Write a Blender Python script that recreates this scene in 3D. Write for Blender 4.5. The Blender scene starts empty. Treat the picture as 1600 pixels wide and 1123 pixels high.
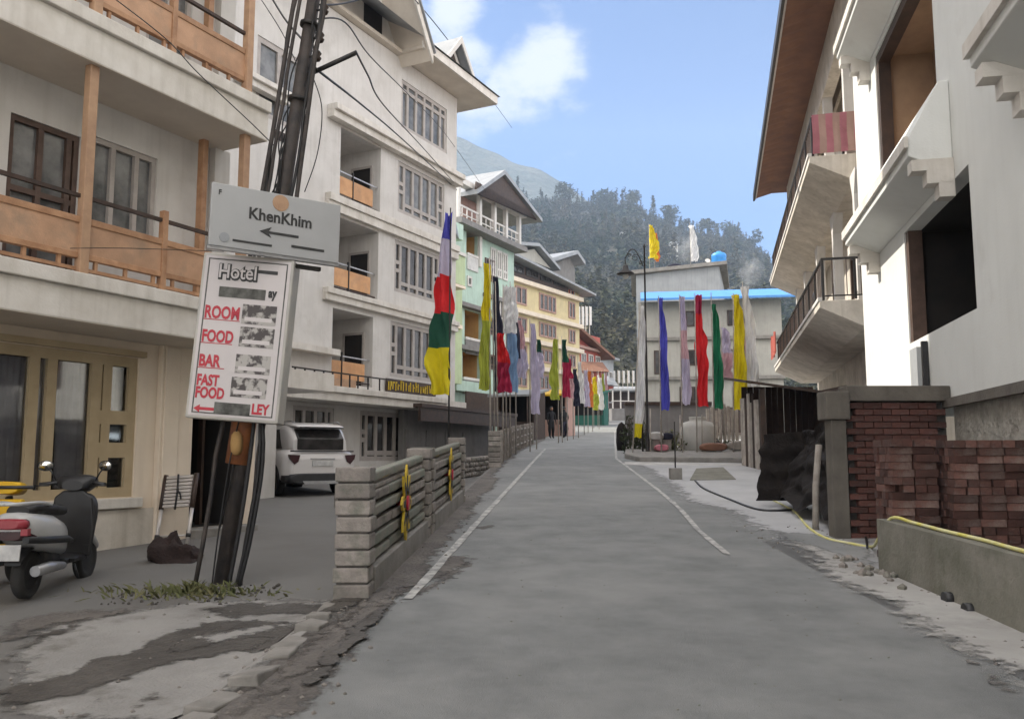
import bpy, bmesh, math, random
from math import sin, cos, pi, radians, atan2, sqrt, exp
from mathutils import Vector, Matrix, noise as mnoise
import numpy as np
S = bpy.context.scene
COL = S.collection
random.seed(7)

# ------------------------------------------------------------------ camera
F = 1350.0; EYE = 1.6; PITCH = math.atan(151/1350.)
cam = bpy.data.cameras.new('camera'); camo = bpy.data.objects.new('camera', cam); COL.objects.link(camo)
cam.sensor_fit = 'HORIZONTAL'; cam.sensor_width = 36.0; cam.lens = 36.0*F/1600
cam.clip_start = 0.05; cam.clip_end = 6000
camo.location = (0, 0, EYE); camo.rotation_euler = (pi/2+PITCH, 0, 0)
S.camera = camo

# ------------------------------------------------------------------ light
SUN_AZ = (-0.962, 0.272)      # horizontal direction towards the sun
SUN_EL = radians(43)
sunv = Vector((SUN_AZ[0]*cos(SUN_EL), SUN_AZ[1]*cos(SUN_EL), sin(SUN_EL))).normalized()
sl = bpy.data.lights.new('sun', 'SUN'); sl.energy = 2.3; sl.angle = radians(0.6); sl.color = (1.0, 0.93, 0.82)
so = bpy.data.objects.new('sun', sl); COL.objects.link(so)
so.rotation_euler = (-sunv).to_track_quat('-Z', 'Y').to_euler()
so.location = (-30, 20, 40)

w = bpy.data.worlds.new('World'); S.world = w; w.use_nodes = True
wt = w.node_tree; wt.nodes.clear()
def WN(t, **k):
    n = wt.nodes.new(t)
    for a, b in k.items(): setattr(n, a, b)
    return n
wo = WN('ShaderNodeOutputWorld'); bg = WN('ShaderNodeBackground')
sky = WN('ShaderNodeTexSky'); sky.sky_type = 'NISHITA'; sky.sun_disc = False
sky.sun_elevation = SUN_EL; sky.sun_rotation = atan2(sunv.x, sunv.y)
sky.air_density = 1.0; sky.dust_density = 0.9; sky.ozone_density = 2.0; sky.altitude = 2700
tc = WN('ShaderNodeTexCoord')
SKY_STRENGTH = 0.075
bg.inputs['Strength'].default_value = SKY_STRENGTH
# clouds: noise on the sky dome, thicker where the photograph has its cumulus
def el(py):
    v = (561.5-py)/F; return (sin(PITCH)+v*cos(PITCH))/(cos(PITCH)-v*sin(PITCH))
def pixdir(px, py):
    u = (px-800)/F; v = (561.5-py)/F
    return Vector((u, cos(PITCH)-v*sin(PITCH), sin(PITCH)+v*cos(PITCH)))
mapn = WN('ShaderNodeMapping'); mapn.inputs['Scale'].default_value = (1, 1, 1.7)
wt.links.new(tc.outputs['Generated'], mapn.inputs['Vector'])
nz = WN('ShaderNodeTexNoise'); nz.inputs['Scale'].default_value = 11.0; nz.inputs['Detail'].default_value = 10; nz.inputs['Roughness'].default_value = 0.6
wt.links.new(mapn.outputs['Vector'], nz.inputs['Vector'])
acc = None
for (px, py, rad, amp) in [(845, 118, .085, .44), (800, 128, .07, .40), (885, 138, .055, .40), (745, 95, .06, .36), (712, 5, .06, .40), (735, 165, .08, .30), (760, 230, .12, .14), (640, 40, .12, .25), (300, 60, .3, .3), (860, 0, .05, .18)]:
    d = pixdir(px, py).normalized()
    dist = WN('ShaderNodeVectorMath', operation='DISTANCE'); dist.inputs[1].default_value = d
    nrm = WN('ShaderNodeVectorMath', operation='NORMALIZE'); wt.links.new(tc.outputs['Generated'], nrm.inputs[0])
    wt.links.new(nrm.outputs[0], dist.inputs[0])
    mr = WN('ShaderNodeMapRange'); mr.interpolation_type = 'SMOOTHSTEP'
    mr.inputs['From Min'].default_value = rad; mr.inputs['From Max'].default_value = rad*.15
    mr.inputs['To Min'].default_value = 0; mr.inputs['To Max'].default_value = amp
    wt.links.new(dist.outputs['Value'], mr.inputs['Value'])
    if acc is None: acc = mr.outputs[0]
    else:
        mx = WN('ShaderNodeMath', operation='MAXIMUM'); wt.links.new(acc, mx.inputs[0]); wt.links.new(mr.outputs[0], mx.inputs[1]); acc = mx.outputs[0]
ad = WN('ShaderNodeMath', operation='ADD'); wt.links.new(nz.outputs['Fac'], ad.inputs[0]); wt.links.new(acc, ad.inputs[1])
cr = WN('ShaderNodeMapRange'); cr.interpolation_type = 'SMOOTHSTEP'
cr.inputs['From Min'].default_value = .66; cr.inputs['From Max'].default_value = .97; cr.inputs['To Max'].default_value = .95
wt.links.new(ad.outputs[0], cr.inputs['Value'])
# bright cloud added out of view to lift the shade, blue above the valley
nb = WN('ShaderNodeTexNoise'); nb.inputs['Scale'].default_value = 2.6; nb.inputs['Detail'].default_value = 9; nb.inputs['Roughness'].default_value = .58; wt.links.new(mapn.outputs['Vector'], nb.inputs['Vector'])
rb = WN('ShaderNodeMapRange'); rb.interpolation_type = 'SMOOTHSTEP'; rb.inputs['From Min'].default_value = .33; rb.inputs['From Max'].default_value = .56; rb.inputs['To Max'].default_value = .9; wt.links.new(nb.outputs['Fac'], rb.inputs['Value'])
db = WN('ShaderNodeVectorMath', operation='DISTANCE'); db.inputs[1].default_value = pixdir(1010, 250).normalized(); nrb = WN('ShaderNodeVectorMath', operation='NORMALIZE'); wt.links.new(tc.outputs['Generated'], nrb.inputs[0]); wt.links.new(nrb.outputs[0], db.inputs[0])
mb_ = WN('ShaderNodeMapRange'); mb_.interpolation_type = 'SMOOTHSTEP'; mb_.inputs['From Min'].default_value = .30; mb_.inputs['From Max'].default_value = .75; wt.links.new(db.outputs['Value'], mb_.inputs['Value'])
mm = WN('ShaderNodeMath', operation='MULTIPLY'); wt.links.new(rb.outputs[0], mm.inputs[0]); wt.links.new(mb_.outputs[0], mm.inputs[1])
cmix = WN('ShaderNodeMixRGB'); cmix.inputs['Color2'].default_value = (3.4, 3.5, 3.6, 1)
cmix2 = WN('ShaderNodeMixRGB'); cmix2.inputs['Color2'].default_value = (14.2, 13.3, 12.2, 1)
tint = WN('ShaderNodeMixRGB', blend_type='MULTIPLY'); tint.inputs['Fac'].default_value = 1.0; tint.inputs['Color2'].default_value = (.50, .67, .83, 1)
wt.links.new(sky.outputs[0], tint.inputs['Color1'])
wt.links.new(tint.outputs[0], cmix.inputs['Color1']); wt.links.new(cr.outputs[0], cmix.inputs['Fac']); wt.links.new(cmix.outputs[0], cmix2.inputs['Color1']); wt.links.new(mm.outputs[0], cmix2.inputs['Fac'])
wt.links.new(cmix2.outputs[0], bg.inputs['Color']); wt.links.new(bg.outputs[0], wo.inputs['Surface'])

S.view_settings.view_transform = 'Standard'; S.view_settings.look = 'None'
S.view_settings.gamma = 1.0; S.view_settings.use_curve_mapping = False
S.view_settings.exposure = 1.78
S.render.engine = 'CYCLES'
S.cycles.use_denoising = True
S.cycles.max_bounces = 8; S.cycles.diffuse_bounces = 6; S.cycles.volume_bounces = 0
S.cycles.sample_clamp_indirect = 6

# ------------------------------------------------------------------ helpers
def tag(o, label=None, cat=None, group=None, kind=None):
    if label: o['label'] = label
    if cat: o['category'] = cat
    if group: o['group'] = group
    if kind: o['kind'] = kind
    return o
def empty(name, loc=(0, 0, 0), rz=0.0, label=None, cat=None, group=None, parent=None):
    o = bpy.data.objects.new(name, None); COL.objects.link(o); o.empty_display_size = .1
    o.location = loc; o.rotation_euler = (0, 0, rz)
    if parent: o.parent = parent
    return tag(o, label, cat, group)
def ins_mesh(name, mesh, parent=None, loc=None, rot=None, m=None):
    o = bpy.data.objects.new(name, mesh); COL.objects.link(o)
    if parent: o.parent = parent
    if loc is not None: o.location = loc
    if rot is not None: o.rotation_euler = rot
    return o
def copy_tree(o, parent=None):
    c = o.copy(); COL.objects.link(c); c.parent = parent
    for ch in list(o.children): copy_tree(ch, c)
    return c

class MB:
    def __init__(s): s.v = []; s.f = []; s.sm = []
    def add(s, vs, fs, smooth=False):
        n = len(s.v); s.v += [tuple(p) for p in vs]; s.f += [tuple(i+n for i in f) for f in fs]; s.sm += [smooth]*len(fs); return s
    def box(s, x0, x1, y0, y1, z0, z1, M=None):
        if x0 > x1: x0, x1 = x1, x0
        if y0 > y1: y0, y1 = y1, y0
        if z0 > z1: z0, z1 = z1, z0
        vs = [(x0,y0,z0),(x1,y0,z0),(x1,y1,z0),(x0,y1,z0),(x0,y0,z1),(x1,y0,z1),(x1,y1,z1),(x0,y1,z1)]
        if M is not None: vs = [M @ Vector(p) for p in vs]
        return s.add(vs, [(0,3,2,1),(4,5,6,7),(0,1,5,4),(1,2,6,5),(2,3,7,6),(3,0,4,7)])
    def prism(s, poly, a0, a1, axis='y', M=None):
        """poly: list of 2-D points; extruded along axis. axis 'y': poly=(x,z); 'x': poly=(y,z); 'z': poly=(x,y)"""
        def P(p, a):
            q = (p[0], a, p[1]) if axis == 'y' else (a, p[0], p[1]) if axis == 'x' else (p[0], p[1], a)
            return M @ Vector(q) if M is not None else q
        n = len(poly); vs = [P(p, a0) for p in poly]+[P(p, a1) for p in poly]
        fs = [tuple(range(n))[::-1], tuple(range(n, 2*n))]+[(i, (i+1) % n, n+(i+1) % n, n+i) for i in range(n)]
        return s.add(vs, fs)
    def tube(s, pts, r, n=6, cap=True, smooth=True):
        pts = [Vector(p) for p in pts]; rr = r if isinstance(r, (list, tuple)) else [r]*len(pts)
        vs = []; prev = None
        for i, p in enumerate(pts):
            d = (pts[min(i+1, len(pts)-1)]-pts[max(i-1, 0)])
            d = d.normalized() if d.length > 1e-9 else Vector((0, 0, 1))
            if prev is None:
                a = Vector((0, 0, 1)) if abs(d.z) < .9 else Vector((1, 0, 0))
                u = d.cross(a).normalized()
            else:
                u = (prev-d*prev.dot(d)); u = u.normalized() if u.length > 1e-6 else d.orthogonal().normalized()
            prev = u; v = d.cross(u)
            for k in range(n):
                a = 2*pi*k/n; vs.append(p+(u*cos(a)+v*sin(a))*rr[i])
        fs = []
        for i in range(len(pts)-1):
            for k in range(n):
                k2 = (k+1) % n; fs.append((i*n+k, i*n+k2, (i+1)*n+k2, (i+1)*n+k))
        s.add(vs, fs, smooth)
        if cap:
            b = len(s.v)-len(vs)
            s.f += [tuple(b+k for k in range(n))[::-1], tuple(b+(len(pts)-1)*n+k for k in range(n))]; s.sm += [False, False]
        return s
    def lathe(s, prof, n=16, c=(0, 0, 0), smooth=True, M=None):
        vs = []
        for (r, z) in prof:
            for k in range(n):
                a = 2*pi*k/n; p = Vector((c[0]+r*cos(a), c[1]+r*sin(a), c[2]+z)); vs.append(M @ p if M is not None else p)
        fs = [(i*n+k, i*n+(k+1) % n, (i+1)*n+(k+1) % n, (i+1)*n+k) for i in range(len(prof)-1) for k in range(n)]
        s.add(vs, fs, smooth); b = len(s.v)-len(vs)
        if prof[0][0] > 1e-4: s.f.append(tuple(b+k for k in range(n))[::-1]); s.sm.append(False)
        if prof[-1][0] > 1e-4: s.f.append(tuple(b+(len(prof)-1)*n+k for k in range(n))); s.sm.append(False)
        return s
    def loft(s, st, n=20, axis='y', smooth=True):
        """st: (a, cx, cz, hw, hh, exponent) superellipse sections along an axis"""
        vs = []
        for (a, cx, cz, hw, hh, e) in st:
            for k in range(n):
                t = 2*pi*k/n; c_, s_ = cos(t), sin(t)
                x = cx+hw*math.copysign(abs(c_)**(2/e), c_); z = cz+hh*math.copysign(abs(s_)**(2/e), s_)
                vs.append((x, a, z) if axis == 'y' else (a, x, z) if axis == 'x' else (x, z, a))
        fs = [(i*n+k, i*n+(k+1) % n, (i+1)*n+(k+1) % n, (i+1)*n+k) for i in range(len(st)-1) for k in range(n)]
        fs += [tuple(range(n))[::-1], tuple((len(st)-1)*n+k for k in range(n))]
        s.add(vs, fs, smooth); s.sm[-1] = s.sm[-2] = False
        return s
    def mesh(s, name, m=None):
        me = bpy.data.meshes.new(name); me.from_pydata([tuple(p) for p in s.v], [], s.f)
        if any(s.sm): me.polygons.foreach_set('use_smooth', s.sm)
        if m: me.materials.append(m)
        bm = bmesh.new(); bm.from_mesh(me); bmesh.ops.recalc_face_normals(bm, faces=bm.faces); bm.to_mesh(me); bm.free()
        me.update(); return me
    def build(s, name, m, parent=None, loc=None, rot=None, bevel=0, label=None, kind=None):
        o = ins_mesh(name, s.mesh(name, m), parent, loc, rot)
        if bevel:
            b = o.modifiers.new('bevel', 'BEVEL'); b.width = bevel; b.segments = 2; b.limit_method = 'ANGLE'
        return tag(o, label, None, None, kind)
def build_each(mb, name, m, parent, nv=8, nf=6):
    for k in range(len(mb.v)//nv):
        q = MB(); q.add(mb.v[k*nv:(k+1)*nv], [tuple(i-k*nv for i in f) for f in mb.f[k*nf:(k+1)*nf]]); q.build(name, m, parent)
def bx(*a): return MB().box(*a)

def text(name, s, size, m, parent, loc, rot=(pi/2, 0, 0), ext=.002, bold=0.0, sx=1.0, align='LEFT'):
    cu = bpy.data.curves.new(name, 'FONT'); cu.body = s; cu.size = size; cu.extrude = ext; cu.offset = bold
    cu.align_x = align; cu.resolution_u = 3; cu.materials.append(m)
    o = bpy.data.objects.new(name, cu); COL.objects.link(o); o.parent = parent; o.location = loc; o.rotation_euler = rot; o.scale = (sx, 1, 1)
    bpy.context.view_layer.update(); dg = bpy.context.evaluated_depsgraph_get(); me = bpy.data.meshes.new_from_object(o.evaluated_get(dg)); me.name = name
    if not me.materials: me.materials.append(m)
    n = ins_mesh(name, me, parent, loc, rot); n.scale = (sx, 1, 1); bpy.data.objects.remove(o); return n

# ------------------------------------------------------------------ materials
def lin(c):  # sRGB 0-255 -> linear
    return tuple(((x/255)/12.92 if x/255 <= .04045 else ((x/255+.055)/1.055)**2.4) for x in c)
def mat(name, c, c2=None, rough=.8, scale=4.0, bump=.3, bs=60.0, streak=0.0, metal=0.0, rnd=0.0, spec=.5, detail=6, contrast=(.35, .65), trans=0.0, coat=0.0, coords='Object', dirt=None, dscale=.6, dth=(.52, .7), bd=.01):
    m = bpy.data.materials.new(name); m.use_nodes = True; t = m.node_tree; b = t.nodes['Principled BSDF']
    N = t.nodes.new; L = t.links.new
    b.inputs['Roughness'].default_value = rough; b.inputs['Metallic'].default_value = metal
    b.inputs['Specular IOR Level'].default_value = spec
    if coat: b.inputs['Coat Weight'].default_value = coat; b.inputs['Coat Roughness'].default_value = .08
    if trans: b.inputs['Transmission Weight'].default_value = trans
    tc = N('ShaderNodeTexCoord')
    if coords == 'World':
        g = N('ShaderNodeNewGeometry'); vec = g.outputs['Position']
    else: vec = tc.outputs[coords]
    c2 = c2 or tuple(x*.8 for x in c)
    n1 = N('ShaderNodeTexNoise'); n1.inputs['Scale'].default_value = scale; n1.inputs['Detail'].default_value = detail; n1.inputs['Roughness'].default_value = .62
    L(vec, n1.inputs['Vector'])
    r = N('ShaderNodeMapRange'); r.inputs['From Min'].default_value = contrast[0]; r.inputs['From Max'].default_value = contrast[1]; L(n1.outputs['Fac'], r.inputs['Value'])
    mx = N('ShaderNodeMixRGB'); mx.inputs['Color1'].default_value = (*c, 1); mx.inputs['Color2'].default_value = (*c2, 1); L(r.outputs[0], mx.inputs['Fac'])
    out = mx.outputs[0]
    if streak:
        mp = N('ShaderNodeMapping'); mp.inputs['Scale'].default_value = (7, 7, .5); L(vec, mp.inputs['Vector'])
        n2 = N('ShaderNodeTexNoise'); n2.inputs['Scale'].default_value = 1.0; n2.inputs['Detail'].default_value = 5; L(mp.outputs[0], n2.inputs['Vector'])
        r2 = N('ShaderNodeMapRange'); r2.inputs['From Min'].default_value = .5; r2.inputs['From Max'].default_value = .75; r2.inputs['To Max'].default_value = streak; L(n2.outputs['Fac'], r2.inputs['Value'])
        m2 = N('ShaderNodeMixRGB'); L(r2.outputs[0], m2.inputs['Fac']); L(out, m2.inputs['Color1']); m2.inputs['Color2'].default_value = (c[0]*.38, c[1]*.35, c[2]*.3, 1); out = m2.outputs[0]
    if dirt:
        n3 = N('ShaderNodeTexNoise'); n3.inputs['Scale'].default_value = dscale; n3.inputs['Detail'].default_value = 8; n3.inputs['Roughness'].default_value = .65; L(vec, n3.inputs['Vector'])
        r3 = N('ShaderNodeMapRange'); r3.inputs['From Min'].default_value = dth[0]; r3.inputs['From Max'].default_value = dth[1]; r3.inputs['To Max'].default_value = .85; L(n3.outputs['Fac'], r3.inputs['Value'])
        m3 = N('ShaderNodeMixRGB'); L(r3.outputs[0], m3.inputs['Fac']); L(out, m3.inputs['Color1']); m3.inputs['Color2'].default_value = (*dirt, 1); out = m3.outputs[0]
    if rnd:
        oi = N('ShaderNodeObjectInfo'); hs = N('ShaderNodeHueSaturation'); r4 = N('ShaderNodeMapRange')
        r4.inputs['To Min'].default_value = 1-rnd; r4.inputs['To Max'].default_value = 1+rnd; L(oi.outputs['Random'], r4.inputs['Value']); L(r4.outputs[0], hs.inputs['Value']); L(out, hs.inputs['Color']); out = hs.outputs[0]
    L(out, b.inputs['Base Color'])
    if bump:
        n4 = N('ShaderNodeTexNoise'); n4.inputs['Scale'].default_value = bs; n4.inputs['Detail'].default_value = 4; L(vec, n4.inputs['Vector'])
        bp = N('ShaderNodeBump'); bp.inputs['Strength'].default_value = bump; bp.inputs['Distance'].default_value = bd; L(n4.outputs['Fac'], bp.inputs['Height']); L(bp.outputs[0], b.inputs['Normal'])
    return m
M = {}
M['white'] = mat('white_plaster', (.62, .60, .575), (.54, .52, .495), .85, 1.3, .25, 40, streak=.2, dirt=(.40, .375, .34), dscale=1.0, dth=(.55, .85))
M['cream'] = mat('cream_plaster', (.76, .66, .54), (.68, .585, .475), .85, 1.5, .25, 40, streak=.10)
M['pale'] = mat('pale_plaster', (.69, .70, .68), (.63, .64, .62), .85, .8, .25, 40, streak=.06, dirt=(.50, .49, .46), dscale=1.1, dth=(.56, .85))
M['grubby'] = mat('grubby_plaster', (.66, .61, .54), (.47, .43, .37), .9, 1.6, .4, 30, streak=.4)
M['slab'] = mat('slab_paint', (.68, .65, .605), (.56, .525, .475), .85, 2.2, .3, 35, streak=.28)
M['soffit'] = mat('soffit_plaster', (.64, .58, .50), (.55, .49, .42), .9, 1.4, .25, 30)
M['tan'] = mat('tan_window_paint', (.43, .34, .215), (.37, .29, .175), .6, 3, .15, 60)
M['wood'] = mat('varnished_wood', (.43, .245, .135), (.30, .155, .08), .55, 6, .25, 80, rnd=.12)
M['ply'] = mat('salmon_balcony_board', (.50, .30, .185), (.36, .215, .13), .6, 2.2, .25, 50, rnd=.14, dirt=(.27, .19, .13), dscale=2.5, dth=(.5, .72))
M['wood2'] = mat('pale_post_wood', (.44, .28, .17), (.33, .20, .125), .65, 5, .25, 80, rnd=.1)
M['orange'] = mat('orange_balcony_board', (.60, .33, .155), (.46, .235, .10), .55, 2.5, .25, 50, rnd=.10, dirt=(.36, .22, .13), dscale=2, dth=(.5, .75))
M['dwood'] = mat('dark_brown_wood', (.055, .03, .02), (.03, .018, .013), .6, 6, .3, 60)
M['brownfr'] = mat('brown_window_frame', (.10, .06, .045), (.06, .035, .025), .5, 6, .2, 60)
M['grey_fr'] = mat('grey_window_frame', (.42, .385, .36), (.34, .31, .29), .65, 4, .15, 60)
M['beam'] = mat('stained_concrete', (.15, .135, .115), (.10, .09, .078), .92, 2.5, .7, 30, streak=.4)
M['clear'] = mat('clear_window_glass', (.9, .9, .9), None, .04, 2, 0)
_t = M['clear'].node_tree; _b = _t.nodes['Principled BSDF']; _o = [n for n in _t.nodes if n.type == 'OUTPUT_MATERIAL'][0]
_tr = _t.nodes.new('ShaderNodeBsdfTransparent'); _tr.inputs['Color'].default_value = (.86, .86, .86, 1); _gl = _t.nodes.new('ShaderNodeBsdfGlossy'); _gl.inputs['Roughness'].default_value = .04; _fr = _t.nodes.new('ShaderNodeFresnel'); _fr.inputs['IOR'].default_value = 1.6
_m = _t.nodes.new('ShaderNodeMixShader'); _t.links.new(_fr.outputs[0], _m.inputs[0]); _t.links.new(_tr.outputs[0], _m.inputs[1]); _t.links.new(_gl.outputs[0], _m.inputs[2]); _t.links.new(_m.outputs[0], _o.inputs['Surface'])
M['black'] = mat('black_plastic', (.012, .012, .013), (.02, .02, .022), .45, 8, .1, 60)
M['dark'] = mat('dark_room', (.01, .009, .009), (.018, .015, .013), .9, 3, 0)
M['glass'] = mat('window_glass', (.018, .017, .016), (.05, .045, .045), .12, 3.5, .03, 3, spec=.35)
M['glass2'] = mat('hazy_window_glass', (.20, .20, .20), (.07, .075, .075), .15, 2.2, .03, 3, spec=.5)
M['curtain'] = mat('grey_curtain', (.80, .80, .86), (.60, .60, .66), .95, 4, 0)
M['greencurt'] = mat('green_curtain', (.02, .05, .035), (.03, .07, .05), .9, 4, 0)
M['metal'] = mat('dark_metal', (.03, .03, .032), (.05, .045, .04), .5, 10, .1, metal=.6)
M['steel'] = mat('galvanised_steel', (.45, .45, .46), (.35, .35, .36), .4, 10, .1, metal=.7)
M['pole'] = mat('weathered_iron_pole', (.028, .025, .025), (.065, .052, .045), .7, 6, .4, 60, streak=.4)
M['cable'] = mat('black_cable', (.015, .015, .016), None, .6, 8, 0)
M['rust'] = mat('orange_tin', (.34, .12, .035), (.16, .06, .03), .7, 5, .2)
M['asphalt'] = mat('asphalt', (.225, .23, .226), (.158, .163, .162), .88, 2.2, 1.0, 150, detail=13, contrast=(.32, .68), dirt=(.285, .285, .278), dscale=.35, dth=(.46, .70), coords='World', bd=.008)
M['concrete'] = mat('dusty_concrete', (.43, .43, .435), (.34, .34, .345), .93, .7, .5, 70, detail=10, dirt=(.22, .215, .205), dscale=.45, dth=(.55, .75), coords='World')
M['court'] = mat('courtyard_concrete', (.165, .16, .15), (.135, .13, .122), .9, .5, .5, 80, detail=10, dirt=(.135, .125, .117), dscale=.5, dth=(.52, .72), coords='World')
M['ground'] = mat('earth', (.13, .12, .095), (.09, .085, .065), .95, .3, .6, 10, coords='World')
M['dust_and_sun'] = mat('pale_dust_and_sun', (.42, .41, .39), (.31, .30, .285), .95, 1.2, .5, 70, detail=10, coords='World', dirt=(.22, .215, .205), dscale=1.1, dth=(.5, .7))
M['mud'] = mat('damp_mud', (.052, .046, .04), (.095, .086, .076), .7, 2.5, 1.0, 25, coords='World', bd=.03)
M['silt'] = mat('dry_silt', (.31, .30, .285), (.23, .222, .21), .95, 1.4, .6, 40, coords='World', dirt=(.13, .12, .105), dscale=1.6, dth=(.54, .68), bd=.02)
M['gutter'] = mat('gutter_dirt', (.095, .085, .078), (.16, .145, .13), .9, 2.0, 1.0, 25, coords='World', bd=.03)
M['kerb'] = mat('kerb_concrete', (.27, .255, .235), (.18, .17, .155), .9, 3, .6, 40)
M['kerbw'] = mat('whitened_kerb', (.52, .51, .49), (.34, .33, .31), .9, 2.5, .5, 40)
M['paint'] = mat('worn_road_paint', (.50, .49, .46), (.24, .238, .23), .8, 7, .3, 60, coords='World', detail=10, contrast=(.40, .58))
M['stone'] = mat('grey_stone', (.30, .27, .245), (.20, .18, .165), .92, 7, 1.0, 30, rnd=.2, dirt=(.13, .14, .11), dscale=5, dth=(.5, .7))
M['stone_g'] = mat('green_stained_stone', (.17, .19, .155), (.24, .22, .19), .9, 5, .8, 40, rnd=.15)
M['mortar'] = mat('mortar', (.09, .082, .075), (.06, .055, .05), .95, 6, .6, 40)
M['brick'] = mat('red_brick', (.135, .066, .053), (.075, .04, .034), .92, 9, .8, 60, rnd=.5, dirt=(.24, .185, .16), dscale=5, dth=(.48, .72))
M['brickw'] = mat('brick_in_wall', (.11, .045, .035), (.07, .03, .025), .92, 5, .8, 50, rnd=.35, dirt=(.17, .13, .115), dscale=4, dth=(.55, .75))
M['brickd'] = mat('dark_brick', (.08, .035, .028), (.05, .025, .02), .95, 6, .5, rnd=.25)
M['cwall'] = mat('mossy_concrete', (.22, .21, .18), (.14, .138, .11), .92, 2.4, .8, 30, streak=.35, dirt=(.08, .085, .055), dscale=1.8, dth=(.55, .75))
M['rubble'] = mat('rough_cast_wall', (.42, .40, .36), (.25, .24, .21), .95, 5, 1.0, 14, bd=.05)
M['hosey'] = mat('yellow_hose', (.62, .56, .10), (.66, .64, .4), .5, 5, 0)
M['tin'] = mat('tin_roof', (.30, .31, .32), (.22, .23, .24), .45, 2, .1, 30, metal=.3)
M['tinbrown'] = mat('rusty_brown_tin', (.22, .105, .06), (.15, .07, .045), .75, 1.5, .2, 30)
M['tinblue'] = mat('bright_blue_tin', (.055, .21, .52), (.07, .25, .58), .5, 2, .1)
M['blueplas'] = mat('blue_plastic', (.03, .26, .68), None, .4, 3, 0)
M['tarp'] = mat('black_tarpaulin', (.010, .008, .008), (.022, .018, .016), .85, 4, .5, 20, bd=.03, spec=.2)
M['shadewood'] = mat('dark_shed_boards', (.05, .028, .02), (.03, .018, .014), .85, 5, .4, rnd=.3)
M['paleboard'] = mat('pale_shed_boards', (.42, .38, .34), (.27, .24, .21), .85, 5, .4, rnd=.2)
M['shopgrey'] = mat('grey_shutter', (.21, .20, .195), (.16, .155, .15), .8, 2, .2, 30, streak=.3)
for n_, c_ in dict(mint=(.45, .59, .51), green=(.46, .55, .34), yellow=(.66, .56, .33), redb=(.42, .10, .075), greyb=(.40, .39, .355), towerb=(.33, .345, .36), greenlow=(.03, .16, .12), ochre=(.48, .29, .11), pinkb=(.42, .27, .23)).items():
    M[n_] = mat(n_+'_wall_paint', c_, tuple(x*.82 for x in c_), .85, 1.0, .2, 20, streak=.3)
def cloth(name, c, c2=None):
    m = mat(name, c, c2 or tuple(x*.75 for x in c), .9, 3.0, .3, 50, detail=4)
    t = m.node_tree; b = t.nodes['Principled BSDF']
    src = b.inputs['Base Color'].links[0].from_socket
    g = t.nodes.new('ShaderNodeTexCoord'); br = t.nodes.new('ShaderNodeTexBrick'); mp = t.nodes.new('ShaderNodeMapping'); mp.inputs['Rotation'].default_value = (pi/2, 0, 0); mp.inputs['Scale'].default_value = (11, 11, 11)
    t.links.new(g.outputs['Object'], mp.inputs['Vector']); t.links.new(mp.outputs[0], br.inputs['Vector']); br.inputs['Color1'].default_value = (.62, .62, .62, 1); br.inputs['Color2'].default_value = (.85, .85, .85, 1); br.inputs['Mortar'].default_value = (1, 1, 1, 1); br.inputs['Mortar Size'].default_value = .12; br.inputs['Brick Width'].default_value = .9; br.inputs['Row Height'].default_value = .6
    fd = t.nodes.new('ShaderNodeTexNoise'); fd.inputs['Scale'].default_value = 1.4; t.links.new(g.outputs['Object'], fd.inputs['Vector'])
    mu = t.nodes.new('ShaderNodeMixRGB'); mu.blend_type = 'MULTIPLY'; t.links.new(fd.outputs['Fac'], mu.inputs['Fac']); t.links.new(src, mu.inputs['Color1']); t.links.new(br.outputs['Color'], mu.inputs['Color2']); t.links.new(mu.outputs[0], b.inputs['Base Color'])
    tr = t.nodes.new('ShaderNodeBsdfTranslucent'); tr.inputs['Color'].default_value = (*c, 1)
    ms = t.nodes.new('ShaderNodeMixShader'); ms.inputs['Fac'].default_value = .35
    out = [n for n in t.nodes if n.type == 'OUTPUT_MATERIAL'][0]
    t.links.new(b.outputs[0], ms.inputs[1]); t.links.new(tr.outputs[0], ms.inputs[2]); t.links.new(ms.outputs[0], out.inputs['Surface'])
    return m
for n_, c_ in dict(f_white=(.86, .85, .84), f_blue=(.11, .11, .56), f_red=(.78, .03, .035), f_green=(.02, .21, .10), f_yellow=(.82, .68, .02), f_lilac=(.64, .58, .72), f_pink=(.70, .45, .48), f_lime=(.50, .55, .08), f_navy=(.04, .04, .07), f_sky=(.30, .45, .66), f_crimson=(.48, .03, .09), f_orange=(.75, .25, .06), f_dkgreen=(.02, .10, .06), blanket=(.5, .2, .24)).items():
    M[n_] = cloth('cloth_'+n_, c_)
M['carpaint'] = mat('white_car_paint', (.62, .60, .59), (.60, .58, .57), .3, 1, 0, coat=.6)
M['scootw'] = mat('silver_white_scooter_paint', (.50, .50, .50), (.46, .46, .46), .3, 2, 0, coat=.6)
M['tyre'] = mat('tyre_rubber', (.02, .02, .02), (.03, .028, .026), .85, 10, .3)
M['rim'] = mat('alloy_rim', (.12, .12, .125), (.2, .2, .2), .4, 6, 0, metal=.6)
M['redlens'] = mat('red_lens', (.25, .015, .03), (.3, .05, .06), .2, 5, 0)
M['darklens'] = mat('dark_tail_lens', (.05, .015, .018), (.03, .012, .014), .2, 5, 0)
M['chrome'] = mat('mirror_glass', (.85, .85, .82), None, .08, 2, 0, metal=1)
M['plate'] = mat('number_plate', (.55, .55, .54), (.4, .4, .4), .6, 12, 0)
M['yellowp'] = mat('yellow_paint', (.70, .42, .01), (.55, .33, .01), .5, 3, 0)
M['seat'] = mat('black_vinyl', (.02, .018, .018), None, .5, 6, .2)
M['alu'] = mat('aluminium_tube', (.62, .58, .55), (.5, .47, .45), .4, 5, 0, metal=.3)
M['lotus'] = mat('yellow_lotus_paint', (.58, .42, .03), (.45, .30, .02), .7, 6, .2)
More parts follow.
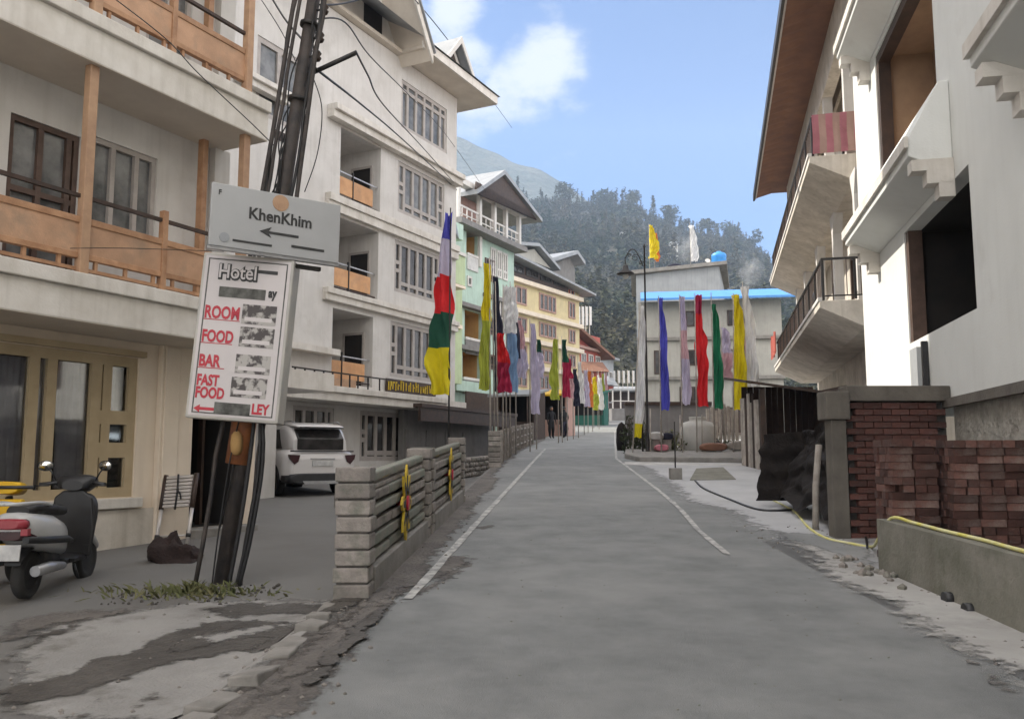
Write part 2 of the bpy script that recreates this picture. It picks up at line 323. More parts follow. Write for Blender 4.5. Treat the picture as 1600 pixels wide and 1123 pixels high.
M['signgrey'] = mat('sign_pale_grey', (.40, .405, .41), (.36, .365, .37), .5, 1.5, .05)
M['signwhite'] = mat('sign_white', (.60, .56, .56), (.56, .52, .52), .5, 2, .05)
M['signbox'] = mat('sign_box_tin', (.40, .39, .37), (.52, .49, .44), .5, 2.5, .1)
M['sred'] = mat('sign_red', (.50, .02, .04), (.42, .02, .04), .5, 8, 0)
M['sblack'] = mat('sign_black', (.02, .02, .02), (.04, .04, .04), .6, 8, 0)
M['sgrey'] = mat('smear_grey', (.05, .05, .045), (.16, .16, .15), .8, 9, 0)
M['photo'] = mat('sign_photo_print', (.42, .40, .38), (.07, .06, .06), .6, 9, 0, contrast=(.45, .55), detail=3)
M['leaf'] = mat('weed_leaf', (.085, .105, .035), (.16, .145, .07), .8, 3, 0, coords='World')
M['floor'] = mat('forest_floor', (.035, .04, .024), (.06, .055, .035), .95, .03, .5, .3, coords='World', bd=.6)
M['tanroom'] = mat('tan_bare_plaster', (.36, .25, .165), (.26, .175, .12), .9, 1.5, .4, 20)
M['bark'] = mat('bark', (.05, .04, .03), (.08, .065, .05), .9, 4, .5)
M['pot'] = mat('white_tank_plastic', (.55, .54, .50), (.45, .44, .41), .7, 2, .1)
M['skin'] = mat('skin', (.28, .15, .09), None, .6, 8, 0)
M['jacket'] = mat('dark_jacket', (.012, .012, .014), None, .9, 8, .2)
M['pinkfab'] = mat('pink_plastic', (.5, .16, .2), None, .7, 6, 0)

def soft(m, lo=.15, hi=.55, ns=6.0):
    c = m.copy(); c.name = m.name+'_feathered'; t = c.node_tree; b = t.nodes['Principled BSDF']; N = t.nodes.new; L = t.links.new
    at = N('ShaderNodeAttribute'); at.attribute_name = 'edge'; g = N('ShaderNodeNewGeometry')
    n = N('ShaderNodeTexNoise'); n.inputs['Scale'].default_value = ns; n.inputs['Detail'].default_value = 9; n.inputs['Roughness'].default_value = .7; L(g.outputs['Position'], n.inputs['Vector'])
    a = N('ShaderNodeMath'); a.operation = 'MULTIPLY_ADD'; L(n.outputs['Fac'], a.inputs[0]); a.inputs[1].default_value = 1.5; a.inputs[2].default_value = -.75
    d = N('ShaderNodeMath'); d.operation = 'ADD'; L(a.outputs[0], d.inputs[0]); L(at.outputs['Fac'], d.inputs[1])
    r = N('ShaderNodeMapRange'); r.interpolation_type = 'SMOOTHSTEP'; r.inputs['From Min'].default_value = lo; r.inputs['From Max'].default_value = hi; L(d.outputs[0], r.inputs['Value'])
    L(r.outputs[0], b.inputs['Alpha']); return c
def set_edge(me, vals):
    a = me.attributes.new('edge', 'FLOAT', 'POINT'); a.data.foreach_set('value', vals)
SOFT = {}
def softm(m, *a):
    k = (m.name,)+a
    if k not in SOFT: SOFT[k] = soft(m, *a)
    return SOFT[k]
# ------------------------------------------------------------------ ground heights
def interp(tab, y):
    if y <= tab[0][0]:
        a, b = tab[0], tab[1]; return a[1]+(y-a[0])*(b[1]-a[1])/(b[0]-a[0])
    for a, b in zip(tab, tab[1:]):
        if y <= b[0]: return a[1]+(y-a[0])*(b[1]-a[1])/(b[0]-a[0])
    a, b = tab[-2], tab[-1]; return b[1]+(y-b[0])*(b[1]-a[1])/(b[0]-a[0])
XF = [(-8, -2.35), (4.6, -1.55), (7.5, -1.33), (15, -.94), (24, -.44), (32, .1), (41, 1.15), (58, 3.1), (90, 6.6), (130, 12.5), (180, 22)]
XR = [(-8, 2.1), (4.5, 2.2), (9.6, 2.38), (11.4, 2.46), (13.8, 2.69), (17, 2.88), (22, 3.1), (27.5, 3.33), (41, 4.9), (58, 6.9), (80, 10.2), (110, 14.8), (130, 18.2), (180, 28)]
def sst(t): t = max(0, min(1, t)); return t*t*(3-2*t)
PROF = [(300, 330), (600, 300), (715, 300), (780, 300), (830, 318), (880, 312), (900, 322), (950, 318), (990, 312), (1020, 336), (1050, 342), (1075, 360), (1100, 364), (1160, 368), (1200, 396), (1230, 430), (1300, 470), (1500, 500)]
def zroad(y): return .055*y if y < 130 else 7.15+.03*(y-130)
def zcourt(y):
    if y < 30: return .035*y
    return .035*y+(.055*y-.035*y)*sst((y-30)/15)
def gz(x, y):
    z = zroad(y)
    if y < 45:
        k = sst((interp(XF, y)-.12-x)/.22)
        z = z+(zcourt(y)-z)*k
    if y > 140:
        px = 800+F*.99*x/y
        e = el(interp(PROF, max(300, min(1500, px))))-.012
        t = min(1, (y-140)/460.)
        zr = 1.6+e*600
        z = zroad(140)+(zr-zroad(140))*(t**1.05)
        if y > 600: z = zr-(y-600)*.35
        z += 9*mnoise.noise(Vector((x*.012, y*.012, 3)))*min(1, (y-140)/80)
    return z
def sheet(name, poly_rows, m, dz, label=None, kind='structure', n=14, feather=None):
    """poly_rows: list of (y, x0, x1); columns subdivided, follows the ground"""
    mb = MB(); vs = []
    for (y, x0, x1) in poly_rows:
        for i in range(n+1):
            x = x0+(x1-x0)*i/n; vs.append((x, y, gz(x, y)+dz))
    fs = [(r*(n+1)+i, r*(n+1)+i+1, (r+1)*(n+1)+i+1, (r+1)*(n+1)+i) for r in range(len(poly_rows)-1) for i in range(n)]
    mb.add(vs, fs, True); o = mb.build(name, softm(m) if feather else m)
    if feather:   # (left, right) feather widths in metres
        ev = []
        for (y, x0, x1) in poly_rows:
            for i in range(n+1):
                x = x0+(x1-x0)*i/n; e = 1.0
                if feather[0]: e = min(e, (x-x0)/feather[0])
                if feather[1]: e = min(e, (x1-x)/feather[1])
                ev.append(max(0, min(1, e)))
        set_edge(o.data, ev)
    return tag(o, label, None, None, kind)
# terrain: one sheet from behind the camera to beyond the wooded ridge
def axis_pts(segs):
    out = []
    for a, b, s in segs:
        v = a
        while v < b-1e-6: out.append(v); v += s
    out.append(segs[-1][1]); return out
def terrain():
    ys = axis_pts([(-60, -8, 8), (-8, 46, .8), (46, 140, 4), (140, 760, 10)])
    vs, fs = [], []
    nx = 90
    for y in ys:
        xf = interp(XF, y) if y < 45 else None
        for i in range(nx+1):
            if y < 140:
                # dense around the kerb line
                t = (i/nx)*2-1; c = interp(XF, y)-.23
                x = c+math.copysign(abs(t)**3.2*300+abs(t)*.9, t)
            else:
                t = (i/nx)*2-1; x = 60+t*340
            vs.append((x, y, gz(x, y)-.012))
    for r in range(len(ys)-1):
        for i in range(nx): a = r*(nx+1)+i; fs.append((a, a+1, a+nx+2, a+nx+1))
    mb = MB(); mb.add(vs, fs, True); o = mb.build('ground', M['ground'], kind='structure'); o.data.materials.append(M['floor'])
    for p in o.data.polygons:
        if p.center.y > 138: p.material_index = 1
    return o
terrain()
rows = lambda y0, y1, s, a, b: [(y, a(y), b(y)) for y in axis_pts([(y0, y1, s)])]
gut = lambda y: interp(XF, y)+.08+(.42 if y < 20 else .2)
# courtyard and pavement on the left, road, right apron
sheet('courtyard', rows(-8, 46, .8, lambda y: -22, lambda y: interp(XF, y)-.36), M['court'], .0)
sheet('court_edge', rows(-8, 46, .4, lambda y: interp(XF, y)-.36, lambda y: interp(XF, y)-.01), M['court'], .001)
sheet('road', rows(-8, 130, .8, lambda y: interp(XF, y)-.02, lambda y: interp(XR, y)+1.3), M['asphalt'], .004)
def apron_left(y):
    if y < 11: return 3.15-.02*(y-5)
    if y < 17: return 3.1-.05*(y-11)+.1*sin(y*2)
    return interp(XR, y)+.12
def wob(y, k): return .28*mnoise.noise(Vector((y*.55, k, 0)))+.12*mnoise.noise(Vector((y*2.3, k, 5)))
sheet('pavement', rows(10.5, 44, .35, lambda y: apron_left(y)+wob(y, 2)*(.3 if y > 17 else 1), lambda y: 16), M['concrete'], .012, n=60, feather=(.9, 0))
sheet('dust_strip', rows(3.6, 10.6, .12, lambda y: 2.75+.035*(y-4)+1.0*wob(y, 9), lambda y: 3.62), M['dust_and_sun'], .016, n=16, feather=(.7, 0))
sheet('gutter', rows(4.2, 44, .2, lambda y: interp(XF, y)-.05, lambda y: gut(y)+.7*wob(y*1.2, 4)), M['gutter'], .010, n=14, feather=(0, .35))
sheet('verge', rows(-8, 10.6, .8, lambda y: 3.0, lambda y: 12), M['concrete'], .004)
sheet('far_road_painted_sun', rows(88, 92, 1, lambda y: interp(XF, y)+.6, lambda y: interp(XR, y)+.4), M['dust_and_sun'], .010)  # band of sunlight across the far road, painted as a pale sheet
def line(name, pts, wd, label):
    mb = MB(); vs = []
    for i, (x, y) in enumerate(pts):
        vs += [(x-wd/2+wob(y*3, 1)*.06, y, gz(x, y)+.013), (x+wd/2+wob(y*3, 7)*.06, y, gz(x, y)+.013)]
    fs = [(2*i, 2*i+1, 2*i+3, 2*i+2) for i in range(len(pts)-1)]
    mb.add(vs, fs); return mb.build(name, M['paint'], label=None, kind='structure')
line('left_edge_line', [(interp([(7.4, -.87), (13, -.42), (19, .07), (25, .55), (34, 1.3), (42, 2.1)], y), y) for y in axis_pts([(7.4, 34, .4)])], .085, '')
line('right_edge_line', [(interp(XR, y)-.03, y) for y in axis_pts([(9.6, 60, .35)])], .075, '')
# irregular patches of damp mud, silt and stains lying on the ground
def patch(name, pts, m, dz=.016, seed=0, rough=.05, feather=.20):
    """closed outline of (x, y) roughened and filled as a fan"""
    out = []
    n = len(pts)
    for i in range(n):
        a = Vector(pts[i]); b = Vector(pts[(i+1) % n]); k = max(2, int((b-a).length/.06))
        for j in range(k):
            p = a.lerp(b, j/k); nn = mnoise.noise(Vector((p.x*4, p.y*4, seed)))*rough*2+mnoise.noise(Vector((p.x*13, p.y*13, seed)))*rough
            out.append(p+Vector((nn, nn*.7)))
    pts2 = [Vector((p.x, p.y)) for p in out]; nb_ = len(pts2)
    x0 = min(p.x for p in pts2); x1 = max(p.x for p in pts2); y0 = min(p.y for p in pts2); y1 = max(p.y for p in pts2)
    st_ = max(.03, min(.10, (x1-x0)/12, (y1-y0)/5)); X = x0
    def dist(q): return min((q-p).length for p in pts2[::2])
    grid = []
    while X < x1:
        Y = y0
        while Y < y1: grid.append(Vector((X+.01*sin(Y*90), Y+.01*sin(X*70)))); Y += st_
        X += st_
    from mathutils.geometry import delaunay_2d_cdt
    V, Ed, Fc, *_r = delaunay_2d_cdt(pts2+grid, [], [list(range(nb_))], 1, 1e-5)
    fw = feather
    me = bpy.data.meshes.new(name); me.from_pydata([(v.x, v.y, gz(v.x, v.y)+dz) for v in V], [], [tuple(f) for f in Fc]); me.materials.append(softm(m))
    bm = bmesh.new(); bm.from_mesh(me)
    bmesh.ops.delete(bm, geom=[v for v in bm.verts if not v.link_faces], context='VERTS')
    for f in bm.faces:
        if f.normal.z < 0: f.normal_flip()
    bm.to_mesh(me); ev = [min(1, dist(Vector((v.co.x, v.co.y)))/fw) for v in bm.verts]; bm.free(); set_edge(me, ev)
    return tag(ins_mesh(name, me), None, None, None, 'structure')
def G(px, py, g=.055):
    d = pixdir(px, py); t = EYE/(g*d.y-d.z); return (d.x*t, d.y*t)
GP = lambda L, g=.045: [G(px, py, g) for px, py in L]
patch('silt_patch', GP([(0, 1123), (0, 1010), (60, 965), (170, 945), (300, 925), (420, 920), (560, 925), (600, 935), (545, 985), (470, 1040), (400, 1090), (345, 1123)]), M['silt'], .010, 3, .05, .35)
patch('mud_band', GP([(0, 1075), (0, 1040), (40, 1055), (110, 1035), (190, 1005), (230, 985), (320, 960), (390, 955), (470, 960), (520, 945), (585, 938), (560, 965), (500, 975), (420, 1000), (330, 1015), (240, 1035), (130, 1075), (60, 1085), (0, 1105)]), M['mud'], .018, 1, .06)
patch('mud_band', GP([(0, 1030), (0, 1010), (45, 985), (80, 972), (150, 955), (85, 985), (40, 1010)]), M['mud'], .018, 5, .04)
patch('mud_stripe', GP([(250, 1000), (330, 975), (430, 962), (520, 958), (575, 948), (540, 968), (470, 985), (420, 1010), (380, 1005), (430, 985), (350, 990), (280, 1010)]), M['mud'], .020, 21, .05, .12)
patch('damp_patch', GP([(300, 940), (380, 925), (480, 930), (560, 925), (590, 932), (540, 948), (440, 950), (360, 955)]), M['mud'], .014, 22, .06, .3)
patch('damp_patch', GP([(0, 960), (60, 945), (130, 940), (220, 935), (200, 950), (100, 965), (30, 990), (0, 1000)]), M['gutter'], .014, 23, .06, .3)
patch('mud_stripe', GP([(470, 1075), (510, 1030), (550, 990), (600, 950), (610, 955), (570, 1000), (530, 1040), (485, 1085)], .053), M['mud'], .030, 24, .03, .06)
patch('mud_spot', GP([(205, 1090), (235, 1070), (265, 1066), (250, 1080), (215, 1098)]), M['mud'], .018, 6, .02)
patch('mud_spot', GP([(335, 1045), (360, 1035), (378, 1033), (370, 1042), (345, 1050)]), M['mud'], .018, 7, .02)
patch('crack_line', GP([(70, 1123), (130, 1100), (170, 1070), (190, 1058), (185, 1064), (150, 1100), (110, 1123)]), M['mud'], .018, 8, .015)
patch('mud_stripe', GP([(300, 985), (400, 968), (500, 955), (540, 950), (530, 956), (440, 972), (330, 995)]), M['silt'], .022, 9, .03)
patch('road_stain', GP([(640, 930), (672, 905), (700, 888), (745, 868), (738, 882), (715, 905), (690, 915), (655, 933)], .055), M['gutter'], .010, 11, .04)
patch('road_stain', GP([(655, 905), (690, 872), (735, 866), (740, 880), (700, 900), (660, 915)], .055), M['gutter'], .0105, 12, .03)
patch('road_stain', GP([(730, 826), (760, 820), (778, 822), (760, 828)], .055), M['gutter'], .010, 13, .02)
patch('gutter_silt', GP([(345, 1123), (420, 1065), (470, 1020), (520, 980), (600, 935), (640, 900), (645, 925), (560, 1000), (480, 1060), (400, 1118), (395, 1123)], .053), M['gutter'], .020, 14, .05)
patch('damp_patch', GP([(1210, 830), (1290, 838), (1365, 862), (1370, 888), (1330, 880), (1270, 858), (1215, 842)], .055), M['asphalt'], .017, 15, .05)
patch('dust_stain', GP([(1480, 1008), (1500, 1005), (1512, 1018), (1495, 1020)], .055), M['gutter'], .014, 16, .02)
patch('dust_stain', GP([(1500, 1025), (1540, 1045), (1590, 1080), (1600, 1095), (1570, 1080), (1520, 1050)], .055), M['gutter'], .014, 17, .03)
patch('road_spot', GP([(948, 1034), (956, 1033), (957, 1038), (950, 1039)], .055), M['black'], .010, 18, .004)
for (px, py) in [(880, 655), ]: pass
# small stones and crumbs of mortar
def debris(name, areas, n, r0, r1, m, kind='stuff', seed=1):
    rd = random.Random(seed); mb = MB()
    for k in range(n):
        x0, x1, y0, y1 = areas[k % len(areas)]; x = rd.uniform(x0, x1); y = rd.uniform(y0, y1); r = rd.uniform(r0, r1)**1.0; z = gz(x, y)+r*.3
        vs = [Vector((x+rd.uniform(.6, 1)*r*cos(a)*cos(b), y+rd.uniform(.6, 1)*r*sin(a)*cos(b), z+r*.7*sin(b))) for b in (-.7, .5) for a in (0, 1.5, 3.1, 4.6)]+[Vector((x, y, z+r*.8))]
        mb.add(vs, [(0,1,5,4),(1,2,6,5),(2,3,7,6),(3,0,4,7),(4,5,8),(5,6,8),(6,7,8),(7,4,8)])
    return mb.build(name, m, kind=kind)
debris('gravel', [(-3.2, -1.2, 4.6, 8.0), (-1.5, -.6, 7.5, 16), (3.0, 3.6, 5, 9), (2.9, 4.4, 9.5, 12), (-1.7, -.9, 4.6, 8)], 420, .006, .026, M['stone'])
debris('road_grit', [(-.6, 2.3, 4.2, 12), (-.9, .2, 5, 16), (1.6, 3.0, 4.5, 14)], 260, .003, .012, M['stone_g'], seed=8)
debris('rubble_crumbs', [(3.3, 3.62, 7.5, 9.3), (6.0, 8.5, 20, 22)], 60, .02, .07, M['stone'], seed=5)

KS_ = empty('kerb', (0, 0, 0)); KS_['kind'] = 'structure'
rdk = random.Random(31); yk = 3.7
while yk < 7.2:
    L2 = rdk.uniform(.18, .42); xk = interp(XF, yk)-.06+rdk.uniform(-.03, .03)
    MB().prism([(-.09, -L2/2), (.07+rdk.uniform(-.03, .03), -L2/2+rdk.uniform(0, .05)), (.09, L2/2-rdk.uniform(0, .06)), (-.07, L2/2)], -.05, .045+rdk.uniform(-.02, .02), 'z').build('kerb_stone', M['kerb'], KS_, (xk, yk, gz(xk+.15, yk)-.01), (rdk.gauss(0, .06), rdk.gauss(0, .08), rdk.gauss(0, .09)-.05), bevel=.012)
    yk += L2+rdk.uniform(.02, .12)
# ------------------------------------------------------------------ hillside beyond the village
def far_mountain():
    prof = [(300, 120), (560, 170), (715, 222), (760, 242), (800, 258), (850, 274), (880, 292), (930, 325), (1100, 400), (1300, 430), (1600, 440)]
    vs, fs = [], []; nx, ny = 120, 26
    for j in range(ny+1):
        t = j/ny; y = 750+t*330
        for i in range(nx+1):
            px = 250+1400*i/nx; x = (px-800)/(F*.99)*y
            e = el(interp(prof, px))
            z = 20+(1.6+e*1080-20)*(t**.9)+(28*mnoise.noise(Vector((x*.006, y*.006, 1)))+10*mnoise.noise(Vector((x*.03, y*.03, 1))))*t*(1-.6*t)
            vs.append((x, y, z))
    for j in range(ny):
        for i in range(nx): a = j*(nx+1)+i; fs.append((a, a+1, a+nx+2, a+nx+1))
    b = len(vs)
    mb = MB(); mb.add(vs, fs, True)
    return mb.build('far_mountain', mat('far_mountain_forest', (.045, .06, .04), (.08, .085, .06), .95, .03, .8, .12, coords='World', bd=8), kind='structure')
far_mountain()
def foliage_mat(name, c, c2, c3):
    m = mat(name, c, c2, .9, .028, 0, coords='World', detail=5, contrast=(.38, .62))
    t = m.node_tree; b = t.nodes['Principled BSDF']; src = b.inputs['Base Color'].links[0].from_socket
    g = t.nodes.new('ShaderNodeNewGeometry'); mp = t.nodes.new('ShaderNodeMapRange'); mp.inputs['To Min'].default_value = .68; mp.inputs['To Max'].default_value = 1.38
    t.links.new(g.outputs['Random Per Island'], mp.inputs['Value'])
    hs = t.nodes.new('ShaderNodeHueSaturation'); t.links.new(src, hs.inputs['Color']); t.links.new(mp.outputs[0], hs.inputs['Value']); t.links.new(hs.outputs[0], b.inputs['Base Color'])
    b.inputs['Specular IOR Level'].default_value = .15
    return m
M['forest'] = foliage_mat('forest_foliage', (.022, .038, .018), (.078, .070, .042), None)
M['crown'] = foliage_mat('crown_foliage', (.035, .050, .028), (.060, .066, .038), None)
def tree_verts(rd, h, r, kind, nclump, size):
    """leaf clump triangles filling an uneven crown; returns verts (n*3,3)"""
    out = []
    lobes = [(rd.uniform(-.45, .45)*r, rd.uniform(-.45, .45)*r, h*rd.uniform(.45, .85), r*rd.uniform(.45, .7)) for _ in range(5)]
    for k in range(nclump):
        if kind == 'fir':
            t = rd.random()**.8; rr = r*(1-t)**.8*rd.uniform(.3, 1.0)*(.75+.25*sin(t*40)); a = rd.uniform(0, 2*pi)
            c = Vector((rr*cos(a), rr*sin(a), h*(.12+.88*t)))
        else:
            lx, ly, lz, lr = lobes[k % 5]
            d = Vector((rd.gauss(0, 1), rd.gauss(0, 1), rd.gauss(0, 1))).normalized()*lr*rd.uniform(.6, 1.05)
            d.z *= .8; c = Vector((lx, ly, lz))+d
        s = size*rd.uniform(.6, 1.4)
        for q in range(3):
            out.append(c+Vector((rd.gauss(0, 1), rd.gauss(0, 1), rd.gauss(0, .7)))*s*.6)
    return np.array([tuple(v) for v in out])
def forest():
    rd = random.Random(11)
    protos = [tree_verts(rd, rd.uniform(8, 12), rd.uniform(3.0, 4.6), 'broad', 120, 1.15) for _ in range(6)]+[tree_verts(rd, rd.uniform(14, 19), 2.9, 'fir', 130, 1.0) for _ in range(3)]
    chunks = []
    y = 150.
    while y < 612:
        step = 4.3+y*.0040
        x0 = (690-800)/1336*y-8; x1 = (1255-800)/1336*y+10
        x = x0
        while x < x1:
            xx = x+rd.uniform(-.6, .6)*step; yy = y+rd.uniform(-.6, .6)*step
            dens = mnoise.noise(Vector((xx*.02, yy*.02, 8)))
            if dens > (-.8 if yy < 430 else -.5):
                p = protos[rd.randrange(6, 9) if rd.random() < .34+.3*dens else rd.randrange(6)]
                s = rd.uniform(.5, .98); a = rd.uniform(0, 6.28); ca, sa = cos(a)*s, sin(a)*s
                v = p.copy(); X = v[:, 0]*ca-v[:, 1]*sa+xx; Y = v[:, 0]*sa+v[:, 1]*ca+yy; Z = v[:, 2]*s+gz(xx, min(yy, 600))-1
                chunks.append(np.stack([X, Y, Z], 1))
            x += step
        y += step*.85
    V = np.concatenate(chunks).astype(np.float32); n = len(V)//3
    me = bpy.data.meshes.new('forest'); me.vertices.add(len(V)); me.vertices.foreach_set('co', V.ravel())
    me.loops.add(n*3); me.loops.foreach_set('vertex_index', np.arange(n*3, dtype=np.int32))
    me.polygons.add(n); me.polygons.foreach_set('loop_start', np.arange(0, n*3, 3, dtype=np.int32)); me.polygons.foreach_set('loop_total', np.full(n, 3, dtype=np.int32))
    me.update(calc_edges=True); me.materials.append(M['forest'])
    o = ins_mesh('forest', me); tag(o, 'grey green wooded hillside rising beyond the end of the street', None, None, 'stuff'); print('forest tris', n)
forest()
def ridge_tree(px, top, wpx, kind, Y, label):
    x = (px-800)/1336*Y; base = gz(x, Y); ztop = EYE+el(top)*Y; h = max(9, ztop-base); r = wpx/F*Y/2
    rd = random.Random(int(px)); root = empty('fir_tree' if kind == 'fir' else 'broadleaf_tree', (x, Y, base), 0, label, 'tree', 'trees standing out on the ridge')
    MB().tube([(0, 0, -1), (0, 0, h*.35), (r*.1, 0, h*.9)], [r*.12, r*.09, r*.02], 7).build('trunk', M['bark'], root)
    v = tree_verts(rd, h, r, kind, 700, r*.17); mb = MB(); mb.add([tuple(q) for q in v], [(3*i, 3*i+1, 3*i+2) for i in range(len(v)//3)])
    me = bpy.data.meshes.new('crown'); me.from_pydata(mb.v, [], mb.f); me.materials.append(M['crown']); ins_mesh('crown', me, root)
for a in [(809, 276, 20, 'fir', 560, 'pointed dark conifer standing alone at the misty left end of the ridge'),
          (884, 283, 34, 'broad', 540, 'tall gappy broadleaf tree proud of the ridge left of its middle'),
          (848, 300, 14, 'fir', 560, 'small pointed conifer between the lone left conifer and the tall gappy tree'),
          (952, 296, 44, 'broad', 570, 'wide dense tree on the crest above the lamp post'),
          (990, 296, 30, 'broad', 570, 'round tree at the right end of the flat crest'),
          (1024, 306, 22, 'fir', 560, 'pointed conifer standing in the dip right of the crest'),
          (1050, 322, 34, 'broad', 565, 'round brownish tree just right of the pointed conifer in the dip'),
          (1076, 338, 18, 'broad', 565, 'small round tree at the foot of the dip in the ridge'),
          (1112, 340, 34, 'broad', 560, 'dark round tree above the white roof banner'),
          (1148, 340, 36, 'broad', 560, 'pale green round tree above the blue water tank'),
          (1180, 358, 30, 'broad', 560, 'tree on the falling ridge nearest the brown eaves')]: ridge_tree(*a)
# pale village houses showing as specks on the hillside
def hill_house(px, py, Y, wd, label):
    x = (px-800)/1336*Y; z = EYE+el(py)*Y
    r = empty('hill_house', (x, Y, z), .3, label, 'house', 'pale houses among the hillside trees')
    wl = bx(-wd/2, wd/2, -2, 2, -6, 2.2).build('wall', M['white'], r)
    MB().prism([(-wd/2-.5, 2.2), (wd/2+.5, 2.2), (0, 4)], -2.4, 2.4).build('roof', M['tin'], r)
    for k in (-1, 1): bx(k*wd*.25-.5, k*wd*.25+.5, -2.06, -2.0, .2, 1.5).build('window', M['glass'], r)
hill_house(980, 372, 420, 6.5, 'small pale house among the trees left of the yellow roof flag')
hill_house(1052, 390, 400, 4.5, 'tiny pale hut among the trees right of the yellow roof flag')

# ------------------------------------------------------------------ facade frames
class Facade:
    def __init__(s, name, ox, oy, az, sg, label, cat='building', group=None):
        s.az = radians(az); s.sg = sg; s.o = (ox, oy)
        s.d = (sin(s.az), cos(s.az)); s.n = (cos(s.az)*sg, -sin(s.az)*sg)
        s.root = empty(name, (ox, oy, 0), pi/2-s.az, label, cat, group)
        s.k = -1 if sg > 0 else 1       # local y = k * outward
    def hit(s, px, py, off=0):
        d = pixdir(px, py); t = (s.o[0]*s.n[0]+s.o[1]*s.n[1]+off)/(d.x*s.n[0]+d.y*s.n[1])
        X, Y = d.x*t, d.y*t
        return ((X-s.o[0])*s.d[0]+(Y-s.o[1])*s.d[1], EYE+d.z*t)
    def box(s, s0, s1, o0, o1, z0, z1, mb=None):
        return (mb or MB()).box(s0, s1, s.k*o0, s.k*o1, z0, z1)
    def world(s, a, off): return (s.o[0]+s.d[0]*a+s.n[0]*off, s.o[1]+s.d[1]*a+s.n[1]*off)
    def wall(s, name, s0, s1, z0, z1, holes, m, off=0, th=.2, parent=None):
        """wall sheet with real openings and reveals; holes: (s0, s1, z0, z1)"""
        xs = sorted({s0, s1} | {v for h in holes for v in h[:2] if s0 < v < s1}); zs = sorted({z0, z1} | {v for h in holes for v in h[2:] if z0 < v < z1})
        fill = [[not any(h[0]-1e-6 <= (xs[i]+xs[i+1])/2 <= h[1]+1e-6 and h[2]-1e-6 <= (zs[j]+zs[j+1])/2 <= h[3]+1e-6 for h in holes) for j in range(len(zs)-1)] for i in range(len(xs)-1)]
        mb = MB(); yf = s.k*off; yb = s.k*(off-th)
        def fl(i, j): return 0 <= i < len(xs)-1 and 0 <= j < len(zs)-1 and fill[i][j]
        for i in range(len(xs)-1):
            for j in range(len(zs)-1):
                if not fill[i][j]: continue
                a, b, c, d = xs[i], xs[i+1], zs[j], zs[j+1]
                mb.add([(a, yf, c), (b, yf, c), (b, yf, d), (a, yf, d)], [(0, 1, 2, 3)]); mb.add([(a, yb, c), (b, yb, c), (b, yb, d), (a, yb, d)], [(3, 2, 1, 0)])
                if not fl(i-1, j): mb.add([(a, yf, c), (a, yb, c), (a, yb, d), (a, yf, d)], [(0, 1, 2, 3)])
                if not fl(i+1, j): mb.add([(b, yf, c), (b, yb, c), (b, yb, d), (b, yf, d)], [(3, 2, 1, 0)])
                if not fl(i, j-1): mb.add([(a, yf, c), (b, yf, c), (b, yb, c), (a, yb, c)], [(3, 2, 1, 0)])
                if not fl(i, j+1): mb.add([(a, yf, d), (b, yf, d), (b, yb, d), (a, yb, d)], [(0, 1, 2, 3)])
        me = bpy.data.meshes.new(name); me.from_pydata(mb.v, [], mb.f); me.materials.append(m)
        bm = bmesh.new(); bm.from_mesh(me); bmesh.ops.remove_doubles(bm, verts=bm.verts, dist=1e-5); bmesh.ops.recalc_face_normals(bm, faces=bm.faces); bm.to_mesh(me); bm.free()
        return ins_mesh(name, me, parent or s.root)
    def recess(s, s0, s1, z0, z1, depth, m, off=0):
        """inner walls, floor and ceiling of a balcony or room behind an opening"""
        y0 = s.k*(off-.2); y1 = s.k*(off-depth); e = .004; a, b, c, d = s0+e, s1-e, z0+e, z1-e
        mb = MB(); V = [(a, y0, c), (b, y0, c), (b, y1, c), (a, y1, c), (a, y0, d), (b, y0, d), (b, y1, d), (a, y1, d)]
        mb.add(V, [(0, 1, 2, 3), (4, 7, 6, 5), (1, 5, 6, 2), (2, 6, 7, 3), (3, 7, 4, 0)])
        me = bpy.data.meshes.new('recess'); me.from_pydata(mb.v, [], mb.f); me.materials.append(m); return ins_mesh('recess', me, s.root)
    def window(s, s0, s1, z0, z1, off, frame, glass, cols, rows_=(), bw=.07, side=False, name='window', depth=.09, pane='pane'):
        """cols: list of relative widths; rows_: relative z splits for all columns; side: small squares in the end columns"""
        mb = MB(); tot = sum(cols); W = s1-s0; H = z1-z0; n = len(cols)
        xs = [s0]; a = s0
        for c in cols: a += W*c/tot; xs.append(a)
        panes = []
        s.box(s0, s1, off-depth, off, z1-bw, z1, mb); s.box(s0, s1, off-depth, off, z0, z0+bw, mb)
        for i, x in enumerate(xs):
            x0 = x if i == 0 else x-bw/2 if i < n else x-bw; x1 = x0+bw
            s.box(x0, x1, off-depth, off, z0+bw, z1-bw, mb)
        for i in range(n):
            xa = xs[i]+(bw if i == 0 else bw/2); xb = xs[i+1]-(bw if i == n-1 else bw/2)
            cuts = sorted(rows_) if not (side and i in (0, n-1)) else [.42, .58]
            zz = [z0+bw]+[z0+H*c for c in cuts]+[z1-bw]
            for c in cuts: s.box(xa, xb, off-depth, off-.003, z0+H*c-bw/2, z0+H*c+bw/2, mb)
            for j in range(len(zz)-1): panes.append((xa, xb, zz[j]+(bw/2 if j else 0), zz[j+1]-(bw/2 if j < len(zz)-2 else 0)))
        f = mb.build(name, frame, s.root)
        for p in panes: s.box(p[0], p[1], off-depth*.75, off-depth*.6, p[2], p[3]).build(pane, glass, f)
        return f

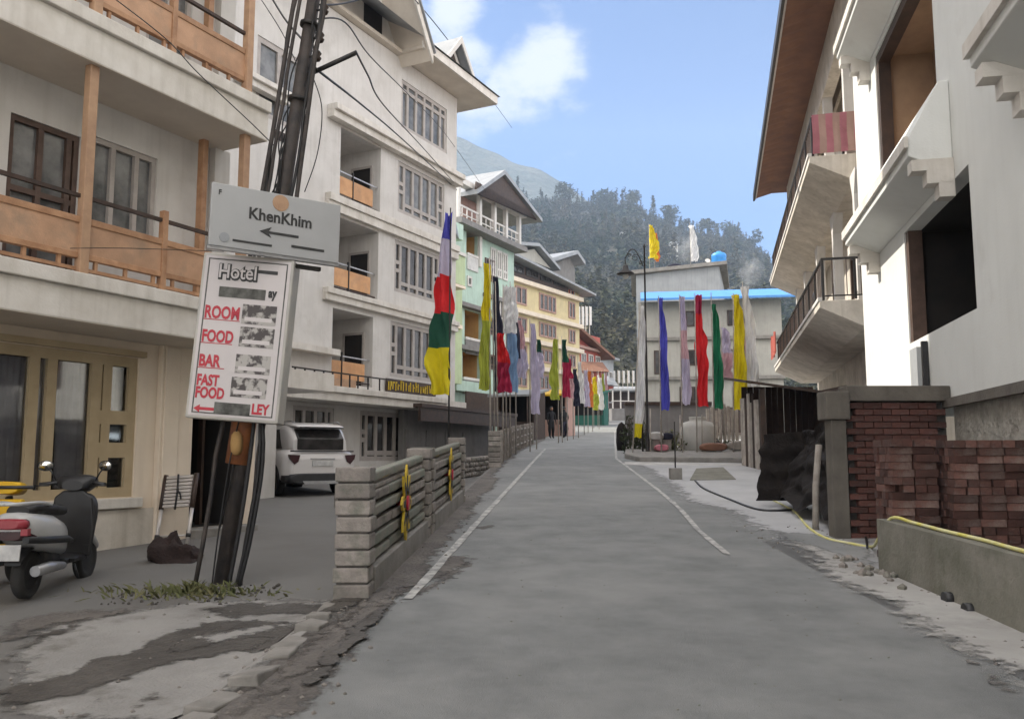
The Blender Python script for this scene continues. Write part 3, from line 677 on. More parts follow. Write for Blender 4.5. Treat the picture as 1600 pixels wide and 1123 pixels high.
# ================================================================== LEFT: NEAR HOTEL (H)
H = Facade('hotel_building', -5.27, 11.47, 26.9, 1, 'near cream hotel block on the left with orange wooden balconies')
WIN = (-3.9, .35, 1.06, 2.93); DOOR = (1.25, 2.35, .55, 2.62)
H.wall('wall', -16, 2.62, 0, 3.15, [WIN, DOOR], M['cream'], 0, .25)
H.box(.66, 1.24, .004, .10, .2, 3.15).build('pilaster', M['cream'], H.root, bevel=.01)
H.box(.70, .96, .10, .13, .2, 3.12).build('pilaster', M['cream'], H.root, bevel=.01)
H.box(-3.98, .42, .01, .12, .92, 1.05).build('window_sill', M['slab'], H.root, bevel=.01)
H.box(-16, .66, .003, .05, .1, .90).build('plinth', M['grubby'], H.root)
H.box(-4.0, .40, .004, .09, 2.94, 3.02).build('lintel', M['tan'], H.root)
wn = H.window(-3.9, .35, 1.06, 2.93, -.03, M['tan'], M['clear'], [1.1, .45, 1.3, .38, 1.3, .38, 1.3, .75], (), .13, False)
# small squares of the window's right bay
fr = MB(); H.box(-.22, .22, -.1, -.025, 2.02, 2.20, fr); H.box(-.22, .22, -.1, -.025, 1.58, 1.78, fr); H.box(-.35, -.20, -.1, -.025, 1.19, 2.80, fr); fr.build('muntin', M['tan'], wn)
def curtain(F_, s0, s1, z0, z1, off, m, amp=.03, parent=None, name='curtain', wl=.09):
    n = max(8, int((s1-s0)/.02)); vs = []; nz_ = 8
    for j in range(nz_+1):
        t = j/nz_
        for i in range(n+1):
            u = i/n; x = s0+(s1-s0)*u; ph = sin((x*2*pi/wl)+sin(x*9)*1.3)
            vs.append((x+.01*sin(t*5+x*4), F_.k*(off+amp*ph*(.6+.4*t)), z1+(z0-z1)*t))
    mb = MB(); mb.add(vs, [(j*(n+1)+i, j*(n+1)+i+1, (j+1)*(n+1)+i+1, (j+1)*(n+1)+i) for j in range(nz_) for i in range(n)], True)
    return mb.build(name, m, parent or F_.root)
for a, b in ((-3.8, -2.9), (-2.85, -1.62), (-1.55, -.78), (-.72, -.02)): curtain(H, a, b, 1.2, 2.8, -.17, M['curtain'])
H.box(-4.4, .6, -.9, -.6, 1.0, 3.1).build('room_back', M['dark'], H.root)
H.recess(1.25, 2.35, .55, 2.62, 2.2, M['dark'])
H.box(1.2, 2.45, -.1, .28, .2, .56).build('doorstep', M['kerb'], H.root, bevel=.015)
H.box(1.62, 1.68, -.6, -.5, .56, 2.6).build('door_frame', M['dwood'], H.root); H.box(2.0, 2.05, -.6, -.5, .56, 2.6).build('door_frame', M['dwood'], H.root)
# floor slabs with moulded fascia
def hslab(z0, z1, end):
    y0, y1 = -16, end
    mb = MB(); H.box(y0, y1, -.1, 1.0, z0, z1-.17, mb); H.box(y0, y1, -.1, 1.06, z1-.17, z1, mb)
    o = mb.build('floor_slab', M['slab'], H.root, bevel=.012)
    H.box(y0, y1-.005, .004, .995, z0-.006, z0).build('soffit', M['soffit'], o)
hslab(3.15, 3.70, 1.55); hslab(6.27, 6.86, 1.62); hslab(9.4, 9.95, 1.62); hslab(12.5, 13.0, 1.62)
# storeys behind the balconies
up = [(-1.66, -.72, 3.72, 5.71), (-.56, .50, 4.55, 5.80)]
H.wall('wall', -16, 1.75, 3.70, 6.27, up+[(-4.6, -3.4, 4.4, 5.7)], M['white'], 0, .25)
H.wall('wall', -16, 1.75, 6.86, 9.4, [(-1.9, -.9, 6.9, 8.9), (.2, 1.0, 7.4, 8.8)], M['white'], 0, .25)
H.wall('wall', -16, 1.75, 9.95, 12.5, [(-1.9, -.9, 10, 12), (0, 1.0, 10.4, 11.9)], M['white'], 0, .25)
H.wall('wall', -16, 1.75, 13.0, 15.7, [(-1.9, -.9, 13.05, 15), (0, 1.0, 13.5, 14.9)], M['white'], 0, .25)
H.window(-1.9, -.9, 13.05, 15, -.03, M['brownfr'], M['glass2'], [1, 1], (.55,), .07, name='balcony_door'); H.window(0, 1.0, 13.5, 14.9, -.03, M['grey_fr'], M['glass2'], [1, 1], (), .07)
for z0, z1 in ((3.7, 6.27), (6.86, 9.4), (9.95, 12.5), (13.0, 15.7)): H.box(1.45, 1.75, -.02, .12, z0, z1).build('corner_pier', M['white'], H.root)
H.window(-1.66, -.72, 3.72, 5.71, -.03, M['brownfr'], M['glass2'], [1.1, 1, .35], (.55,), .07, name='balcony_door')
H.window(-.56, .50, 4.55, 5.80, -.03, M['grey_fr'], M['glass2'], [1.0, 1.05, .9], (), .07)
curtain(H, -.5, -.15, 4.6, 5.75, -.16, M['greencurt']); 
H.window(-4.6, -3.4, 4.4, 5.7, -.03, M['grey_fr'], M['glass2'], [1, 1], (), .07)
H.window(-1.9, -.9, 6.9, 8.9, -.03, M['brownfr'], M['glass2'], [1, 1], (.55,), .07, name='balcony_door')
H.window(.2, 1.0, 7.4, 8.8, -.03, M['grey_fr'], M['glass2'], [1, 1], (), .07)
H.window(-1.9, -.9, 10, 12, -.03, M['brownfr'], M['glass2'], [1, 1], (.55,), .07, name='balcony_door')
H.window(0, 1.0, 10.4, 11.9, -.03, M['grey_fr'], M['glass2'], [1, 1], (), .07)
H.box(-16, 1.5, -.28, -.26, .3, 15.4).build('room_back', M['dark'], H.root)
# balcony posts and railings
def hbalcony(zb, zt, end, label=None):
    zf = zb+.01
    posts = [end-.22, -1.25, -3.85, -6.45, -9.05, -11.65]
    for p in posts: H.box(p-.06, p+.06, .82, .93, zf, zt).build('post', M['wood2'], H.root, bevel=.008)
    H.box(end-.40, end-.30, .13, .24, zf, zt).build('post', M['wood'], H.root, bevel=.008)
    for a, b in zip(posts[1:], posts[:-1]):
        m_ = (a+b)/2 if b < 0 else -.08
        H.box(m_-.04, m_+.04, .81, .90, zf, zb+1.08).build('newel', M['wood'], H.root, bevel=.006)
        for c, d in ((a+.06, m_-.04), (m_+.04, b-.06)):
            H.box(c, d, .825, .875, zb+.27, zb+.62).build('panel', M['ply'], H.root)
            H.box(c, d, .81, .89, zb+.62, zb+.70).build('rail', M['wood'], H.root, bevel=.006)
            H.box(c, d, .81, .89, zb+.20, zb+.27).build('rail', M['wood'], H.root, bevel=.006)
            H.box(c, d, .83, .87, zb+.06, zb+.10).build('rail', M['wood'], H.root)
            H.box(c, d, .825, .875, zb+.93, zb+.975).build('rail', M['dwood'], H.root)
            k = c+.12
            while k < d: H.box(k, k+.04, .83, .87, zb+.10, zb+.20).build('baluster', M['wood'], H.root); k += .42
hbalcony(3.70, 6.27, 1.5); hbalcony(6.86, 9.40, 1.5); hbalcony(9.95, 12.5, 1.5); hbalcony(13.0, 15.7, 1.5)
# side, back walls and parapet roof of the block
mb = MB(); H.box(2.42, 2.62, -9, -.25, 0, 3.15, mb); H.box(1.55, 1.75, -9, -.25, 3.15, 15.7, mb); H.box(-16, 1.55, -9, -8.8, 0, 15.7, mb); H.box(-16.2, -16, -9, 0, 0, 15.7, mb); build_each(mb, 'side_wall', M['white'], H.root)
mb = MB(); H.box(-16.6, 2.1, -9.4, 1.5, 15.7, 15.9, mb); mb.build('roof', M['slab'], H.root)
mb = MB(); mb.prism([(-16.9, 15.9), (2.4, 15.9), (-1.5, 18.0), (-13, 18.0)], 9.7, -1.9, 'y'); mb.build('tin_roof', M['tin'], H.root)

# ================================================================== LEFT: TALL WHITE BUILDING (W)
W = Facade('white_building', -6.576, 24.0, 26.9, 1, 'tall white building behind the signs with recessed balconies and lattice windows')
bal = [(2.6, 4.75, 9.68, 11.93), (2.42, 4.70, 6.72, 9.02), (2.40, 4.48, 3.82, 6.12)]
wins = [(5.78, 8.86, 10.02, 11.83), (5.64, 8.6, 7.2, 9.0), (5.46, 8.4, 4.27, 6.15), (5.92, 9.0, 13.1, 14.86)]
topwin = [(-1.15, .70, 11.05, 13.3)]
gwin = [(3.88, 6.75, 1.45, 3.05), (.73, 2.57, 1.9, 3.05)]
W.wall('wall', -14, 9.75, 3.70, 15.58, bal+wins+topwin+[(-3.6, -1.9, 7.9, 8.45), (-3.4, -1.6, 4.3, 5.8)], M['white'], 0, .2)
W.wall('wall', -14, 7.5, .3, 3.16, gwin, M['white'], 0, .2)
W.box(-7, 3.85, .004, .03, .3, 1.3).build('plinth', M['grubby'], W.root)
def ledge(z0, z1, s0, s1, o=.22):
    mb = MB(); W.box(s0, s1, .003, o*.7, z0, z0+(z1-z0)*.55, mb); W.box(s0, s1, .003, o, z0+(z1-z0)*.55, z1, mb); mb.build('ledge', M['slab'], W.root, bevel=.012)
mb = MB(); W.box(-1.5, 7.5, .0, 1.0, 3.17, 3.42, mb); W.box(-1.5, 7.55, .0, 1.08, 3.42, 3.60, mb); W.box(-14, 9.75, -.2, .0, 3.165, 3.70, mb); mb.build('floor_slab', M['slab'], W.root, bevel=.015)
W.box(7.55, 9.75, .003, .5, 3.2, 3.60).build('ledge', M['slab'], W.root)
ledge(6.30, 6.68, 1.9, 9.72); ledge(9.10, 9.62, 1.9, 9.72); ledge(12.0, 12.42, 1.9, 9.78, .4); ledge(11.62, 11.95, -2.2, -.05, .35)
W.box(-3.6, -1.9, .0, .02, 10.55, 10.8).build('vent_grille', M['grey_fr'], W.root)
W.box(-.38, .1, .004, .04, 10.55, 10.82).build('vent_grille', M['dwood'], W.root)
for (a, b, c, d) in wins: W.window(a, b, c, d, -.03, M['grey_fr'], M['glass' if c < 9 else 'glass2'], [.75, 1, 1, 1, 1, .75] if c != 13.1 else [.8, 1, 1, 1, 1, .8], (.19,) if c != 13.1 else (.80,), .13, c != 13.1)
W.window(*gwin[0], -.03, M['grey_fr'], M['glass'], [.7, 1, 1, 1, 1, .7], (.16,), .15, True)
W.window(*gwin[1], -.03, M['grey_fr'], M['glass'], [1, 1, 1, .6], (), .13)
W.window(*topwin[0], -.03, M['grey_fr'], M['glass2'], [1, 1], (), .16)
W.window(-3.4, -1.6, 4.3, 5.8, -.03, M['grey_fr'], M['glass2'], [1, 1], (), .12)
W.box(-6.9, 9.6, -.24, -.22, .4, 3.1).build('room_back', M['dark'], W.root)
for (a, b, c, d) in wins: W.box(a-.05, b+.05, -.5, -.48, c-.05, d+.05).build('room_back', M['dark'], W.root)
for i, (a, b, c, d) in enumerate(bal):
    W.recess(a, b, c, d, 2.4, M['white'])
    dt = c+(1.62 if i < 2 else 1.75)
    W.box(b-.03, b-.008, -1.12, -.40, c+.02, dt).build('door', M['dark'], W.root)
    mb = MB(); W.box(b-.05, b-.006, -1.20, -1.12, c+.02, dt+.08, mb); W.box(b-.05, b-.006, -.40, -.33, c+.02, dt+.08, mb); W.box(b-.05, b-.006, -1.12, -.40, dt, dt+.08, mb); mb.build('door_frame', M['grey_fr'], W.root)
    a2 = a if i < 2 else 2.15
    for (u, v) in ((a2, a2+(b-a2)*.36), (a2+(b-a2)*.38, b-.28)): W.box(u+.02, v, -.14, -.10, c+.16, c+.72).build('panel', M['orange'], W.root)
    W.box(a2+(b-a2)*.36, a2+(b-a2)*.38, -.15, -.08, c, c+1.0).build('baluster', M['metal'], W.root)
    W.box(a2, b, -.14, -.11, c+.86, c+.90).build('rail', M['steel'], W.root); W.box(a2, b, -.15, -.10, c+.08, c+.12).build('rail', M['dwood'], W.root)
# lower left terrace beside the third balcony
W.box(-.4, 2.38, .01, .35, 4.62, 4.80).build('ledge', M['slab'], W.root)
mb = MB(); [W.box(k, k+.03, .9, .94, 3.6, 4.0, mb) for k in [-.3, .1, .5, .9, 1.3, 1.7, 2.1, 2.5, 3.0, 3.6]]; W.box(-.4, 4.4, .9, .94, 3.98, 4.02, mb); mb.build('rail', M['metal'], W.root)
W.box(-.3, 2.9, .5, .56, 3.62, 3.9).build('panel', M['wood2'], W.root)
# yellow lettered sign above the slab
sg = W.box(5.15, 8.2, .05, .12, 3.74, 4.17).build('sign_board', M['dwood'], W.root)
rd = random.Random(3); mb = MB()
x = 5.2
while x < 8.1:
    wd = rd.choice((.05, .09, .12)); hgt = rd.uniform(.2, .34); z = 3.78+rd.uniform(0, .05)
    W.box(x, x+.035, .125, .15, z, z+hgt, mb)
    if rd.random() < .7: W.box(x, x+wd, .125, .15, z+hgt*rd.choice((.0, .5, .85)), z+hgt*.0+.04+hgt*rd.choice((.5, .9)), mb)
    x += wd+.05
mb.build('lettering', M['lotus'], sg)
# corner column standing in front, under the slab
cx, cy = G(417, 778, .035)
W.box(-1.45, -1.0, .5, .95, .3, 3.165).build('column', M['white'], W.root, bevel=.015)
cs = (cx-W.o[0])*W.d[0]+(cy-W.o[1])*W.d[1]; co = (cx-W.o[0])*W.n[0]+(cy-W.o[1])*W.n[1]; print('col', cs, co)
W.box(cs-.25, cs+.25, co-.5, co, .3, 3.165).build('column', M['white'], W.root, bevel=.015)
W.box(-4.6, -1.5, .0, co+.1, 3.17, 3.6).build('floor_slab', M['slab'], W.root)
W.box(7.3, 7.5, -6, -.2, .3, 3.16).build('side_wall', M['white'], W.root)
W.wall('side_wall', -14, 9.75, .3, 15.58, [], M['white'], -9, .2)
mb = MB(); W.box(9.55, 9.75, -9, -.2, 3.7, 15.58, mb); W.box(-14, -13.8, -9, -.2, .3, 15.58, mb); build_each(mb, 'side_wall', M['white'], W.root)
# eaves, roof, street gable and dormer
ZE = 15.6
mb = MB(); W.box(5.55, 10.9, -10.2, 1.1, ZE, ZE+.12, mb); W.box(-15, 5.55, -10.2, .25, ZE, ZE+.12, mb); mb.build('eaves_soffit', M['soffit'], W.root)
mb = MB(); W.box(5.5, 10.96, 1.1, 1.17, ZE-.02, ZE+.30, mb); W.box(10.9, 10.97, -10.2, 1.1, ZE-.02, ZE+.30, mb); mb.build('fascia', M['slab'], W.root)
k = W.k
mb = MB(); mb.add([(-15, k*1.25, ZE+.31), (11.05, k*1.25, ZE+.31), (11.05, k*-10.3, ZE+.31), (-15, k*-10.3, ZE+.31), (-11, k*-4.5, ZE+3.4), (7.2, k*-4.5, ZE+3.4)], [(0, 1, 5, 4), (1, 2, 5), (2, 3, 4, 5), (3, 0, 4)]); mb.build('roof', M['tin'], W.root)
# gable: wall face set forward, with deep verge
mb = MB(); mb.prism([(-.3, ZE+.13), (5.6, ZE+.13), (2.65, ZE+4.2)], k*-.3, k*.02, 'y'); gb = mb.build('gable_wall', M['white'], W.root)
W.box(3.62, 4.62, .022, .05, ZE+.18, ZE+1.25).build('gable_window', M['dark'], gb)
for sgn in (-1, 1):
    x1 = 2.65+sgn*3.25; mb = MB(); mb.prism([(2.65, ZE+4.35), (x1, ZE-.35), (x1, ZE-.12), (2.65, ZE+4.6)], k*-3.5, k*1.25, 'y'); r_ = mb.build('gable_roof', M['soffit'], W.root)
    mb = MB(); mb.prism([(2.65, ZE+4.25), (x1, ZE-.45), (x1+.0, ZE-.08), (2.65, ZE+4.65)], k*1.25, k*1.32, 'y'); mb.build('bargeboard', M['slab'], r_)
    mb = MB(); mb.prism([(2.65, ZE+4.62), (x1+sgn*.05, ZE-.1), (x1+sgn*.05, ZE-.04), (2.65, ZE+4.7)], k*-3.5, k*1.4, 'y'); mb.build('tin_sheet', M['tin'], r_)
dx0, dx1, dz = 7.25, 9.55, ZE+.3
mb = MB(); mb.prism([(dx0+.15, dz), (dx1-.15, dz), ((dx0+dx1)/2, dz+1.15)], k*.55, k*.62, 'y'); dg = mb.build('dormer_gable', M['white'], W.root)
mb = MB(); mb.prism([(dx0+.55, dz+.05), (dx1-.55, dz+.05), ((dx0+dx1)/2, dz+.8)], k*.63, k*.65, 'y'); mb.build('dormer_louvre', M['dwood'], dg)
for sgn in (-1, 1):
    xa = (dx0+dx1)/2; x1 = xa+sgn*(dx1-dx0)/2
    mb = MB(); mb.prism([(xa, dz+1.25), (x1, dz-.05), (x1, dz+.10), (xa, dz+1.42)], k*-2.5, k*.95, 'y'); mb.build('dormer_roof', M['tin'], W.root)
    mb = MB(); mb.prism([(xa, dz+1.16), (x1, dz-.12), (x1, dz+.11), (xa, dz+1.43)], k*.955, k*1.0, 'y'); mb.build('dormer_bargeboard', M['white'], W.root)

# ================================================================== LEFT: FAR BUILDINGS
def simple_windows(Fc, s0, s1, z0, z1, n, frame, off=.02, margin=.25, name='window', cols=2):
    wd = (s1-s0)/n
    for i in range(n): Fc.window(s0+wd*i+wd*margin/2, s0+wd*(i+1)-wd*margin/2, z0, z1, off+.05, frame, M['glass'], [1]*cols, (), .10, name=name)
def put(px, Y): return ((px-800)/(F*.995)*Y, Y)
HB = empty('added_shade_house', (-9.2, 37, 1.0), radians(-4), 'plain pale house added between the white building and the green one to shade the road', 'house')  # house added mostly out of sight to cast shade on the road
bx(-8, 5.2, 0, 9, 0, 12.5).build('wall', M['grubby'], HB); MB().prism([(-1, 12.5), (4.5, 15), (10, 12.5)], -8.5, 5.6, 'x').build('roof', M['tin'], HB)
# green and mint building
x, y = put(716, 52)
N = Facade('green_building', x, y, 27.5, 1, 'pale green and mint building with stacked balconies and a dark gabled roof')
def sN(px, py, off=0): return N.hit(px, py, off)
s_split = sN(760, 500)[0]; s_end = sN(803, 450)[0]; zt = sN(760, 376)[1]
zb = 2.6; zl = [sN(740, q)[1] for q in (605, 540, 478, 410)]
S_ = lambda px: sN(px, 500)[0]
Z_ = lambda py, px=740: sN(px, py)[1]
ops = [(S_(726), S_(752), Z_(530), Z_(487)), (S_(723), S_(750), Z_(592), Z_(552)), (S_(728), S_(745), Z_(400), Z_(366))]
N.wall('mint_wall', -1, s_end, zb, zt, ops, M['mint'], 0, .3)
for i_, (a, b, c, d) in enumerate(ops):
    N.recess(a, b, c, d, 2.2, M['ochre'])
    N.box(a, b, .02, .12, c-.12, c+.04).build('rail', M['white'], N.root)
    N.box(a, b, .02, .10, c-1.0, c-.14).build('balcony_panel', M['shopgrey'] if i_ < 2 else M['f_white'], N.root)
    N.box(b+.02, b+.32, .02, .2, c-.6, d).build('post', M['white'], N.root)
    N.box(-1, b+.5, .02, .5, d+.05, d+.3).build('ledge', M['shopgrey'], N.root)
N.box(-1, s_end, .02, .5, Z_(612)-.1, Z_(604)+.2).build('ledge', M['mint'], N.root)
P1 = lambda px, py, off: sN(px, py, off)
N.box(-9, P1(722, 500, 1.0)[0], -1, 1.0, P1(722, 600, 1.0)[1], P1(722, 402, 1.0)[1]).build('green_wall', M['green'], N.root)
N.box(-9, P1(723, 510, 1.2)[0], 1.003, 1.2, P1(722, 514, 1.2)[1], P1(722, 508, 1.2)[1]).build('ledge', M['cream'], N.root)
N.box(-9, P1(727, 430, 1.9)[0], -.5, 1.9, P1(727, 447, 1.9)[1], P1(727, 402, 1.9)[1]).build('bay', M['green'], N.root)
N.box(-9, P1(728, 430, 2.0)[0], -.6, 2.0, P1(727, 452, 2.)[1], P1(727, 447.5, 2.)[1]).build('ledge', M['cream'], N.root); N.box(-9, P1(729, 400, 2.0)[0], -.6, 2.0, P1(727, 401, 2.)[1], P1(727, 396, 2.)[1]).build('ledge', M['white'], N.root)
N.box(-9, P1(724, 360, 1.4)[0], -.5, 1.4, P1(724, 376, 1.4)[1], P1(724, 352, 1.4)[1]).build('bay', M['mint'], N.root)
for (pa, pb_, qa, qb) in ((757, 772, 436, 402), (757, 776, 520, 494), (757, 776, 575, 552)):
    N.window(S_(pa), S_(pb_), sN(pa, qa)[1], sN(pa, qb)[1], .08, M['brownfr'], M['glass'], [1, 1, 1], (.3,), .12)
N.box(S_(754), s_end, .02, .22, sN(775, 470)[1], sN(775, 464)[1]).build('ledge', M['shopgrey'], N.root)
N.window(S_(729), S_(736), Z_(450), Z_(434), .08, M['white'], M['glass'], [1], (), .14)
w0 = sN(765, 400)[0]; w1 = sN(793, 400)[0]; za = sN(780, 435)[1]; zb_ = sN(780, 392)[1]
for i in range(3): N.window(w0+(w1-w0)*i/3+.08, w0+(w1-w0)*(i+1)/3-.08, za, zb_, .08, M['white'], M['glass'], [1, 1], (.3,), .14)
w0 = sN(775, 520)[0]; w1 = sN(797, 520)[0]
for q0, q1 in ((500, 465), (560, 530)):
    za = sN(785, q0)[1]; zc = sN(785, q1)[1]
    for i in range(2): N.window(w0+(w1-w0)*i/2+.08, w0+(w1-w0)*(i+1)/2-.08, za, zc, .08, M['white'], M['glass'], [1, 1], (), .14)
# open top storey with posts, gable roof
N.box(-1.2, s_end+.3, -6, .9, zt, zt+.35).build('floor_slab', M['shopgrey'], N.root)
zr = sN(760, 322)[1]
N.box(-1, s_end, -4, -3.8, zt+.35, zr).build('back_wall', M['pinkb'], N.root)
for p in (-.9, s_split*.5, s_split+.2, s_end*.72, s_end-.1): N.box(p-.13, p+.13, .3, .56, zt+.35, zr+.2).build('post', M['white'], N.root)
N.box(-1, s_end, .38, .46, zt+1.2, zt+1.32).build('rail', M['white'], N.root)
N.box(-1, s_end, .40, .44, zt+.75, zt+.82).build('rail', M['white'], N.root)
mb = MB()
for i in range(14): xx = -1+(s_end+1)*i/14; N.box(xx, xx+.06, .39, .45, zt+.35, zt+1.2, mb)
mb.build('balusters', M['white'], N.root, kind='stuff')
N.box(.3, s_split-.2, -.5, -.3, zt+.36, zr).build('partition', M['pinkb'], N.root)
N.box(-1.3, s_end+.5, .2, .75, zr+.2, zr+.55).build('beam', M['white'], N.root)
ra = sN(762, 277)[1]; sa = sN(762, 277)[0]; kk = N.k; rt = sN(822, 344); lt = sN(718, 300)
for sgn, xe, ze in ((-1, lt[0], lt[1]-.3), (1, rt[0], rt[1]-.3)):
    mb = MB(); mb.prism([(sa, ra), (xe, ze), (xe, ze+.25), (sa, ra+.3)], kk*-7, kk*1.3, 'y'); mb.build('roof', M['tin'], N.root)
mb = MB(); mb.prism([(lt[0]+.2, zr+.56), (s_end+.6, zr+.56), (rt[0]-.5, rt[1]-.25), (sa, ra-.05), (lt[0]+.1, lt[1]-.2)], kk*1.0, kk*1.1, 'y'); mb.build('gable', M['dwood'], N.root)
mb = MB(); N.box(s_end-.3, s_end, -10, -.3, zb, zt, mb); N.box(-1, -.7, -10, -.3, zb, zt, mb); build_each(mb, 'side_wall', M['mint'], N.root)
N.box(-1.2, s_end, 1.2, 1.3, Z_(612)-1.4, Z_(612)-.2).build('shop_awning', M['dwood'], N.root)
# yellow building
x, y = put(800, 78)
Yb = Facade('yellow_building', x, y, 33, 1, 'yellow multi storey building with dark top gallery and white ledges beyond the green one')
sY = lambda px, py, off=0: Yb.hit(px, py, off)
se = sY(905, 480)[0]; zt = sY(850, 452)[1]; zz = [sY(850, q)[1] for q in (620, 578, 538, 497)]
print('yellow', se, zt, zz)
Yb.wall('wall', -1, se, 3.5, zt, [], M['yellow'], 0, .3)
for z in zz+[zt]: Yb.box(-1, se+.1, .02, .5, z-.2, z+.2).build('ledge', M['cream'], Yb.root)
spl = [sY(p, 500)[0] for p in (805, 817, 838, 842, 868, 885, 888, 898)]
for a, b in zip(zz, zz[1:]+[zt]):
    for (u, v) in ((spl[0], spl[1]+.6), (spl[3], spl[4]), (spl[6], spl[7])):
        Yb.window(u, v, a+.7, b-.45, .1, M['pinkb'], M['glass'], [1, 1, 1, 1] if v-u > 2.2 else [1, 1], (), .16)
zg = sY(850, 425)[1]
Yb.box(-1, spl[5], -.4, .25, zt+.2, zg).build('gallery', M['dwood'], Yb.root)
for i in range(4):
    a = -.6+(spl[5]+.2)*i/4; Yb.window(a, a+spl[5]/4-.4, zt+.7, zg-.3, .33, M['metal'], M['glass'], [1, 1], (), .12)
Yb.box(spl[5], se, -.3, .0, zt+.2, zg-.6).build('wall', M['yellow'], Yb.root)
Yb.window(spl[5]+.5, spl[5]+1.5, zt+.7, zg-1.3, .06, M['redb'], M['glass'], [1, 1], (), .1); Yb.window(se-1.9, se-1.0, zt+.7, zg-1.3, .06, M['white'], M['glass'], [1], (), .1)
kk = Yb.k
mb = MB(); mb.prism([(-2, zg+.1), (se+1.2, zg-1.2), (se+1.2, zg-1.0), (-2, zg+.35)], kk*-8, kk*1.4, 'y'); mb.build('roof', M['tin'], Yb.root)
a1 = sY(822, 388); mb = MB(); mb.prism([(-1.6, zg+.36), (sY(848, 430)[0], zg+.2), (a1[0], a1[1]-.2)], kk*.7, kk*.9, 'y'); mb.build('gable', M['greyb'], Yb.root)
for e0, e1 in (((a1[0], a1[1]), (-2.2, zg+.9)), ((a1[0], a1[1]), (sY(850, 430)[0]+.6, zg+.1))):
    mb = MB(); mb.prism([e0, e1, (e1[0], e1[1]+.3), (e0[0], e0[1]+.3)], kk*-6, kk*1.5, 'y'); mb.build('gable_roof', M['tin'], Yb.root)
b1 = sY(850, 412); b2 = sY(895, 398); b3 = sY(907, 415)
mb = MB(); mb.prism([b1, b2, (b2[0], b2[1]+.4), (b1[0], b1[1]+.4)], kk*-6, kk*.6, 'y'); mb.prism([b2, b3, (b3[0], b3[1]+.4), (b2[0], b2[1]+.4)], kk*-6, kk*.6, 'y'); mb.build('gable_roof', M['tin'], Yb.root)
mb = MB(); mb.prism([(b1[0]+1, b1[1]-.2), (b2[0], b2[1]-.2), (b3[0]-.5, b3[1]-.4), (b3[0]-.5, zg-.9), (b1[0]+1, zg-.2)], kk*-.6, kk*-.4, 'y'); mb.build('gable', M['shopgrey'], Yb.root)
mb = MB(); Yb.box(se-.3, se, -11, -.3, 3.5, zt, mb); Yb.box(-1, -.7, -11, -.3, 3.5, zt, mb); build_each(mb, 'side_wall', M['yellow'], Yb.root)
# red building
x, y = put(893, 98)
Rb = Facade('red_building', x, y, 30, 1, 'small red building between the yellow building and the end of the street')
sR = lambda px, py: Rb.hit(px, py)
se = sR(938, 560)[0]; zt = sR(910, 520)[1]
Rb.wall('wall', 0, se, 4.8, zt, [], M['redb'], 0, .3)
for q in (545, 575, 605): z = sR(915, q)[1]; Rb.box(0, se*.85, .02, .6, z-.15, z+.15).build('ledge', M['pinkb'], Rb.root)
for q0, q1 in ((572, 552), (600, 582)):
    z0_ = sR(915, q0)[1]; z1_ = sR(915, q1)[1]
    for i in range(4): Rb.window(.5+i*se/4, .3+(i+.75)*se/4, z0_, z1_, .1, M['white'], M['glass'], [1, 1], (), .14)
kk = Rb.k; mb = MB(); mb.prism([(-.6, zt), (se+1.5, zt-2.6), (se+1.5, zt-2.3), (-.6, zt+.35)], kk*-7, kk*1.3, 'y'); mb.build('roof', M['tinbrown'], Rb.root)
Rb.box(se-.3, se, -8, -.3, 4.8, zt-2.6).build('side_wall', M['redb'], Rb.root)
x, y = put(936, 118)
Rc = Facade('grey_house', x, y, 26, 1, 'small pale grey house with tin roof at the far end of the left row')
Rc.wall('wall', 0, 6, 6, 15.2, [], M['towerb'], 0, .3); Rc.box(-.5, 6.5, -6, .8, 15.2, 15.5).build('roof', M['tin'], Rc.root)
for z in (8.5, 12): simple_windows(Rc, .3, 5.7, z, z+1.5, 3, M['white'])
# low shed row at street level on the left (grey shutter, dark eaves)
x, y = put(655, 30)
Sh = Facade('low_shop', x, y, 24, 1, 'low grey shuttered shed with dark tin eaves beside the white building')
Sh.wall('wall', -1, 6, .9, 3.2, [], M['shopgrey'], 0, .2)
for i in range(4): Sh.box(-.9+i*1.4, .42+i*1.4, .01, .04, 1.0, 2.5).build('panel', M['shopgrey'], Sh.root)
Sh.box(-1.5, 6.3, -.5, 1.0, 3.2, 3.32).build('roof', M['dwood'], Sh.root); Sh.box(-1.5, 6.3, .85, .95, 2.75, 3.19).build('fascia', M['dwood'], Sh.root)
Sh.box(-1, 6, -3, -2.8, 1, 3.6).build('back_wall', M['grubby'], Sh.root)
def stall(px, Y, wd, h, m, awn, label, cat='shop'):
    x, y = put(px, Y); r = empty('street_stall', (x, y, gz(x, y)), -.35, label, cat)
    mb = MB(); mb.box(-wd/2, wd/2, 1.6, 1.75, 0, h); mb.box(-wd/2, -wd/2+.1, 0, 1.6, 0, h); mb.box(wd/2-.1, wd/2, 0, 1.6, 0, h); mb.build('wall', m, r)
    bx(-wd/2+.1, wd/2-.1, .3, .4, 0, .95).build('counter', m, r)
    MB().prism([(-.9, h-.35), (1.9, h+.1), (1.9, h+.2), (-.9, h-.25)], -wd/2-.2, wd/2+.2, 'x').build('awning', awn, r)
    bx(-wd/2+.1, wd/2-.1, 1.5, 1.59, .9, h-.1).build('back_shelf', M['dark'], r)
    for sx in (-wd/2+.1, wd/2-.1): MB().tube([(sx, -.8, 0), (sx, -.8, h-.3)], .04, 6).build('post', M['dwood'], r)
stall(846, 50, 3.0, 2.6, M['pinkb'], M['yellowp'], 'street stall with bright yellow awning on the left kerb')
stall(806, 44, 2.0, 2.5, M['dwood'], M['tin'], 'dark street stall with tin awning just before the yellow awning')
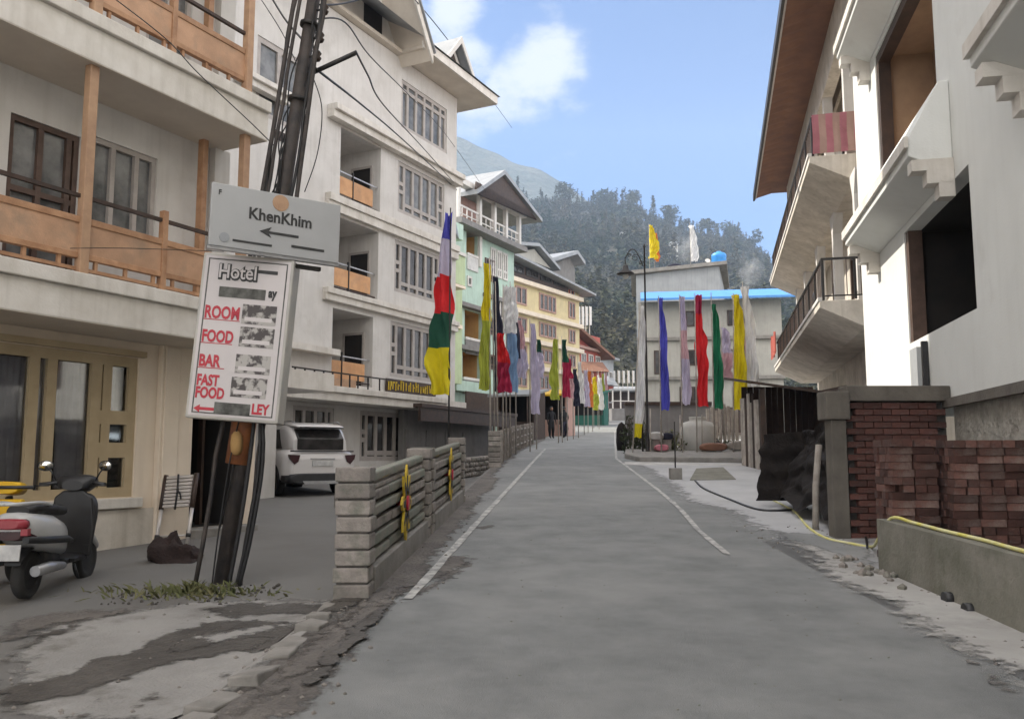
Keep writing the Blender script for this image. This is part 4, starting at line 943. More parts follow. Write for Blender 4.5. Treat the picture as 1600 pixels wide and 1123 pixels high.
stall(911, 82, 4.0, 3.2, M['greenlow'], M['greenlow'], 'teal green kiosk on the left kerb below the red building')

# ================================================================== RIGHT: NEAR BUILDING (A)
A = Facade('pale_house', 5.4, 10.5, 12.05, -1, 'unfinished pale plastered house on the right with dark open window holes')
AH = [(-1.0, 2.15, 3.24, 4.9), (.05, 3.55, 6.2, 8.3), (-8.2, -4.3, 3.24, 4.9), (-8.2, -3.9, 6.2, 8.3), (.05, 3.55, 9.6, 11.6)]
A.wall('wall', -22, 5.55, 2.31, 12.6, AH, M['pale'], 0, .22)
A.wall('stone_wall', -22, .3, -.6, 2.30, [], M['rubble'], -.05, .25)
A.box(-22, .42, .0, .07, 2.20, 2.31).build('ledge', M['beam'], A.root)
mb = MB(); A.box(5.33, 5.55, -8, -.22, 2.31, 12.6, mb); A.box(-22, 5.5, -8.2, -8, 0, 12.6, mb); build_each(mb, 'side_wall', M['pale'], A.root)
A.box(-22.5, 6.2, -8.6, .7, 12.6, 12.85).build('roof', M['slab'], A.root)
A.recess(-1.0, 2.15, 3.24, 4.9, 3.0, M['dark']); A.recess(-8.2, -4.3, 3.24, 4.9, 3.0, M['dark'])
for (a, b, c, d) in (AH[1], AH[3], AH[4]):
    A.recess(a, b, c, d, .9, M['tanroom'])
    mb = MB(); A.box(b-.16, b-.004, -.21, -.02, c, d, mb); A.box(a+.004, b-.16, -.21, -.02, d-.16, d-.004, mb); mb.build('window_frame', M['dwood'], A.root)
A.box(.004+1.99, 2.146, -.21, -.02, 3.244, 4.896).build('window_frame', M['brownfr'], A.root)
A.box(1.2, 2.6, -.89, -.86, 6.25, 7.2).build('dark_board', M['brownfr'], A.root)
# sloping ledges (chajja) with stepped brackets
def chajja(s0, s1, zc, top, off=.5):
    k = A.k; mb = MB()
    mb.prism([(k*.003, zc-.02), (k*off, zc+.20), (k*off, zc+.42), (k*.12, top), (k*.003, top)], s0, s1, 'x'); o = mb.build('window_hood', M['pale'], A.root, bevel=.012)
    mb = MB(); mb.box(s0-.03, s1+.03, k*off, k*(off+.05), zc+.30, zc+.44); mb.build('hood_lip', M['slab'], o)
    for e in (s0+.0, s1-.22):
        mb = MB(); zz_ = zc+.14
        for i, (o1, h) in enumerate(((off*.95, .14), (off*.62, .15), (off*.36, .16))):
            mb.box(e-.03, e+.18, k*.003, k*o1, zz_-h-.01*i, zz_); zz_ -= h+.002
        mb.build('bracket', M['slab'], o)
chajja(-.45, 4.15, 5.02, 6.14); chajja(-9, -2.9, 5.02, 6.14); chajja(-.45, 4.2, 8.42, 9.5); chajja(-9, -2.9, 8.42, 9.5); chajja(-1.3, 4.2, 11.7, 12.55)
# flower-pot like conduit and small details
A.box(1.35, 1.75, .01, .10, 2.5, 3.1).build('meter_box', M['towerb'], A.root); A.box(1.12, 1.2, .01, .08, 2.5, 3.15).build('pipe', M['black'], A.root)
# brick annexe below, with beam, post and red bricks
AX = empty('brick_annexe', (0, 0, 0), 0, 'dark red brick annexe with concrete post and beam under the pale house', 'outbuilding')
YF = 10.75; gb0 = gz(4.2, YF)
bx(3.95, 4.14, YF-.03, YF+.2, gb0-.2, 2.05).build('post', M['beam'], AX, bevel=.01)
bx(3.88, 4.18, YF-.08, YF+.25, 2.05, 2.40).build('capital', M['beam'], AX, bevel=.015)
bx(4.14, 5.44, YF-.06, YF+.2, 2.28, 2.47).build('beam', M['beam'], AX, bevel=.012)
MB().prism([(4.16, YF+.2), (5.7, YF+.2), (6.4, 15.6), (5.7, 15.6)], 2.34, 2.46, 'z').build('slab', M['beam'], AX)
bx(4.15, 5.44, YF+.10, YF+.22, gb0-.2, 2.27).build('mortar_wall', M['mortar'], AX)
bw, bh, bt = .215, .068, .10
me_b = MB().box(-bw/2, bw/2, -bt/2, bt/2, 0, bh).mesh('brick', M['brickw'])
rd = random.Random(9); zc = gb0; row = 0
while zc+bh < 2.27:
    x = 4.15+(bw+.012)*(.5 if row % 2 == 0 else 1.0)
    while x+bw/2 < 5.46:
        ins_mesh('brick', me_b, AX, (x, YF+.05+rd.uniform(-.006, .006), zc)); x += bw+.012
    zc += bh+.012; row += 1
me_s = MB().box(-bt/2, bt/2, -bw/2, bw/2, 0, bh).mesh('brick', M['brickw'])
# stacks of loose bricks
def brick_stack(name, x0, y0, nx, ny, nz, rz, label, seed):
    r = empty(name, (x0, y0, gz(x0, y0)), rz, label, 'brick stack', 'stacks of loose red bricks')
    rd = random.Random(seed); me = MB().box(-.112, .112, -.052, .052, 0, .072).mesh('brick', M['brick'])
    m2 = MB().box(-.112, .112, -.052, .052, 0, .072).mesh('brick', M['brickd']); cnt = 0
    for k in range(nz):
        cross = (k//2) % 3 == 2
        if not cross:
            for i in range(nx):
                for j in range(ny*2):
                    if 0 < i < nx-1 and j > 1 and k < nz-1: continue
                    if j > 2 and i > 0 and k < nz-1: continue
                    if rd.random() < .03 or (k == nz-1 and rd.random() < .25): continue
                    o = ins_mesh('brick', me if rd.random() < .75 else m2, r, (i*.235+.115+rd.uniform(-.016, .016), j*.112+.055+rd.uniform(-.04, .02), k*.076), (rd.gauss(0, .012), rd.gauss(0, .012), rd.gauss(0, .075))); cnt += 1
        else:
            for i in range(nx*2):
                for j in range(ny):
                    if j > 1 and i > 1 and k < nz-1: continue
                    if rd.random() < .04: continue
                    ins_mesh('brick', me if rd.random() < .85 else m2, r, (i*.1165+.06+rd.uniform(-.006, .006), j*.235+.112+rd.uniform(-.03, .015), k*.076), (0, 0, pi/2+rd.gauss(0, .03))); cnt += 1
    bx(.12, nx*.235-.06, .12, ny*.235-.04, 0, (nz-1.2)*.076).build('core', M['brickd'], r)
    print(name, cnt)
brick_stack('brick_stack', 3.80, 8.75, 2, 2, 17, -.06, 'stack of loose red bricks on the left, nearer the brick annexe', 1)
brick_stack('brick_stack', 4.31, 8.5, 3, 3, 17, -.10, 'stack of loose red bricks on the right, against the rough stone wall', 2)
# low mossy concrete wall with two drain holes
CW = empty('concrete_wall', (0, 0, 0), 0, 'low mossy concrete retaining wall in the right foreground with drain holes', 'wall')
mb = MB(); ys = [8.75, 7.8, 6.8, 5.8, 4.6, 3.0, 1.0, -2]
for a, b in zip(ys, ys[1:]):
    za, zb2 = gz(3.6, a), gz(3.6, b); xa = 3.64-.012*(8.75-a); xb = 3.64-.012*(8.75-b)
    top_a = .98-.0*(8.75-a)-(.035*(8.75-a)); top_b = .98-(.035*(8.75-b))
    V = [(xa, a, za-.3), (xb, b, zb2-.3), (xb, b, top_b), (xa, a, top_a), (xa+.2, a, za-.3), (xb+.2, b, zb2-.3), (xb+.2, b, top_b), (xa+.2, a, top_a)]
    mb.add(V, [(0, 1, 2, 3), (4, 7, 6, 5), (3, 2, 6, 7)])
    if a == 8.75: mb.add(V, [(0, 3, 7, 4)])
mb.build('wall', M['cwall'], CW)
for (px, py) in ((1481, 934), (1513, 952)):
    d = pixdir(px, py); t = 3.595/d.x; p = (3.595, d.y*t, EYE+d.z*t); mb = MB(); mb.tube([(p[0]-.035, p[1], p[2]), (p[0]+.06, p[1], p[2])], .052, 12); mb.build('drain_pipe', M['black'], CW)
bx(3.42, 3.64, 3, 8.9, -.5, .0).build('footing', M['kerb'], CW)
# hoses
def P3(px, py, Y): d = pixdir(px, py); t = Y/d.y; return Vector((d.x*t, Y, EYE+d.z*t))
def smoothpts(pts, n=6):
    pts = [Vector(p) for p in pts]; out = []
    for i in range(len(pts)-1):
        p0 = pts[max(i-1, 0)]; p1 = pts[i]; p2 = pts[i+1]; p3 = pts[min(i+2, len(pts)-1)]
        for j in range(n):
            t = j/n; out.append(.5*((2*p1)+(-p0+p2)*t+(2*p0-5*p1+4*p2-p3)*t*t+(-p0+3*p1-3*p2+p3)*t**3))
    out.append(pts[-1]); return out
def gp(px, py, r=.012): x, y = G(px, py); return (x, y, gz(x, y)+r+.012)
tw = lambda y: .98-.035*(8.75-y)+.02
hy = smoothpts([gp(1205, 782), gp(1240, 800), gp(1262, 825), gp(1290, 843), gp(1330, 852), gp(1362, 857), (3.7, 8.9, .75), (3.72, 8.6, tw(8.6)), (3.76, 8.2, tw(8.2)), (3.74, 7.6, tw(7.6)), (3.75, 7.0, tw(7)), (3.72, 6.6, tw(6.6)), (3.70, 6.3, tw(6.3)), (3.60, 6.12, tw(6)), (3.56, 5.95, .6), (3.55, 5.8, .42)])
ho = MB().tube(hy, .016, 8).build('garden_hose', M['hosey']); tag(ho, 'yellow garden hose lying along the top of the low concrete wall', 'hose')
ho = MB().tube(smoothpts([gp(1086, 752), gp(1100, 765), gp(1140, 782), gp(1180, 797), gp(1215, 800), gp(1262, 797)]), .020, 8).build('water_pipe', M['black']); tag(ho, 'black water pipe curving over the pale apron below the tarpaulin', 'pipe')
ho = MB().tube(smoothpts([gp(1300, 838), gp(1325, 842), gp(1350, 838), (4.0, 9.9, gz(4, 9.9)+.03)]), .014, 6).build('water_pipe', M['black']); tag(ho, 'short black pipe lying at the foot of the brick annexe', 'pipe')

# ================================================================== RIGHT: SECOND HOUSE (B)
dB = pixdir(1281, 485); B = Facade('balcony_house', dB.x/dB.y*19, 19, 13.25, -1, 'cream house on the right with two long balconies and brown tin eaves')
print('B', B.o)
zs1, zs2, ze = 4.92, 8.55, 12.75
kB = B.k
def bslab(z, s0, s1):
    mb = MB(); mb.prism([(kB*.0, z-.03), (kB*.0, z+.12), (kB*-1.6, z+.12), (kB*-1.6, z-.50), (kB*-.95, z-.50)], s0, s1, 'x'); mb.build('balcony_slab', M['grubby'], B.root, bevel=.01)
    B.box(s0, s1, -.06, .03, z+.12, z+.2).build('slab_edge', M['white'], B.root)
B.wall('wall', .0, 15.5, .8, 12.6, [(1.6, 2.8, zs1+.2, zs1+2.4), (5, 6.3, zs1+1.1, zs1+2.4), (9, 10.2, zs1+.2, zs1+2.4), (1.6, 2.8, zs2+.2, zs2+2.4), (5, 6.3, zs2+1.1, zs2+2.4), (9, 10.2, zs2+.2, zs2+2.4)], M['grubby'], -1.6, .2)
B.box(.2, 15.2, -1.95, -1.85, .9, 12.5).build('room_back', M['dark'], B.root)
for z in (zs1, zs2):
    for a, b in ((5, 6.3),): B.window(a, b, z+1.1, z+2.4, -1.62, M['brownfr'], M['glass'], [1, 1], (), .07)
    for a, b in ((1.6, 2.8), (9, 10.2)): B.window(a, b, z+.2, z+2.4, -1.62, M['brownfr'], M['glass'], [1, 1], (.4,), .07, name='balcony_door')
mb = MB(); B.box(0, .2, -9, -1.8, .8, 12.6, mb); B.box(15.3, 15.5, -9, -1.8, .8, 12.6, mb); build_each(mb, 'side_wall', M['grubby'], B.root)
bslab(zs1, 0, 15.2); bslab(zs2, .9, 16.2)
# columns with flared heads
for z0_, z1_, L_ in ((zs1+.12, zs2-.1, (.5, 4.2, 8.0, 11.8, 15.0)), (zs2+.12, ze-.1, (1.3, 5.0, 8.8, 12.6, 15.8))):
    for p in L_:
        mb = MB(); B.box(p-.13, p+.13, -1.12, -.88, z0_, z1_-.9, mb); mb.prism([(p-.13, z1_-.9), (p+.13, z1_-.9), (p+.40, z1_-.42), (p+.40, z1_-.36), (p-.40, z1_-.36), (p-.40, z1_-.42)], kB*-1.12, kB*-.88, 'y'); mb.build('column', M['white'], B.root)
def brail(z, s0, s1):
    z = z+.12
    B.box(s0, s1, -.13, -.07, z+.93, z+.98).build('handrail', M['metal'], B.root); B.box(s0, s1, -.12, -.08, z+.10, z+.13).build('rail', M['metal'], B.root)
    B.box(s0-.0, s0+.04, -1.55, -.13, z+.93, z+.98).build('handrail', M['metal'], B.root); B.box(s0, s0+.03, -1.55, -.13, z+.10, z+.13).build('rail', M['metal'], B.root)
    me = B.box(0, .018, -.009, .009, 0, .80).mesh('baluster', M['brownfr']); me2 = B.box(0, .05, -.025, .025, 0, .9).mesh('newel', M['metal'])
    x = s0+.1; i = 0
    while x < s1:
        if i % 6 == 0: ins_mesh('newel', me2, B.root, (x, kB*-.1, z+.03))
        else: ins_mesh('baluster', me, B.root, (x, kB*-.1, z+.13))
        x += .24; i += 1
    for y_ in (.3, .6, .9, 1.2, 1.45): ins_mesh('baluster', me, B.root, (s0, kB*-y_, z+.13))
    ins_mesh('newel', me2, B.root, (s0, kB*-.78, z+.03)); ins_mesh('newel', me2, B.root, (s0, kB*-.1, z+.03))
brail(zs1, .05, 15.0); brail(zs2, .95, 16.0)
B.box(.5, 1.2, -1.58, -1.5, zs1+.3, zs1+2.2).build('cloth_panel', M['grubby'], B.root)
# eaves: corrugated brown soffit and dark edge
mb = MB(); n = 120; vs = []
for i in range(n+1):
    s_ = -2+20*i/n; dz = .035*sin(i*2.1)
    vs += [(s_, kB*.42, ze-.04+dz), (s_, kB*-1.7, ze+.55+dz)]
mb.add(vs, [(2*i, 2*i+1, 2*i+3, 2*i+2) for i in range(n)], True); mb.build('eaves_tin', M['tinbrown'], B.root)
B.box(-2, 17.9, .42, .50, ze-.16, ze+.12).build('gutter_edge', M['metal'], B.root); B.box(-2, 17.9, .36, .42, ze-.09, ze-.03).build('batten', M['white'], B.root)
B.box(-2, 17.2, -1.15, -.85, 11.7, ze+.42).build('wall_plate', M['grubby'], B.root); B.box(-2, 17.2, -1.62, -1.5, 12.3, ze+.5).build('wall_plate', M['grubby'], B.root)
mb = MB(); mb.prism([(kB*.5, ze+.14), (kB*-4.5, ze+2.0), (kB*-9.5, ze+.14)], -2, 17.9, 'x'); mb.build('roof', M['tinbrown'], B.root)
# striped blanket hung over the upper balcony end
bk = B.world(.9, -.85); vs = []
r = empty('blanket', (0, 0, 0), 0, 'dusky pink striped blanket hung over the end rail of the upper balcony', 'blanket')
mbs = [MB(), MB()]; nst = 8
for i in range(nst):
    for j in range(6):
        o0 = .08+1.25*i/nst; o1 = .08+1.25*(i+1)/nst; z_t = zs2+1.14-.16*j; z_b = z_t-.16
        f = lambda o, z: (lambda w: (w[0]-.0, w[1]-.06-.02*sin(z*7+o*3), z))(B.world(.95, -o))
        mbs[i % 2].add([f(o0, z_t), f(o1, z_t), f(o1, z_b), f(o0, z_b)], [(0, 1, 2, 3)])
build_each(mbs[0], 'cloth_stripe', M['blanket'], r, 24, 6); build_each(mbs[1], 'cloth_stripe', M['pinkb'], r, 24, 6)
# red cloth bundle on lower rail far end
r = empty('laundry', (*B.world(13.2, 0), zs1+.3), 0, 'reddish laundry hung over the far end of the lower balcony rail', 'laundry')
mb = MB(); n = 16
for i in range(n):
    t0, t1 = i/n, (i+1)/n; f = lambda t, z: ((B.d[0]*t*2.2)-.1+.05*sin(t*31), B.d[1]*t*2.2, z+.08*sin(t*11))
    mb.add([f(t0, .95), f(t1, .95), f(t1, .2), f(t0, .2)], [(0, 1, 2, 3)], True)
mb.build('cloth', M['redb'], r)

# ================================================================== RIGHT: GREY BUILDING WITH BLUE ROOF + TOWER BLOCK
YG = 58; xg0 = put(998, YG)[0]; xg1 = put(1216, YG)[0]; zgr = EYE+el(472)*YG*1.0; zg0 = gz(xg0, YG)-.3
GB = empty('grey_building', (0, 0, 0), 0.0, 'grey three storey building with bright blue tin roof behind the flags', 'building')
bx(xg0, xg1, YG, YG+7, zg0, zgr).build('wall', M['greyb'], GB)
mb = MB(); mb.prism([(YG-1.3, zgr-.15), (YG-1.3, zgr), (YG+3.6, zgr+1.35), (YG+3.6, zgr+1.2)], xg0+.2, xg1+1.0, 'x'); mb.build('roof', M['tinblue'], GB)
for q in (531, 592): z = EYE+el(q)*YG; bx(xg0-.1, xg1+.1, YG-.25, YG-.003, z-.10, z+.12).build('ledge', M['kerb'], GB)
for (px0, px1, q0, q1) in [(1072, 1096, 488, 512), (1072, 1096, 548, 572), (1060, 1100, 605, 628), (1135, 1165, 488, 512), (1135, 1165, 548, 572), (1022, 1038, 548, 585), (1140, 1170, 605, 628)]:
    a, b = put(px0, YG)[0], put(px1, YG)[0]; zt_, zb_ = EYE+el(q0)*YG, EYE+el(q1)*YG
    f = MB().box(a, b, YG-.06, YG-.003, zb_, zb_+.1).box(a, b, YG-.06, YG-.003, zt_-.1, zt_).box(a, a+.1, YG-.06, YG-.003, zb_, zt_).box(b-.1, b, YG-.06, YG-.003, zb_, zt_).box((a+b)/2-.05, (a+b)/2+.05, YG-.06, YG-.003, zb_, zt_).build('window', M['dwood'], GB)
    for u, v in ((a+.1, (a+b)/2-.05), ((a+b)/2+.05, b-.1)): bx(u, v, YG-.03, YG-.004, zb_+.1, zt_-.1).build('pane', M['glass'], f)
bx(put(1010, YG)[0], put(1205, YG)[0], YG-2.2, YG-.3, zg0, EYE+el(640)*YG).build('lean_to', M['dwood'], GB)
GBr = -.15; GB.location = (xg0-(xg0*cos(GBr)-YG*sin(GBr)), YG-(xg0*sin(GBr)+YG*cos(GBr)), 0); GB.rotation_euler = (0, 0, GBr)
YT = 68; xt0 = put(996, YT)[0]; xt1 = put(1128, YT)[0]; ztt = EYE+el(413)*YT
TB = empty('tower_block', (0, 0, 0), 0, 'plain blue grey rendered block with flat roof rising behind the blue roof', 'building')
mb = MB(); V = [(xt0, YT, 3), (xt1, YT, 3), (xt1+2.6, YT+9, 3), (xt0+1.4, YT+9, 3), (xt0, YT, ztt-.9), (xt1, YT, ztt-.1), (xt1+2.6, YT+9, ztt-.1), (xt0+1.4, YT+9, ztt-.9)]
mb.add(V, [(0,3,2,1),(4,5,6,7),(0,1,5,4),(1,2,6,5),(2,3,7,6),(3,0,4,7)]); mb.build('wall', M['towerb'], TB)
mb = MB(); V = [(xt0-.5, YT-.5, ztt-.88), (xt1+.5, YT-.5, ztt-.08), (xt1+3.2, YT+9.5, ztt-.08), (xt0+1.0, YT+9.5, ztt-.88)]; V += [(a, b, c+.28) for a, b, c in V]; mb.add(V, [(0,3,2,1),(4,5,6,7),(0,1,5,4),(1,2,6,5),(2,3,7,6),(3,0,4,7)]); mb.build('roof_slab', M['kerb'], TB)
zrf = lambda x: ztt-.6+.8*(x-xt0)/(xt1-xt0)
def tank(px, py, r, h, m, label):
    x, y = put(px, YT+2); z = zrf(x)+.05; o = MB().lathe([(r*.98, 0), (r, h*.1), (r*.95, h*.3), (r, h*.35), (r*.95, h*.6), (r, h*.65), (r*.97, h*.85), (r*.75, h*.97), (r*.3, h*1.02), (r*.3, h*1.1), (0, h*1.1)], 20).build('water_tank', m, None, (x, y, z)); tag(o, label, 'water tank')
tank(1128, 400, .62, 1.1, M['blueplas'], 'bright blue water tank on the right end of the flat roof')
tank(1058, 408, .62, .55, M['f_navy'], 'low black water tank on the flat roof left of the blue tank')
o = MB().lathe([(.02, -.04), (.11, -.02), (.18, .02), (.22, .06)], 14, M=Matrix.Translation((0, 0, .3)) @ Matrix.Rotation(1.0, 4, 'X')).build('satellite_dish', M['pot'], None, (*put(1110, YT+1), zrf(put(1110, YT)[0])+.1)); tag(o, 'small pale satellite dish beside the blue tank on the roof', 'satellite dish')

# ================================================================== FLAGS
def flag(px, ybase, ytop, Y, f0, f1, wd, cols, label, group, lean=0, seed=0, pleat=3.0, ang=0.0, pole_r=.025, polem='paleboard', flare=0.0, base=None, taper=.55):
    """vertical prayer flag on its own pole. f0, f1: photo rows of its cloth top and foot; cols: list of (share, material)"""
    x, y = put(px, Y); zb = gz(x, y) if base is None else base; zt = EYE+el(ytop)*Y*1.0
    r = empty('prayer_flag', (x, y, zb), 0, label, 'flag', group)
    H_ = zt-zb
    MB().tube([(0, 0, 0), (lean*.5, 0, H_*.5), (lean, 0, H_)], [pole_r, pole_r*.9, pole_r*.6], 7).build('pole', M[polem], r)
    za = EYE+el(f0)*Y-zb; zc = EYE+el(f1)*Y-zb
    rd = random.Random(seed+int(px)); ph = rd.uniform(0, 6); tot = sum(c[0] for c in cols); acc_ = 0
    def pt(u, t):
        z = za+(zc-za)*t; lx = lean*z/H_
        wv = wd*(taper+(1-taper)*sst(t*1.6))*(1+flare*t*t)*(1+.09*sin(t*(7+ph)+ph)+.05*sin(t*(17+ph*2)+ph*2))
        a = ang+.28*sin(t*(2.5+ph*.4)+ph)
        d = .06*sin(u*pleat*2*pi+t*6+ph)+.04*sin(u*11+t*17+ph)+.03*sin(t*31+u*5+ph)
        off = wv*u
        return (lx+pole_r+off*cos(a)-d*sin(a)*wd*4, -off*sin(a)-d*cos(a)*wd*4, z-.06*u*wd+.02*sin(u*8+ph)*(t > .97))
    for i, (sh, m_) in enumerate(cols):
        t0 = acc_/tot; acc_ += sh; t1 = acc_/tot; nr = max(3, int(34*(t1-t0))); nc = 12
        vs = [pt(c/nc, t0+(t1-t0)*j/nr) for j in range(nr+1) for c in range(nc+1)]
        mb = MB(); mb.add(vs, [(j*(nc+1)+c, j*(nc+1)+c+1, (j+1)*(nc+1)+c+1, (j+1)*(nc+1)+c) for j in range(nr) for c in range(nc)], True)
        mb.build('cloth', M[m_], r)
    return r
# big five-colour flag by the white building
flag(702, 720, 325, 16.5, 335, 617, -.42, [(.9, 'f_blue'), (1.25, 'f_lilac'), (1.3, 'f_red'), (1.2, 'f_dkgreen'), (1.6, 'f_yellow')], 'large five colour prayer flag hanging in front of the white building', None, seed=2, pleat=1.2, ang=.1, pole_r=.02, polem='metal', taper=.35)
gl = 'prayer flags on poles along the left kerb'
for a in [
    (767, 695, 402, 24.5, 412, 610, -0.32, [(1, 'f_yellow'), (1.2, 'f_lime')], 'first lime yellow flag of the left kerb cluster', -.05, 1),
    (774, 695, 425, 25.2, 432, 612, 0.29, [(1.2, 'f_navy'), (1, 'f_navy')], 'near black flag beside the lime yellow one in the left cluster', -.1, 2),
    (779, 698, 440, 24.8, 520, 612, 0.38, [(1, 'f_red'), (1, 'f_crimson')], 'deep red flag hanging low in the left kerb cluster', -.1, 3),
    (786, 698, 445, 26, 447, 520, 0.38, [(1, 'f_white')], 'short white flag high in the left kerb cluster', 0, 4),
    (791, 698, 445, 27, 475, 612, 0.35, [(1, 'f_lilac'), (1, 'f_sky'), (1, 'f_sky')], 'pale blue flag on the right side of the left kerb cluster', 0, 5),
    (797, 695, 440, 28, 448, 560, 0.29, [(1, 'f_white'), (1, 'f_navy')], 'white and navy flag at the right edge of the left cluster', 0, 6),
    (806, 690, 495, 30, 500, 590, 0.38, [(1, 'f_pink'), (1, 'f_lilac')], 'faded pink flag in front of the yellow building', 0, 7),
    (828, 690, 498, 32, 505, 646, 0.35, [(1, 'f_lilac'), (1.2, 'f_lilac')], 'long lilac flag in front of the yellow building', 0, 8),
    (838, 690, 525, 34, 530, 590, 0.29, [(1, 'f_dkgreen'), (2, 'f_lilac')], 'small green topped lilac flag beyond the long lilac one', 0, 9),
    (872, 684, 525, 40, 530, 625, -0.43, [(1, 'f_lime')], 'lime flag standing nearest the street stall with the yellow awning', 0, 10),
    (878, 684, 525, 40.5, 530, 620, 0.35, [(1, 'f_dkgreen'), (1.5, 'f_crimson')], 'dark green and crimson flag beside the lime flag', 0, 11),
    (886, 682, 545, 43, 560, 622, 0.32, [(1, 'f_crimson'), (1, 'f_pink')], 'crimson and pink flag in front of the red building', 0, 12),
    (903, 678, 555, 47, 565, 630, 0.32, [(1, 'f_white')], 'white flag against the red building', 0, 13),
    (925, 668, 575, 60, 590, 640, 0.43, [(1, 'f_yellow'), (1, 'f_lime')], 'small yellow flag farthest along the left kerb', 0, 14),
    (935, 666, 580, 66, 590, 640, 0.36, [(1, 'f_white')], 'small white flag at the far end of the left kerb', 0, 15)]:
    flag(*a[:9], gl, lean=a[9], seed=a[10])
gr = 'prayer flags standing on the island kerb'
for a in [
    (986, 714, 474, 28.4, 478, 683, .26, [(1.6, 'f_white'), (1.4, 'f_white'), (.35, 'f_yellow')], 'white flag with yellow foot next to the lamp post', .34, 21, 0),
    (1031, 712, 462, 28.6, 465, 640, .26, [(1, 'f_blue')], 'royal blue flag on the island', 0, 22, 0),
    (1064, 714, 460, 28.4, 463, 632, .26, [(1.2, 'f_lilac'), (1, 'f_pink'), (1.6, 'f_lilac')], 'faded lilac flag between the blue and the red flag', 0, 23, 0),
    (1086, 712, 458, 28.6, 460, 634, .38, [(.5, 'f_crimson'), (2.4, 'f_red')], 'bright red flag in the middle of the island', .05, 24, 0),
    (1114, 714, 457, 28.7, 475, 638, .30, [(1, 'f_green')], 'dark green flag right of the red one', .0, 25, 0),
    (1128, 708, 510, 31, 512, 590, .40, [(1, 'f_lilac'), (1, 'f_pink')], 'pale pink and lilac flag behind the green and yellow flags', 0, 26, 0),
    (1142, 712, 458, 28.6, 460, 640, .40, [(1, 'f_yellow')], 'bright yellow flag on the island', .15, 27, 0),
    (1164, 708, 440, 28.8, 447, 628, .40, [(1, 'f_white'), (1, 'f_white')], 'tall white flag at the right end of the island', .0, 28, 0),
    (1156, 706, 500, 30.5, 505, 572, .30, [(1, 'f_pink')], 'small pink flag tucked behind the tall white one', 0, 29, 0)]:
    flag(*a[:9], gr, lean=a[9], seed=a[10], pleat=2.2)
# flags on the flat roof
zr_ = lambda px: zrf(put(px, YT+1)[0])
flag(1018, 0, 350, YT+1, 352, 403, .75, [(1, 'f_yellow')], 'yellow flag flying on the flat roof', 'flags on the flat roof', seed=31, base=zr_(1018), taper=.4)
flag(1026, 0, 362, YT+1.5, 364, 408, .4, [(1, 'f_orange')], 'narrow orange flag behind the yellow one on the flat roof', 'flags on the flat roof', seed=32, base=zr_(1026))
flag(1083, 0, 348, YT+1, 352, 408, .6, [(1, 'f_white')], 'white flag on the flat roof by the black tank', 'flags on the flat roof', seed=33, base=zr_(1083))
# thin white banners at the far bend
ORD = ['leftmost', 'second from the left', 'third from the left', 'fourth from the left', 'rightmost', 'sixth']
def banner_row(px0, px1, n, y0, y1, Y, gname, lab):
    for i in range(n):
        px = px0+(px1-px0)*i/(n-1); x, y = put(px, Y); zb = gz(x, y); zt = EYE+el(y0)*Y; zc = EYE+el(y1)*Y
        r = empty('banner', (x, y, zb), 0, lab+', '+(ORD[i] if i < n-1 else 'rightmost'), 'banner', gname)
        MB().tube([(0, 0, 0), (0, 0, zt-zb)], .05, 5).build('pole', M['paleboard'], r)
        MB().box(.05, .30, -.02, .02, zc-zb, zt-zb-.1).build('cloth', M['f_white'], r)
banner_row(904, 922, 4, 478, 508, 118, 'white banners on the slope above the red building', 'slim white banner in the row above the red building')
banner_row(958, 988, 5, 578, 598, 125, 'white banners at the bend of the street', 'slim white banner above the white railing at the bend')
x, y = put(955, 112)
r = empty('white_pavilion', (x, y, gz(x, y)), .1, 'small white railed pavilion at the far bend of the street', 'pavilion')
bx(0, 6.5, 0, 3, 0, 1.6).build('base', M['shopgrey'], r); bx(0, 6.5, 0, 3.2, 3.9, 4.15).build('roof', M['tin'], r); bx(.2, 6.3, 2.6, 2.8, 1.6, 3.9).build('back_wall', M['dwood'], r)
for i in range(7): bx(.1+i*1.04, .25+i*1.04, 0, .15, 1.6, 3.9).build('post', M['white'], r)
bx(0, 6.5, -.05, .05, 2.5, 2.62).build('rail', M['white'], r)
def small_house(px, Y, wd, h, dep, rz, wallm, roofm, label, rows_=2, cat='house'):
    x, y = put(px, Y); r = empty('small_house', (x, y, gz(x, y)-.3), rz, label, cat, 'small houses at the far bend')
    bx(0, wd, 0, dep, 0, h).build('wall', wallm, r)
    MB().prism([(-.7, h-.2), (dep+.5, h-.2), (dep*.5, h+1.1), ], -.4, wd+.5, 'x').build('roof', roofm, r)
    for q in range(rows_):
        for i in range(int(wd/1.5)):
            f = bx(.4+i*1.5, 1.3+i*1.5, -.06, -.002, .9+q*2.7, 2.1+q*2.7).build('window', M['white'], r); bx(.48+i*1.5, 1.22+i*1.5, -.08, -.062, .98+q*2.7, 2.02+q*2.7).build('pane', M['glass'], f)
    bx(-.1, wd+.1, -1.2, -.0, 2.55, 2.68).build('awning', roofm, r)
small_house(908, 96, 2.6, 6.2, 3, .25, M['redb'], M['tinbrown'], 'small brick red house low beside the teal kiosk')
small_house(922, 106, 2.4, 5.0, 3, .25, M['dwood'], M['tin'], 'small dark timber shop beyond the red house')
small_house(934, 118, 2.2, 5.2, 3, .2, M['redb'], M['tin'], 'small red and tin house nearest the far bend')
